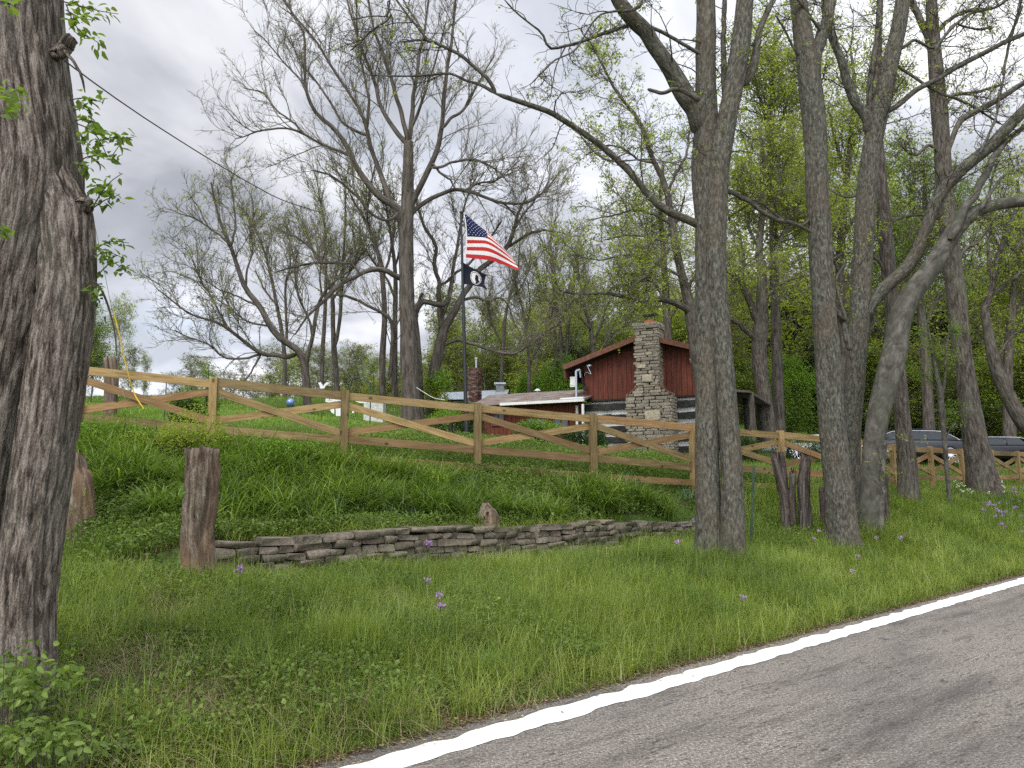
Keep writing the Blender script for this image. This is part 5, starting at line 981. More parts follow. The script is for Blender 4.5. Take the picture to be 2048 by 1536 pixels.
# ---------------------------------------------------------------- grass and weeds
def blades(root, h, w, lean, segs=2, az=None, curl=1.0):
    n = len(root); az = rng.uniform(0, 2 * np.pi, n) if az is None else az; d = np.stack([np.cos(az), np.sin(az), np.zeros(n)], 1); s_ = np.stack([-np.sin(az), np.cos(az), np.zeros(n)], 1)
    rows = []
    for k_ in range(segs + 1):
        t = k_ / segs; x = lean * h * (t ** 1.7); z = h * (t - curl * .42 * lean * t ** 2.6)
        wd = w * (1 - t ** 1.5) * .5 + .0003; c = root + d * x[:, None] + np.array([0, 0, 1]) * z[:, None]
        rows += [c - s_ * wd[:, None], c + s_ * wd[:, None]]
    V = np.stack(rows, 1).reshape(-1, 3); m_ = 2 * (segs + 1); q = np.array([[2 * k_, 2 * k_ + 1, 2 * k_ + 3, 2 * k_ + 2] for k_ in range(segs)])
    return V, (np.arange(n)[:, None, None] * m_ + q[None]).reshape(-1, 4)
def scatter(n, u0, u1, v0, v1, d0=6.0, pw=1.2, ang=.95, fn=None):
    u = rng.uniform(u0, u1, n); v = rng.uniform(v0, v1, n); x, y = uv2xy(u, v); D = np.hypot(x, y)
    k_ = (y > 1.2) & (np.abs(x) < ang * y + 1.2) & (rng.random(n) < np.minimum(1, (d0 / np.maximum(D, .1)) ** pw))
    if fn is not None: k_ &= fn(u, v, x, y)
    x, y, u, v, D = x[k_], y[k_], u[k_], v[k_], D[k_]
    return np.stack([x, y, ground(x, y)], 1), u, v, D
def nz2(x, y, f, s_=0.0):
    gx = np.asarray(x) * f + s_; gy = np.asarray(y) * f - s_
    return (np.sin(gx * 1.7 + np.sin(gy * 1.3 + s_)) + np.sin(gy * 2.1 + np.sin(gx * 1.1)) + np.sin((gx + gy) * 1.3 + 2 * np.sin(gy * .7))) / 3
BARE = [(hit(560, 1290)[:2], .3), (hit(330, 1250)[:2], .35), (hit(420, 1430)[:2], .25), (hit(700, 1190)[:2], .25), (hit(1000, 1200)[:2], .2), (hit(860, 1440)[:2], .18), (hit(1560, 1180)[:2], .3), (hit(1180, 1262)[:2], .42), (hit(240, 1330)[:2], .45), (hit(225, 1400)[:2], .4), (hit(960, 1330)[:2], .22), (hit(300, 1120)[:2], .5), (hit(190, 1130)[:2], .6), (hit(150, 1440)[:2], .35)]
def notbare(u, v, x, y):
    k_ = np.ones(len(x), bool)
    for c, r in BARE: k_ &= (np.hypot(x - c[0], (y - c[1]) * .8) > r * rng.uniform(.5, 1.2, len(x))) | (rng.random(len(x)) < .16)
    return k_
GRASS = leafmat('grass_blade', (0.06, 0.10, 0.018), (0.19, 0.27, 0.05), (0.42, 0.44, 0.18), .42, .9)
GRASS2 = leafmat('grass_blade_yellow_green', (0.10, 0.145, 0.025), (0.27, 0.345, 0.06), (0.48, 0.47, 0.2), .42, .9)
GRASS_Y = leafmat('lawn_blade', (0.11, 0.18, 0.028), (0.22, 0.33, 0.05), (0.33, 0.40, 0.10), .4, .25)
STRAW = leafmat('dry_straw', (0.16, 0.11, 0.06), (0.32, 0.26, 0.15), (0.45, 0.39, 0.26), .15, 2.0)
LILY = leafmat('lily_leaf', (0.04, 0.085, 0.016), (0.165, 0.25, 0.04), (0.42, 0.50, 0.14), .42, 1.2)
IRISM = leafmat('iris_leaf', (0.05, 0.09, 0.06), (0.11, 0.17, 0.10), (0.2, 0.27, 0.18), .2, 1.5)
WEED = leafmat('weed_leaf', (0.07, 0.115, 0.022), (0.16, 0.235, 0.045), (0.27, 0.34, 0.08), .45, 1.3)
def wallclear(u, v, x, y): return ~((v > VW - .32) & (v < VW + .12) & (u > UW0 - .3) & (u < 10.3)) & ~((v > VW + .05) & (v < VW + .55) & (u > 10) & (u < UW1 + .6))
p, u, v, D = scatter(820000, -5, 40, V_EDGE - .03, VW - .12, 6.2, 1.25, fn=lambda u, v, x, y: notbare(u, v, x, y) & wallclear(u, v, x, y) & (nz2(x, y, 1.6) + rng.normal(0, .45, len(x)) > np.where(u < 5, -.35, -.65)))
hh = (.11 + .20 * np.clip((v - 4.0) / 1.2, 0, 1)) * (1 + .4 * nz2(x=p[:, 0], y=p[:, 1], f=.9, s_=3) + .45 * nz2(p[:, 0], p[:, 1], 4.3, 1)) * rng.uniform(.45, 1.45, len(p)) * np.where(u < 1.8, .8, 1) * (1 - .6 * ((v > VW - .75) & (u > 4) & (u < 10.6)))
stp = P(400, 1168, 8.0); hh = hh * np.where((np.abs(p[:, 0] - stp[0]) < .45) & (p[:, 1] < 8.1) & (p[:, 1] > 7.1), .35, 1)
ww = rng.uniform(.0028, .0055, len(p)) * np.maximum(1, (D / 7) ** .8); ln = rng.uniform(.15, 1.35, len(p)); azg = 2.2 * nz2(p[:, 0], p[:, 1], 1.4, 2) * 2 + rng.normal(0, 1.1, len(p))
sel = nz2(p[:, 0], p[:, 1], .7, 8) + rng.normal(0, .35, len(p)) > .15
for m_, s_, nm in ((GRASS, ~sel, 'dark'), (GRASS2, sel, 'light')):
    V, F4 = blades(p[s_], hh[s_], ww[s_], ln[s_], az=azg[s_]); prop(MB().add(V, F4).build('verge_grass', m_, smooth=True), ('long tangled green grass of the verge' if nm == 'dark' else 'paler yellow-green grass growing through the verge'), 'grass', kind='stuff')
# taller, wispy blades in tufts
tc_, tu, tv, tD = scatter(9500, -2, 30, 4.15, VW - .2, 8, 1.0, fn=notbare); idx = np.repeat(np.arange(len(tc_)), 18); q = tc_[idx] + np.c_[rng.normal(0, .035, (len(idx), 2)), np.zeros(len(idx))]
V, F4 = blades(q, rng.uniform(.16, .44, len(q)), rng.uniform(.0035, .007, len(q)) * np.maximum(1, (tD[idx] / 8) ** .8), rng.uniform(.15, 1.1, len(q)), 3)
prop(MB().add(V, F4).build('grass_tufts', GRASS2, smooth=True), 'taller arching grass tufts scattered over the verge', 'grass', kind='stuff')
p, u, v, D = scatter(60000, -3, 26, 4.2, VW - .3, 7, 1.1, fn=notbare); V, F4 = blades(p, rng.uniform(.25, .5, len(p)), rng.uniform(.0025, .0045, len(p)) * np.maximum(1, (D / 7) ** .8), rng.uniform(.4, 1.7, len(p)), 4, curl=1.3); prop(MB().add(V, F4).build('wispy_grass', leafmat('grass_wisp', (0.20, 0.26, 0.06), (0.32, 0.38, 0.10), (0.46, 0.46, 0.2), .45, .9), smooth=True), 'thin pale bending grass stems above the verge', 'grass', kind='stuff')
ct, cu_, cv_, cD = scatter(1500, -3, 28, 4.4, VW - .3, 8, 1.0, fn=lambda u, v, x, y: nz2(x, y, 1.9, 12) > -.1); idx = np.repeat(np.arange(len(ct)), 55); hs = rng.uniform(.2, .46, len(ct))[idx]; q = ct[idx] + np.c_[rng.normal(0, .065, (len(idx), 2)), np.zeros(len(idx))]
V, F4 = blades(q, hs * rng.uniform(.5, 1.1, len(q)), rng.uniform(.004, .008, len(q)) * np.maximum(1, (cD[idx] / 8) ** .8), rng.uniform(.2, 1.2, len(q)), 3, curl=1.2); prop(MB().add(V, F4).build('grass_clumps', leafmat('grass_clump_blade', (0.05, 0.10, 0.02), (0.13, 0.23, 0.045), (0.27, 0.36, 0.10), .4, 1.6), smooth=True), 'darker coarse grass clumps dotted over the verge', 'grass', kind='stuff')
c_ = hit(705, 1330)
for cx_, cy_, nn, hh_ in ((c_[0], c_[1], 1500, .5), (*hit(420, 1300)[:2], 500, .42), (*hit(140, 1290)[:2], 260, .45), (*hit(1190, 1345)[:2], 500, .3), (*hit(980, 1375)[:2], 400, .3)):
    q = np.c_[cx_ + rng.normal(0, .16, nn), cy_ + rng.normal(0, .16, nn)]; q = np.c_[q, ground(q[:, 0], q[:, 1])]
    V, F4 = blades(q, rng.uniform(.5, 1, nn) * hh_, rng.uniform(.0035, .006, nn), rng.uniform(.1, .7, nn), 3); prop(MB().add(V, F4).build('grass_clump', GRASS2, smooth=True), {1500: 'large bright fountain-like clump of grass in the middle of the verge', 260: 'dark-based grass clump beside the foot of the big left trunk'}.get(nn, 'dense upright clump of bright grass near the road edge' if hh_ == .3 else 'upright grass clump left of the large bright one'), 'grass clump', kind='stuff')
# ragged tufts round the feet of the trunks, the stumps and in front of the wall
feet = [(*P(1440, 1122, 11.5)[:2], .42, 900), (*P(1690, 1110, 13.7)[:2], .38, 700), (*P(1737, 1076, 14.9)[:2], .3, 500), (*P(1818, 1018, 18.8)[:2], .36, 400), (*P(1972, 990, 22)[:2], .5, 400), (*P(20, 1400, 4.4)[:2], .55, 700), (*P(1590, 1040, 14.2)[:2], .4, 500)]
q = np.concatenate([np.c_[cx_ + r_ * np.cos(a_) * rng.uniform(.8, 1.3, n_), cy_ + r_ * np.sin(a_) * rng.uniform(.8, 1.3, n_)] for cx_, cy_, r_, n_ in feet for a_ in [rng.uniform(0, 6.283, n_)]])
wq = np.stack(uv2xy(rng.choice(rng.uniform(UW0, 13.6, 36), 2600) + rng.normal(0, .12, 2600), VW - .36 + rng.normal(0, .07, 2600)), 1); q = np.concatenate([q, wq]); q = np.c_[q, ground(q[:, 0], q[:, 1])]
V, F4 = blades(q, rng.uniform(.14, .42, len(q)), rng.uniform(.005, .009, len(q)), rng.uniform(.1, 1.2, len(q)), 3); prop(MB().add(V, F4).build('grass_fringe', GRASS, smooth=True), 'longer grass left standing round the trunks and the foot of the wall', 'grass', kind='stuff')
# dry stems and straw
p, u, v, D = scatter(44000, -4, 34, V_EDGE - .1, 12.5, 5, 1.2); V, F4 = blades(p, rng.uniform(.08, .34, len(p)), rng.uniform(.003, .006, len(p)), rng.uniform(.2, 1.8, len(p)))
prop(MB().add(V, F4).build('dry_stems', STRAW, smooth=True), 'dry straw stems caught in the grass', 'straw', kind='stuff')
# bank above the wall
p, u, v, D = scatter(420000, -6, 46, VW + .03, 16.5, 9, 1.1, fn=lambda u, v, x, y: wallclear(u, v, x, y))
hh = rng.uniform(.10, .34, len(p)) * (1 + .5 * nz2(p[:, 0], p[:, 1], .9, 1)) * np.where(v < 9.1, .8, 1) * np.where(p[:, 1] > 15.4, .7, 1)
V, F4 = blades(p, hh, rng.uniform(.005, .009, len(p)) * np.maximum(1, D / 14), rng.uniform(.1, 1.1, len(p)))
prop(MB().add(V, F4).build('bank_grass', GRASS, smooth=True), 'grass covering the bank between the stone wall and the fence', 'grass', kind='stuff')
# lawn of the yard
n = 420000; yy = 14 + (rng.random(n) ** 1.7) * 56; xx = yy * rng.uniform(-.85, .98, n); uu, vv = xy2uv(xx, yy); k_ = (vv > 9.5) | (uu > 17)
k_ &= vv > 8.2; xx, yy = xx[k_], yy[k_]; p = np.stack([xx, yy, ground(xx, yy)], 1)
V, F4 = blades(p, rng.uniform(.04, .12, len(p)) * (1 + (yy > 30) * .6), rng.uniform(.007, .014, len(p)) * np.maximum(1, yy / 16), rng.uniform(.1, .9, len(p)), 1 if False else 2)
prop(MB().add(V, F4).build('yard_lawn', GRASS_Y, smooth=True), 'bright green rough lawn of the yard behind the fence', 'lawn', kind='stuff')
# daylily bed: arching strap leaves
def straps(centres, per, Lr, wr, mat, name, label, cat='plants', sp=.07, lean=(.5, 1.5), kind='stuff', parent=None):
    idx = np.repeat(np.arange(len(centres)), per); q = centres[idx] + np.c_[rng.normal(0, sp, (len(idx), 2)), np.zeros(len(idx))]
    V, F4 = blades(q, rng.uniform(*Lr, len(q)), rng.uniform(*wr, len(q)), rng.uniform(*lean, len(q)), 5, curl=1.25); o = MB().add(V, F4).build(name, mat, parent, smooth=True)
    if parent is None: prop(o, label, cat, kind=kind)
    return o
def lily_zone(u, v, x, y):
    top = np.interp(x, [-9, -5, -2.5, -1.0, .3, 1.4, 3.2, 4.2], [13.2, 13.75, 14.25, 13.9, 12.9, 15.1, 15.6, 15.8]); lo = np.interp(x, [-9, -3.4, -2, 0, 1.2, 1.8, 4.4], [8.9, 9.4, 10.8, 12.4, 13.8, 12.9, 14.6]) + .5 * nz2(x, y, 1.1, 3)
    return (y < top) & (y > lo) & (nz2(x, y, 1.3, 2) > -.55)
c, u, v, D = scatter(3600, -8, 16, VW + .5, 17.5, 40, 1, fn=lily_zone); straps(c, 27, (.42, .88), (.018, .032), LILY, 'daylily_bed', 'dense dark green arching daylily leaves on the bank below the fence', 'daylilies', sp=.085, lean=(.35, 1.5))
LILY2 = leafmat('lily_leaf_light', (0.08, 0.14, 0.025), (0.24, 0.34, 0.05), (0.5, 0.56, 0.18), .45, 1.6)
c, u, v, D = scatter(420, -8, 16, VW + .5, 17.5, 40, 1, fn=lily_zone); straps(c, 46, (.55, .95), (.026, .042), LILY, 'daylily_clumps', 'large fountain shaped daylily clumps rising from the bank below the fence', 'daylilies', sp=.07, lean=(.5, 1.5))
c, u, v, D = scatter(900, -8, 16, VW + .4, 17.5, 40, 1, fn=lily_zone); straps(c, 22, (.45, .85), (.018, .03), LILY2, 'light_daylily_leaves', 'paler yellow-green leaves among the dark daylily clumps', 'daylilies', sp=.09, lean=(.4, 1.4))
iris = [(920, 985, .45), (800, 1050, .35), (1245, 975, .4), (860, 1000, .35), (1375, 1000, .3)]
for i, (px, py, h_) in enumerate(iris):
    g = hit(px, py); root = empty('iris_plant', g); prop(root, 'blue-grey spiky iris leaves ' + ['in a large fan below the fourth fence post', 'low on the bank above the stone wall', 'by the fifth fence post', 'beside the large fan, lower left', 'beside the two-stemmed tree'][i], 'iris', 'irises on the bank')
    straps(np.zeros((1, 3)), 60, (h_ * .7, h_ * 1.2), (.016, .026), IRISM, 'leaves', '', sp=.16, lean=(.15, .9), parent=root)
# broadleaf weeds: small leaves on short stalks
def weeds(n, u0, u1, v0, v1, per, hmax, sz, mat, label, fn=None, d0=7, name='weeds'):
    c, u, v, D = scatter(n, u0, u1, v0, v1, d0, 1.1, fn=fn); idx = np.repeat(np.arange(len(c)), per); q = c[idx] + np.c_[rng.normal(0, .07, (len(idx), 2)), rng.uniform(.03, hmax, len(idx))]
    V, F4 = leaves(q, sz, aspect=.75, droop=0); prop(MB().add(V, F4).build(name, mat), label, 'weeds', kind='stuff')
weeds(17000, -5, 5.2, 4.4, 10.5, 13, .26, .036, WEED, 'tangle of small broad-leaved weeds on the bank around the left stump', fn=lambda u, v, x, y: (nz2(x, y, 1.5, 4) > -.4) & notbare(u, v, x, y) & wallclear(u, v, x, y))
weeds(11000, 2, 26, 4.4, VW - .2, 8, .24, .03, WEED, 'small weeds among the verge grass', fn=lambda u, v, x, y: nz2(x, y, 2.2, 9) + rng.normal(0, .3, len(x)) > .35)
weeds(20000, -3, 17, VW + .08, 14.5, 12, .26, .048, WEED, 'yellow-green leafy weeds on the bank between wall and lilies', fn=lambda u, v, x, y: (nz2(x, y, 1.3, 6) > -.5), d0=12)
weeds(1500, 10, 22, 6.3, 8.8, 16, .35, .04, LEAF_MID, 'dark undergrowth round the rotten posts', d0=16, fn=lambda u, v, x, y: (x > 3.8) & (x < 7.5))
# leaf litter: road edge, bare spots, foot of the bank
def litter(cs, n, label, sz=.035, spread=None, mat=STRAW):
    V, F4 = leaves(cs + [0, 0, .012], sz, aspect=.5, droop=0); V = V.reshape(-1, 4, 3); m_ = V.mean(1, keepdims=True); V[..., 2] = m_[..., 2] + (V[..., 2] - m_[..., 2]) * .3; prop(MB().add(V.reshape(-1, 3), F4).build('leaf_litter', mat), label, 'litter', kind='stuff')
BROWN = leafmat('dead_leaf', (0.06, 0.035, 0.02), (0.16, 0.095, 0.055), (0.32, 0.24, 0.15), .05, 3)
n = 26000; uq = rng.uniform(-3, 30, n); vq = V_EDGE + np.abs(rng.normal(0, .13, n)) - .07; x, y = uv2xy(uq, vq); litter(np.stack([x, y, np.maximum(ground(x, y), .0)], 1), n, 'brown leaf and straw litter along the edge of the road', .03, mat=BROWN)
n = 5000; uq = rng.uniform(-3, 26, n); vq = V_EDGE + rng.normal(0, .12, n); x, y = uv2xy(uq, vq); litter(np.stack([x, y, np.maximum(ground(x, y), .0)], 1), n, 'pale dry grass clippings along the edge of the road', .035)
p, u, v, D = scatter(26000, -3, 4.5, 4.3, 8.4, 6, 1.0, fn=lambda u, v, x, y: nz2(x, y, 1.3, 15) > .1); V, F4 = blades(p, rng.uniform(.15, .45, len(p)), rng.uniform(.003, .006, len(p)), rng.uniform(.5, 2.6, len(p)), 3, curl=1.0); prop(MB().add(V, F4).build('dead_grass', STRAW, smooth=True), 'mats of dead grass among the weeds near the big left trunk', 'dead grass', kind='stuff')
cs = []
for c, r in BARE: q = rng.normal(0, r * .55, (1500, 2)) + c; cs.append(np.c_[q, ground(q[:, 0], q[:, 1])])
litter(np.concatenate(cs), 0, 'patches of dead brown leaves on bare spots in the verge', .04, mat=BROWN)
c = np.stack(uv2xy(rng.uniform(UW0, UW1, 120), VW + .06 + np.abs(rng.normal(0, .06, 120))), 1); c = np.c_[c, ground(c[:, 0], c[:, 1]) + .02]; straps(c, 16, (.15, .38), (.006, .012), GRASS2, 'overhanging_grass', 'grass spilling over the top of the stone wall', 'grass', lean=(.6, 1.9))
q = np.stack(uv2xy(rng.uniform(UW0, UW1, 7000), VW + .1 + np.abs(rng.normal(0, .25, 7000))), 1); litter(np.c_[q, ground(q[:, 0], q[:, 1]) + .03], 0, 'dry straw lying along the top of the stone wall', .05)
# plants at the foot of the big trunk
def sprig_leafs(centres, sz, root, mat, name='leaves'):
    """near leaves: six-point pointed ovals"""
    n = len(centres); d = norm(rng.normal(size=(n, 3)) * [1, 1, .55] + [0.2, 0, -.45]); up = norm(rng.normal(size=(n, 3)) * .6 + [0, -.3, 1]); s_ = norm(np.cross(d, up)); nn = np.cross(s_, d)
    L = sz * rng.uniform(.65, 1.25, (n, 1)); w_ = L * .24
    V = np.stack([centres, centres + d * L * .3 + s_ * w_ + nn * w_ * .3, centres + d * L * .65 + s_ * w_ * .8 + nn * w_ * .3, centres + d * L - nn * L * .08, centres + d * L * .65 - s_ * w_ * .8 + nn * w_ * .3, centres + d * L * .3 - s_ * w_ + nn * w_ * .3, centres + d * L * .5], 1).reshape(-1, 3)
    F3 = np.array([[0, 1, 6], [1, 2, 6], [2, 3, 6], [3, 4, 6], [4, 5, 6], [5, 0, 6]]); F3 = (np.arange(n)[:, None, None] * 7 + F3[None]).reshape(-1, 3)
    return MB().add(V, None, F3).build(name, mat, root, smooth=True)
for lab, px, py, Y, n, spx, sz, mt in [('olive green seedling leaves crowding the foot of the big left trunk', 45, 1370, 4.0, 420, (60, 60), .05, WEED), ('low broad-leaved plant at the bottom left corner', 90, 1480, 3.75, 560, (110, 45), .045, WEED),
                               ('bright round-leaved seedling beside the foot of the big left trunk', 140, 1350, 4.3, 60, (35, 40), .06, LEAF_MID)]:
    q = np.array([P(px + rng.normal(0, spx[0] * .5), py + rng.normal(0, spx[1] * .5), Y + rng.normal(0, .15)) for _ in range(n)]); g = ground(q[:, 0], q[:, 1]); q[:, 2] = np.maximum(q[:, 2], g + .02)
    c = np.array([q[:, 0].mean(), q[:, 1].mean(), g.mean()]); root = empty('seedling', c); prop(root, lab, 'plant'); st = [catmull([(e_[0] * .5, e_[1] * .5, -.02), (e_[0] * .8, e_[1] * .8, e_[2] * .5), e_], 5) for e_ in (q - c)[::12]]
    V, F4, B = tubes(np.array(st), np.full((len(st), 5), .002), 4); MB().add(V, F4, bc=B).build('stems', TWIG, root); sprig_leafs(q - c, sz, root, mt)
# leafy sprigs growing out of the big trunk
SPR = [[(122,2),(160,12),(200,22),(237,28)], [(132,8),(150,50),(172,72),(190,80),(207,97)], [(132,20),(160,35),(185,40)], [(138,200),(165,196),(190,200),(207,206)], [(146,222),(165,216),(185,228)], [(148,242),(170,238),(185,246),(197,262)],
       [(148,245),(185,262),(205,292),(218,315),(238,292),(248,272)], [(190,283),(225,275),(248,276),(268,274)], [(152,262),(165,276),(180,291)], [(158,322),(180,312),(205,312)], [(160,330),(172,332),(178,330)], [(187,412),(205,382),(225,360),(245,347)], [(187,415),(210,400),(232,392),(240,388)], [(186,408),(175,385),(200,372),(215,370)],
       [(178,520),(200,492),(225,483),(258,486)], [(178,522),(205,505),(228,508),(245,516)], [(178,560),(200,545),(215,530),(228,525),(262,552)], [(180,565),(190,575),(196,600)]]
ORDW = ['topmost', 'second', 'third', 'fourth', 'fifth', 'sixth', 'seventh', 'eighth', 'ninth', 'tenth', 'eleventh', 'twelfth', 'thirteenth', 'fourteenth', 'fifteenth', 'sixteenth', 'seventeenth', 'lowest']
SPL = ['leafy sprig on the right side of the big left trunk, ' + (w_ if w_ in ('topmost', 'lowest') else w_ + ' from the top') for w_ in ORDW]
for i, s_ in enumerate(SPR):
    yo = 4.5 + rng.uniform(-.1, .1); pts = catmull([P(a, b, yo) for a, b in s_], 9); root = empty('leafy_sprig', pts[0]); prop(root, SPL[i], 'sprig', 'leafy sprigs on the big left trunk')
    V, F4, B = tubes((pts - pts[0])[None], np.linspace(.0045, .002, 9)[None], 5); MB().add(V, F4, bc=B).build('twig', TWIG, root)
    n = int(5 + 26 * np.linalg.norm(pts[-1] - pts[0])) * 1; t = rng.uniform(2.5, 8, n * 2).astype(int); q = (pts - pts[0])[np.clip(t, 0, 8)] + rng.normal(0, .018, (n * 2, 3)); sprig_leafs(q, .062, root, LEAF_MID)
for i, (px, py, spx, n, lab) in enumerate([(25, 195, (22, 30), 34, 'bright leaf cluster hanging in front of the big left trunk near its middle height'), (22, 8, (18, 8), 12, 'bright leaves at the very top left corner, in front of the trunk'), (8, 462, (12, 8), 8, 'few bright leaves at the left edge in front of the trunk')]):
    q = np.array([P(px + rng.normal(0, spx[0] * .6), py + rng.normal(0, spx[1] * .6), 3.75 + rng.normal(0, .05)) for _ in range(n)]); root = empty('leaf_cluster', q[0]); prop(root, lab, 'leaves'); sprig_leafs(q - q[0], .06, root, LEAF_MID)
    tw_ = catmull([P(px - 90, py - 40, 3.8), P(px - 40, py - 10, 3.8), P(px, py, 3.75)], 6) - q[0]; V, F4, B = tubes(tw_[None], np.full((1, 6), .004), 5); MB().add(V, F4, bc=B).build('twig', TWIG, root)
tw_ = catmull([P(183, 562, 4.5), P(198, 572, 4.5), P(212, 600, 4.5), P(222, 632, 4.5), P(230, 668, 4.5), P(233, 712, 4.5)], 16); V, F4, B = tubes(tw_[None], np.linspace(.009, .003, 16)[None], 6)
root = empty('hanging_twig', tw_[0]); prop(root, 'bare brown twig drooping from the right side of the big left trunk', 'twig'); MB().add(V - tw_[0], F4, bc=B).build('twig', TWIG, root); sprig_leafs(np.array([P(a, b, 4.5) for a, b in ((186, 572), (185, 600), (200, 596), (194, 606), (184, 612), (211, 630))]) - tw_[0], .05, root, LEAF_DARK)

# ---------------------------------------------------------------- wild flowers
PURPLE = leafmat('flower_purple', (0.25, 0.14, 0.34), (0.42, 0.27, 0.52), (0.66, 0.54, 0.72), .3); WHITEF = leafmat('flower_white', (0.6, 0.6, 0.5), (0.8, 0.8, 0.72), (0.9, 0.88, 0.8), .3); STEM = LEAF_MID
def flower_proto(mat, h, nf, r, name):
    root = empty(name); p = catmull([(0, 0, -.05), (.02, 0, h * .5), (rng.normal(0, .02), .01, h)], 6); V, F4, B = tubes(p[None], np.full((1, 6), .004), 4); MB().add(V, F4, bc=B).build('stem', STEM, root)
    q = np.array([0, 0, h]) + norm(rng.normal(size=(nf, 3)) * [1, 1, .8]) * r * rng.uniform(.4, 1, (nf, 1)); idx = np.repeat(np.arange(nf), 4); V, F4 = leaves(q[idx], .022, aspect=.85, droop=0); MB().add(V, F4).build('flower_head', mat, root)
    q = np.c_[rng.normal(0, .03, (14, 2)), rng.uniform(.1, h * .85, 14)]; V, F4 = leaves(q, .06, aspect=.3, droop=0); MB().add(V, F4).build('leaves', WEED, root); return root
fpro = [flower_proto(PURPLE, .48, 16, .05, 'purple_wildflower'), flower_proto(PURPLE, .42, 9, .035, 'purple_wildflower')]; used_f = [0, 0]
WF = [(478, 1165, 'right of the left weathered stump'), (858, 1105, 'in front of the middle of the stone wall'), (853, 1162, 'in the grass below the stone wall'), (880, 1188, 'small and low, in the grass below the stone wall'), (880, 1212, 'lowest one in the middle of the verge'),
      (1357, 1100, 'left of the foot of the two-stemmed tree'), (1365, 1052, 'leftmost of the pair at the end of the stone wall'), (1386, 1052, 'touching the left side of the two-stemmed trunk'), (1638, 1062, 'left of the leaning roadside trunk'), (1704, 1140, 'in the grass just below the leaning roadside trunk'),
      (1716, 1113, 'at the right foot of the leaning roadside trunk'), (1753, 1074, 'at the foot of the smooth grey trunk'), (1803, 1088, 'largest one, in the grass right of the smooth grey trunk'), (1485, 1195, 'pale, low in the grass near the road'), (1628, 1078, 'half hidden left of the leaning roadside trunk')]
for i, (px, py, lab) in enumerate(WF):
    g = hit(px, py, .42); j = 0 if i in (0, 1, 5, 7, 12) else 1; s_ = 1.0 if j == 0 else .9; o = place(fpro[j], used_f[j], (g[0], g[1], g[2]), s_ * 1.1, rng.uniform(0, 6)); used_f[j] = 1; prop(o, 'small purple wildflower ' + lab, 'flower', 'purple wildflowers in the verge')
wpro = flower_proto(WHITEF, .34, 6, .05, 'daffodil'); straps(np.zeros((1, 3)), 14, (.25, .36), (.01, .014), IRISM, 'blades', '', sp=.04, lean=(.1, .5), parent=wpro); uw = 0
for i in range(26):
    px, py = rng.uniform(1895, 2010), rng.uniform(965, 992); g = hit(px, py, .3, 15); o = place(wpro, uw, g, rng.uniform(.9, 1.3), rng.uniform(0, 6)); uw = 1; prop(o, 'white flowered daffodil in the bed around the thick brown leaning trunk', 'flower', 'daffodils round the right hand trunk')
for i in range(44):
    px = rng.uniform(1965, 2090); py = rng.uniform(965, 1062) if px > 2000 else rng.uniform(1000, 1045); g = hit(px, py, .4, 12); o = place(fpro[i % 2], 1, g, rng.uniform(.8, 1.25), rng.uniform(0, 6)); prop(o, 'purple phlox in the crowded flower patch at the right edge', 'flower', 'purple phlox at the right edge')
q = np.array([hit(rng.uniform(1880, 2100), rng.uniform(985, 1065), .1, 12) for _ in range(420)]); straps(q, 12, (.2, .5), (.012, .02), LILY, 'flower_bed_foliage', 'tall dark green foliage of the flower bed at the right edge', 'foliage', sp=.12, lean=(.1, .8))

# ---------------------------------------------------------------- stumps and rotten posts
STUMPM = bark('weathered_stump_wood', (0.022, 0.016, 0.012), (0.105, 0.08, 0.058), (0.235, 0.195, 0.15), 22, 0.07, 0.03, (0.22, 0.13, 0.07), 0.5)
ROTM = bark('rotten_black_wood', (0.012, 0.010, 0.009), (0.055, 0.045, 0.04), (0.15, 0.13, 0.115), 24, 0.07, 0.03, (0.10, 0.065, 0.045), .4)
def stump(name, label, pts, Y, mat=STUMPM, S=44, furrow=.02, amp=.12, flare=.25, jag=.06, group=None, cat='stump', holes=None):
    p, r = limb3(pts, Y, 26, 0, root=True); V, F4, B = lumpy(p, r, S, amp, flare, furrow * 1.0, 16, seed=Y * 3 + pts[0][0]); O = np.array([p[0][0], p[0][1], G(p[0][0], p[0][1])])
    V = V.reshape(26, S, 3); top = V[-1]; top[:, 2] += np.array([mnoise.noise(Vector((math.cos(a) * 2, math.sin(a) * 2, Y))) for a in np.arange(S) / S * 2 * np.pi]) * jag * 1.5 + rng.normal(0, jag * .25, S)
    c = top.mean(0) - [0, 0, jag * .8]; mid = (top + c) / 2 - [0, 0, jag * .4]; n0 = 26 * S; VV = np.vstack([V.reshape(-1, 3), mid, [c]]); i = np.arange(S); j = (i + 1) % S
    F4 = np.vstack([F4, np.stack([25 * S + i, 25 * S + j, n0 + j, n0 + i], 1)]); F3 = np.stack([n0 + i, n0 + j, np.full(S, n0 + S)], 1); BB = np.vstack([B, mid * [1, 1, 1], [c]])
    root = empty(name, O); prop(root, label, cat, group); MB().add(VV - O, F4, F3, bc=BB).build('wood', mat, root, smooth=True)
    if holes:
        for hx, hy, hr in holes:
            q = P(hx, hy, Y - r[len(r) // 2] * 1.0) - O; mb = MB(); mb.cyl(q + [0, -.02, 0], q + [0, .05, .0], hr, hr, 10); mb.build('hole', simple('hole_dark', (.008, .007, .006), 1, 0), root)
    return root
stump('tree_stump', 'tall weathered grey-brown stump standing alone left of the stone wall', [(399,1170,64),(398,1130,58),(396,1080,58),(398,1030,62),(402,980,66),(404,930,68),(404,898,64)], 8.0, furrow=.03, jag=.03)
stump('tree_stump', 'wide-based broken stump half hidden behind the big left trunk', [(155,1010,90),(150,975,66),(146,945,52),(143,915,44)], 9.4, jag=.06, flare=.4)
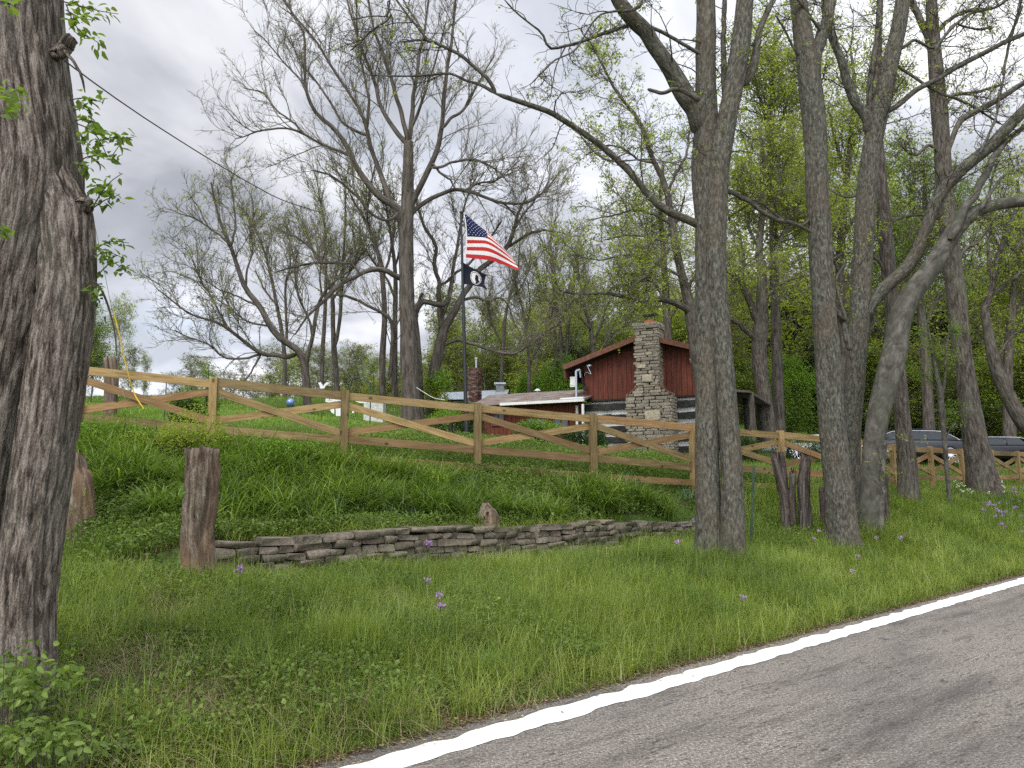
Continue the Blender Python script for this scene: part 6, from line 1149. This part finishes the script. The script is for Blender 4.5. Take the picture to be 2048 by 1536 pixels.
stump('tree_stump', 'small pointed triangular stump with two dark holes, sitting on the stone wall', [(975,1052,64),(974,1035,46),(972,1018,28),(971,1006,12)], 11.75, furrow=.006, amp=.06, jag=.01, flare=.1, holes=[(975, 1026, .02), (968, 1035, .018)])
gr = 'rotten black posts by the right fence'
stump('rotten_post', 'cracked rotten post leaning left, leftmost by the sixth fence post', [(1574,1040,20),(1570,1010,18),(1564,975,18),(1556,945,16),(1549,920,14),(1545,905,10)], 14.2, ROTM, 20, .02, .15, .3, .08, gr, 'post')
stump('rotten_post', 'upright splinter of rotten wood overlapping the sixth fence post', [(1570,1040,16),(1570,1000,17),(1566,950,15),(1562,905,12)], 14.35, ROTM, 18, .02, .15, .1, .03, gr, 'post')
stump('rotten_post', 'short jagged black post between two taller rotten ones', [(1582,1035,16),(1584,1000,15),(1586,970,14),(1586,945,13)], 14.3, ROTM, 20, .02, .2, .2, .12, gr, 'post')
stump('rotten_post', 'thick dark rotten post with a slanted top, left of the leaning roadside trunk', [(1610,1040,24),(1608,1000,24),(1607,965,24),(1610,935,22),(1613,912,18)], 14.2, ROTM, 24, .02, .12, .1, .05, gr, 'post')
stump('rotten_post', 'low black stub right beside the leaning roadside trunk', [(1647,1045,12),(1645,1010,11),(1642,978,10)], 14.6, ROTM, 14, .01, .15, .1, .05, gr, 'post')
stump('rotten_post', 'broad charred black stump behind the smooth grey trunk', [(1760,1018,28),(1762,985,26),(1764,955,24),(1757,930,14)], 15.9, ROTM, 24, .02, .15, .2, .06, gr, 'post')
stump('wooden_post', 'round grey-brown post rising behind the fence near the big left trunk', [(224,800,26),(223,760,27),(222,735,28),(221,716,28)], 15.6, STUMPM, 24, .01, .05, 0, .01, None, 'post')
shrub('leafy_shrub', 'tuft of green leaves on top of the charred black stump', 1753, 960, 918, 15.8, 22, [LEAF_MID], 400, .05)
GRN = simple('green_steel', (0.03, 0.06, 0.035), .6, .3)
g = hit(1499, 1050, 0, 10, 16); t_ = P(1508, 932, 13.6); b_ = P(1498, 1052, 13.6); b_[2] = G(b_[0], b_[1]) - .1; root = empty('steel_stake', b_); prop(root, 'thin dark green steel stake leaning right of the two-stemmed tree', 'stake')
mb = MB(); d_ = t_ - b_; ax_z = norm(d_); ax_x = norm(np.cross([0, 1, 0], ax_z)); ax_y = np.cross(ax_z, ax_x); L_ = np.linalg.norm(d_); mb.box(d_ / 2, (.045, .006, L_), ax=[ax_x, ax_y, ax_z]); mb.box(d_ / 2 + ax_y * .016, (.006, .03, L_), ax=[ax_x, ax_y, ax_z])
for i in range(14): mb.box(d_ * (i + 1) / 15 - ax_y * .006, (.02, .01, .012), ax=[ax_x, ax_y, ax_z])
mb.build('stake', GRN, root)
ROCKB = simple('boulder', (0.12, 0.09, 0.08), .9, .1, scale=8)

# ---------------------------------------------------------------- flagpole and flags
FY = 20.0; pt = P(922, 428, FY); pb = P(934, 880, FY); pb[2] = G(pb[0], FY)
pole = empty('flagpole', pb); prop(pole, 'slender dark flagpole behind the fence, slightly tilted, with a ball on top', 'flagpole')
MB().cyl((0, 0, -.2), pt - pb, .06, .028, 14).build('pole', simple('pole_dark_bronze', (0.015, 0.018, 0.018), .35, .5, .3), pole, smooth=True)
bm_ = bmesh.new(); bmesh.ops.create_uvsphere(bm_, u_segments=14, v_segments=10, radius=.05); me = bpy.data.meshes.new('ball'); bm_.to_mesh(me); bm_.free(); o = link('ball', me, pole); o.location = [float(c) for c in (pt - pb + [0, 0, .05])]; me.materials.append(simple('ball_metal', (.05, .045, .03), .4, .5, .5))
def cloth(name, col, rough=.75, tr=.35):
    k = NM(name, rough, .15); nz = k.noise(k.coord('pos'), 30, 3); k.color(k.ramp(nz, [(.3, tuple(x * .85 for x in col)), (.7, col)])); t_ = k.n('ShaderNodeBsdfTranslucent'); t_.inputs[0].default_value = (*col, 1); ms = k.n('ShaderNodeMixShader'); ms.inputs[0].default_value = tr
    k.l(k.b.outputs[0], ms.inputs[1]); k.l(t_.outputs[0], ms.inputs[2]); k.l(ms.outputs[0], k.out.inputs[0]); return k.m
REDC, WHC, BLU, BLKC = cloth('flag_red', (0.50, 0.03, 0.03)), cloth('flag_white', (0.78, 0.75, 0.72)), cloth('flag_blue', (0.012, 0.02, 0.08)), cloth('flag_black', (0.008, 0.01, 0.018), tr=.1)
class Surf:
    """cloth surface through three edge curves: s along the fly, v from top (0) to bottom (1)"""
    def __init__(s, curves, vs_, Y, wave=.12): s.c = [catmull([(*q, 0) for q in c], 41)[:, :2] for c in curves]; s.v = vs_; s.Y = Y; s.wave = wave
    def __call__(s, u, v, lift=0.0):
        x = np.array([np.interp(u * 40, np.arange(41), c[:, 0]) for c in s.c]); y = np.array([np.interp(u * 40, np.arange(41), c[:, 1]) for c in s.c]); v0, v1, v2 = s.v
        l0 = (v - v1) * (v - v2) / ((v0 - v1) * (v0 - v2)); l1 = (v - v0) * (v - v2) / ((v1 - v0) * (v1 - v2)); l2 = (v - v0) * (v - v1) / ((v2 - v0) * (v2 - v1))
        X, Yp = l0 * x[0] + l1 * x[1] + l2 * x[2], l0 * y[0] + l1 * y[1] + l2 * y[2]
        return P(X, Yp, s.Y + s.wave * u * math.sin(u * 6.5 + v * 2.6) + .35 * u * (1 - v) - lift)
fl = Surf([[(927,425),(952,446),(976,467),(1000,492),(1023,513)], [(932,473),(954,474),(975,477),(1001,495),(1027,519)], [(929,515),(956,518),(985,522),(1011,531),(1039,541)]], (0, 7 / 13, 1), FY)
fl_root = empty('american_flag', fl(0, 0)); prop(fl_root, 'american flag with stars and stripes flying to the right from the pole top', 'flag')
fo_ = fl(0, 0)
def patch(mb, sf, u0, u1, v0, v1, nu_, nv_, lift=0.0):
    U = np.linspace(u0, u1, nu_ + 1); Vv = np.linspace(v0, v1, nv_ + 1); V = [sf(a, b, lift) - fo_ for b in Vv for a in U]; q = [[j * (nu_ + 1) + i, j * (nu_ + 1) + i + 1, (j + 1) * (nu_ + 1) + i + 1, (j + 1) * (nu_ + 1) + i] for j in range(nv_) for i in range(nu_)]; mb.add(V, q)
for i in range(13):
    mb = MB(); patch(mb, fl, .40 if i < 7 else .02, 1.0, i / 13, (i + 1) / 13, 26, 2); mb.build('stripe', REDC if i % 2 == 0 else WHC, fl_root, smooth=True)
mb = MB(); patch(mb, fl, .02, .40, 0, 7 / 13, 14, 8); mb.build('canton', BLU, fl_root, smooth=True)
mb = MB(); patch(mb, fl, 0, .02, 0, 1, 1, 16); mb.build('heading', WHC, fl_root, smooth=True)
for r_ in range(9):
    for c_ in range(6 if r_ % 2 == 0 else 5):
        u_ = .02 + .38 * ((c_ * 2 + 1 + (r_ % 2)) / 12); v_ = 7 / 13 * (r_ + 1) / 10; q = []
        for k_ in range(10): rr = (.016, .007)[k_ % 2]; a = k_ * math.pi / 5; q.append(fl(u_ + rr * math.sin(a) * .62, v_ - rr * 1.15 * math.cos(a), .008) - fo_)
        q.append(fl(u_, v_, .008) - fo_); MB().add(q, None, [[k_, (k_ + 1) % 10, 10] for k_ in range(10)]).build('star', WHC, fl_root)
pf = Surf([[(925,524),(938,532),(955,541),(972,549)], [(925,546),(940,552),(957,559),(970,560)], [(925,568),(942,570),(958,573),(968,576)]], (0, .5, 1), FY, .06)
pf_root = empty('black_flag', pf(0, 0)); prop(pf_root, 'small tattered black flag with a white oval silhouette emblem, below the striped one', 'flag'); fo_ = pf(0, 0)
mb = MB(); patch(mb, pf, 0, 1, 0, 1, 22, 10)
mb.add([pf(1, 0) - fo_, pf(1, .25) - fo_, P(974, 548, FY + .1) - fo_, pf(1, .8) - fo_, pf(1, 1) - fo_, P(976, 582, FY + .1) - fo_], None, [[0, 1, 2], [3, 4, 5]]); mb.build('cloth', BLKC, pf_root, smooth=True)
def disc(sf, cu, cv, ru, rv, r0, r1, a0, a1, lift, n=24):
    V, Fq = [], []
    for k_ in range(n + 1):
        a = a0 + (a1 - a0) * k_ / n
        for r_ in (r0, r1): V.append(sf(cu + ru * r_ * math.cos(a), cv + rv * r_ * math.sin(a), lift) - fo_)
    return V, [[2 * k_, 2 * k_ + 1, 2 * k_ + 3, 2 * k_ + 2] for k_ in range(n)]
mb = MB(); mb.add(*disc(pf, .60, .5, .24, .40, .90, 1.0, 0, 2 * math.pi, .008)); mb.build('emblem_ring', WHC, pf_root)
mb = MB(); mb.add(*disc(pf, .60, .5, .24, .40, .02, .82, 0, 2 * math.pi, .006)); mb.build('emblem_field', WHC, pf_root)
prof = [(.62, .24), (.69, .27), (.72, .36), (.71, .46), (.73, .55), (.76, .60), (.76, .66), (.70, .74), (.64, .84), (.60, .80), (.60, .64), (.57, .61), (.575, .55), (.555, .51), (.575, .45), (.57, .34)]
V = [pf(a, b, .012) - fo_ for a, b in prof] + [pf(.62, .5, .012) - fo_]; MB().add(V, None, [[i, (i + 1) % len(prof), len(prof)] for i in range(len(prof))]).build('emblem_head', BLKC, pf_root)

# ---------------------------------------------------------------- overhead cable, thin line, yellow rope
def line(name, label, pts, r0, r1, mat, cat, n=30):
    A = catmull([P(*q) for q in pts], n); root = A[0].copy(); V, F4, B = tubes((A - root)[None], np.linspace(r0, r1, n)[None], 6); o = MB().add(V, F4, bc=B).build(name, mat); o.location = [float(c) for c in root]; prop(o, label, cat); return o
CAB = simple('black_rubber', (0.02, 0.02, 0.022), .6, .3)
line('overhead_cable', 'dark overhead cable running from the big left trunk down to the bare trees', [(130, 122, 4.6), (165, 149, 5.2), (300, 243, 8), (430, 325, 13), (510, 372, 19), (570, 402, 26), (640, 425, 36)], .005, .022, CAB, 'cable')
line('thin_wire', 'thin pale wire hanging from the knob of the big left trunk to the fence', [(184, 425, 4.6), (200, 500, 6), (218, 590, 9), (232, 660, 11.5), (237, 740, 12.5), (250, 800, 13)], .0015, .004, WHITE, 'wire')
line('yellow_rope', 'faded yellow rope hanging down in front of the fence near the left trunk', [(226, 622, 12.6), (238, 665, 12.7), (246, 705, 12.8), (256, 745, 12.9), (270, 790, 13), (288, 818, 13)], .012, .010, simple('yellow_rope_fibre', (0.55, 0.38, 0.06), .8, .1), 'rope')
line('loose_cable', 'loose pale cable sagging from the tallest bare trunk towards the wing roof', [(833, 775, 30), (850, 786, 30), (868, 796, 30), (890, 800, 30)], .012, .012, WHITE, 'cable', 10)

# ---------------------------------------------------------------- garden ornaments in the yard
def at(px, py, Y): q = P(px, py, Y); return q, np.array([q[0], q[1], G(q[0], q[1])])
q, g = at(581, 805, 21); root = empty('gazing_ball', g); prop(root, 'blue and white shiny garden ball on a dark stand behind the fence', 'garden ball')
bm_ = bmesh.new(); bmesh.ops.create_uvsphere(bm_, u_segments=20, v_segments=14, radius=.115); me = bpy.data.meshes.new('ball'); bm_.to_mesh(me); bm_.free(); me.polygons.foreach_set('use_smooth', [True] * len(me.polygons)); o = link('ball', me, root); o.location = [float(c) for c in (q - g)]; me.materials.append(simple('blue_glaze', (0.12, 0.20, 0.42), .08, .8, .3))
mb = MB(); mb.cyl((0, 0, -.1), q - g - [0, 0, .11], .03, .03, 10); mb.cyl(q - g - [0, 0, .14], q - g - [0, 0, .09], .08, .1, 12); mb.cyl((0, 0, -.05), (0, 0, .03), .14, .10, 12); mb.build('stand', GRN, root)
q, g = at(645, 778, 23); root = empty('bird_ornament', g); prop(root, 'white bird shaped ornament with raised wings on a stake above the top rail', 'ornament'); mb = MB()
def slab(mb, pts, th, c, Y):
    V = [P(a, b, Y) - c for a, b in pts]; n = len(V); V2 = [v + [0, th, 0] for v in V]; m_ = np.mean(V, 0); mb.add(V + V2 + [m_, m_ + [0, th, 0]], [[i, (i + 1) % n, n + (i + 1) % n, n + i] for i in range(n)], [[(i + 1) % n, i, 2 * n] for i in range(n)] + [[n + i, n + (i + 1) % n, 2 * n + 1] for i in range(n)])
slab(mb, [(636, 766), (641, 764), (645, 769), (646, 773), (649, 768), (653, 764), (659, 766), (655, 769), (651, 772), (648, 777), (640, 777), (639, 770)], .05, g, 23); mb.build('bird', WHITE, root); MB().cyl((0, 0, -.1), P(644, 776, 23.02) - g, .012, .012, 8).build('stake', GRN, root)
q, g = at(672, 815, 23); root = empty('white_cutout', g); prop(root, 'large bright white cut-out panel with dark gaps standing in the yard behind the third post', 'panel'); mb = MB()
for pts in ([(652, 791), (657, 789), (660, 792), (658, 800), (651, 800)], [(661, 793), (690, 797), (690, 799), (675, 802), (662, 806), (650, 803), (652, 800), (659, 801)], [(658, 812), (669, 815), (668, 828), (662, 824)], [(671, 816), (684, 813), (686, 832), (672, 832)], [(705, 800), (717, 798), (734, 799), (734, 806), (720, 806)], [(705, 815), (709, 816), (708, 826), (704, 826)], [(662, 804), (684, 801), (684, 814), (664, 817)]): slab(mb, pts, .04, g, 23)
mb.build('panel', WHITE, root)
q, g = at(717, 760, 24); root = empty('garden_arch', g); prop(root, 'thin black wire garden arch showing above the top rail beside the third post', 'arch')
for rr, dy in ((.40, 0), (.34, .25)):
    cz = P(717, 778, 24)[2] - g[2]; pts = [(-rr, dy, -.1), (-rr, dy, cz * .6)] + [(rr * math.cos(a), dy, cz + rr * math.sin(a)) for a in np.linspace(math.pi, 0, 13)] + [(rr, dy, cz * .6), (rr, dy, -.1)]; V, F4, B = tubes(catmull(pts, 50)[None], np.full((1, 50), .012), 6); MB().add(V, F4, bc=B).build('hoop', GRN, root)
mb = MB()
for a in np.linspace(.1, math.pi - .1, 9): mb.cyl((.40 * math.cos(a), 0, cz + .40 * math.sin(a)), (.34 * math.cos(a), .25, cz + .34 * math.sin(a)), .007, .007, 5)
mb.build('rungs', GRN, root)
for i, (px, py, pyb, Y, lab) in enumerate([(600, 792, 830, 21, 'thin dark stake right of the blue garden ball'), (333, 762, 800, 17, 'thin dark stake between the first two fence posts'), (374, 764, 800, 18, 'short thin stake just left of the second fence post')]):
    q, g = at(px, py, Y); root = empty('garden_stake', g); prop(root, lab, 'stake'); mb = MB(); mb.cyl((0, 0, -.1), q - g, .012, .012, 6); mb.cyl(q - g, q - g + [0, 0, .04], .02, .008, 8); mb.build('rod', GRN, root)
# pale rocks at the chimney foot
for i, (px, py, w_, lab) in enumerate([(1330, 908, .35, 'long pale stone lying at the right foot of the chimney'), (1345, 914, .25, 'small pale stone at the chimney foot, furthest right'), (1312, 905, .3, 'pale round stone at the middle of the chimney foot')]):
    g = hit(px, py, 0, 20, 32); mb = MB(); stone_block(mb, g + [0, 0, .06], (w_, .22, .16)); prop(mb.build('loose_stone', simple('pale_rock', (.42, .40, .36), .9, .1, scale=9)), lab, 'stone')

# ---------------------------------------------------------------- parked vehicles
CARGLASS = simple('car_glass', (0.015, 0.02, 0.022), .3, .4, var=.2)
def car(label, px, Y, rz, paint, L=4.7, Hh=1.45, kind='suv', flip=1):
    q = P(px, 930, Y); g = G(q[0], Y); root = empty('parked_car', (q[0], Y, g), rz); prop(root, label, 'car')
    body = [(-.5, .30), (-.5, .52), (-.485, .62), (-.30, .68), (.22, .70), (.30, .665), (.47, .60), (.5, .50), (.5, .28), (.43, .22), (-.43, .22)]
    roofp = [(-.40, .66), (-.33, .90), (-.26, .985), (-.10, 1.0), (.08, .99), (.16, .95), (.29, .67)] if kind == 'suv' else [(-.36, .66), (-.24, .93), (-.15, .985), (.0, 1.0), (.08, .97), (.26, .67)]
    def loft(prof, w0, w1, inset=0.0):
        bm = bmesh.new(); rings = []
        for s_, wd in ((-1, w0), (-.86, w1), (.86, w1), (1, w0)): rings.append([bm.verts.new((a * L * flip, s_ * .9 * (1 - inset * max(0, z - .66) * 1.6), Hh * (z if abs(s_) < .9 else (.66 + (z - .66) * .97 if z > .66 else z)))) for a, z in prof])
        n = len(prof)
        for r0, r1 in zip(rings[:-1], rings[1:]):
            for i in range(n): bm.faces.new((r0[i], r0[(i + 1) % n], r1[(i + 1) % n], r1[i]))
        bm.faces.new(rings[0]); bm.faces.new(rings[-1][::-1]); bmesh.ops.recalc_face_normals(bm, faces=bm.faces); bmesh.ops.bevel(bm, geom=list(bm.edges), offset=.025, segments=2, affect='EDGES', clamp_overlap=True)
        me = bpy.data.meshes.new('m'); bm.to_mesh(me); bm.free(); me.polygons.foreach_set('use_smooth', [True] * len(me.polygons)); return me
    k = NM('car_paint', .42, .4, .1); k.color(paint); k.b.inputs['Coat Weight'].default_value = .25; paintm = k.m
    me = loft(body, 1, 1); me.materials.append(paintm); link('body', me, root)
    me = loft(roofp, 1, 1, .55); me.materials.append(paintm); link('cabin', me, root)
    CH = simple('chrome_trim', (.6, .6, .62), .15, .6, .9); TY = simple('tyre', (.02, .02, .02), .8, .2)
    for sy in (-1, 1):
        for (a0, a1) in ((-.31, -.14), (-.125, .05), (.065, .20)):
            t0_, t1_ = .94, .94; zt = 1.0
            V = [(a0 * L * flip, 0, .70), (a1 * L * flip, 0, .70), ((a1 - (.08 if a1 > .1 else .01)) * L * flip, 0, .93), ((a0 + (.05 if a0 < -.2 else .01)) * L * flip, 0, .93)]
            f_ = lambda z: .9 * (1 - .55 * (z - .66) * 1.6) + .012
            V = [(x, sy * f_(z), z * Hh) for x, _, z in V]; MB().quad(*V).build('side_window', CARGLASS, root)
        pts = [(a * L * flip, sy * (.9 * (1 - .55 * max(0, z - .66) * 1.6) + .02), z * Hh) for a, z in ([(-.40, .69), (-.32, .89), (-.25, .965), (-.05, .985), (.08, .975), (.16, .93), (.27, .70)])]; V_, F_, B_ = tubes(catmull(pts, 24)[None], np.full((1, 24), .009), 5); MB().add(V_, F_, bc=B_).build('window_trim', CH, root)
        for a in (-.31, .31):
            wh = empty('wheel'); wh.parent = root; c = np.array([a * L * flip, sy * .83, .34]); mb = MB(); mb.cyl(c + [0, -.11, 0], c + [0, .11, 0], .34, .34, 28); mb.build('tyre', TY, wh)
            mb = MB(); y_ = sy * .125
            for k_ in range(10): an = k_ * math.pi / 5; d = np.array([math.cos(an), 0, math.sin(an)]); mb.plank(c + [0, y_, 0] + d * .04, c + [0, y_, 0] + d * .23, .022, .035, up=(0, 1, 0.01))
            mb.cyl(c + [0, y_ - .01, 0], c + [0, y_ + .015 * sy, 0], .05, .05, 12); th_ = np.linspace(0, 2 * np.pi, 33); ring = np.array([c + [.235 * math.cos(t), y_, .235 * math.sin(t)] for t in th_]); V_, F_, B_ = tubes(ring[None], np.full((1, 33), .016), 6); mb.add(V_, F_, bc=B_); mb.build('rim', CH, wh)
        mb = MB(); stone_block(mb, (.47 * L * flip, sy * .68, .52 * Hh), (.18, .36, .14), rough=.02); mb.build('headlight', WHITE, root, smooth=True)
        mb = MB(); stone_block(mb, (-.485 * L * flip, sy * .70, .56 * Hh), (.10, .30, .16), rough=.02); mb.build('tail_light', REDC, root, smooth=True)
    for s_, a, z0, z1, a2 in ((1, .275, .70, .94, .155), (-1, -.385, .72, .92, -.325)):
        V = [((a + .012 * s_) * L * flip, -.72, z0 * Hh), ((a + .012 * s_) * L * flip, .72, z0 * Hh), ((a2 + .012 * s_) * L * flip, .60, z1 * Hh), ((a2 + .012 * s_) * L * flip, -.60, z1 * Hh)]; MB().quad(*V).build('windscreen' if s_ > 0 else 'rear_window', CARGLASS, root)
    if kind == 'suv':
        for sy in (-.55, .55): mb = MB(); mb.cyl((-.22 * L * flip, sy, Hh * 1.035), (.06 * L * flip, sy, Hh * 1.035), .018, .018, 6); mb.build('roof_rail', simple('rail_black', (.02, .02, .02), .4, .4), root)
    return root
car('dark grey car parked behind the fence, its bright window trim showing over the rail', 1805, 32, R(-2), (0.035, 0.04, 0.045), 4.8, 1.33, 'suv', -1)
car('low black car parked nose to tail at the right, behind the thick brown trunk', 1965, 33.5, R(-6), (0.012, 0.012, 0.014), 4.7, 1.2, 'sedan', -1)
car('white car mostly hidden behind the leaning roadside trunks', 1650, 31, R(-4), (0.6, 0.6, 0.6), 4.5, 1.08, 'sedan', 1)
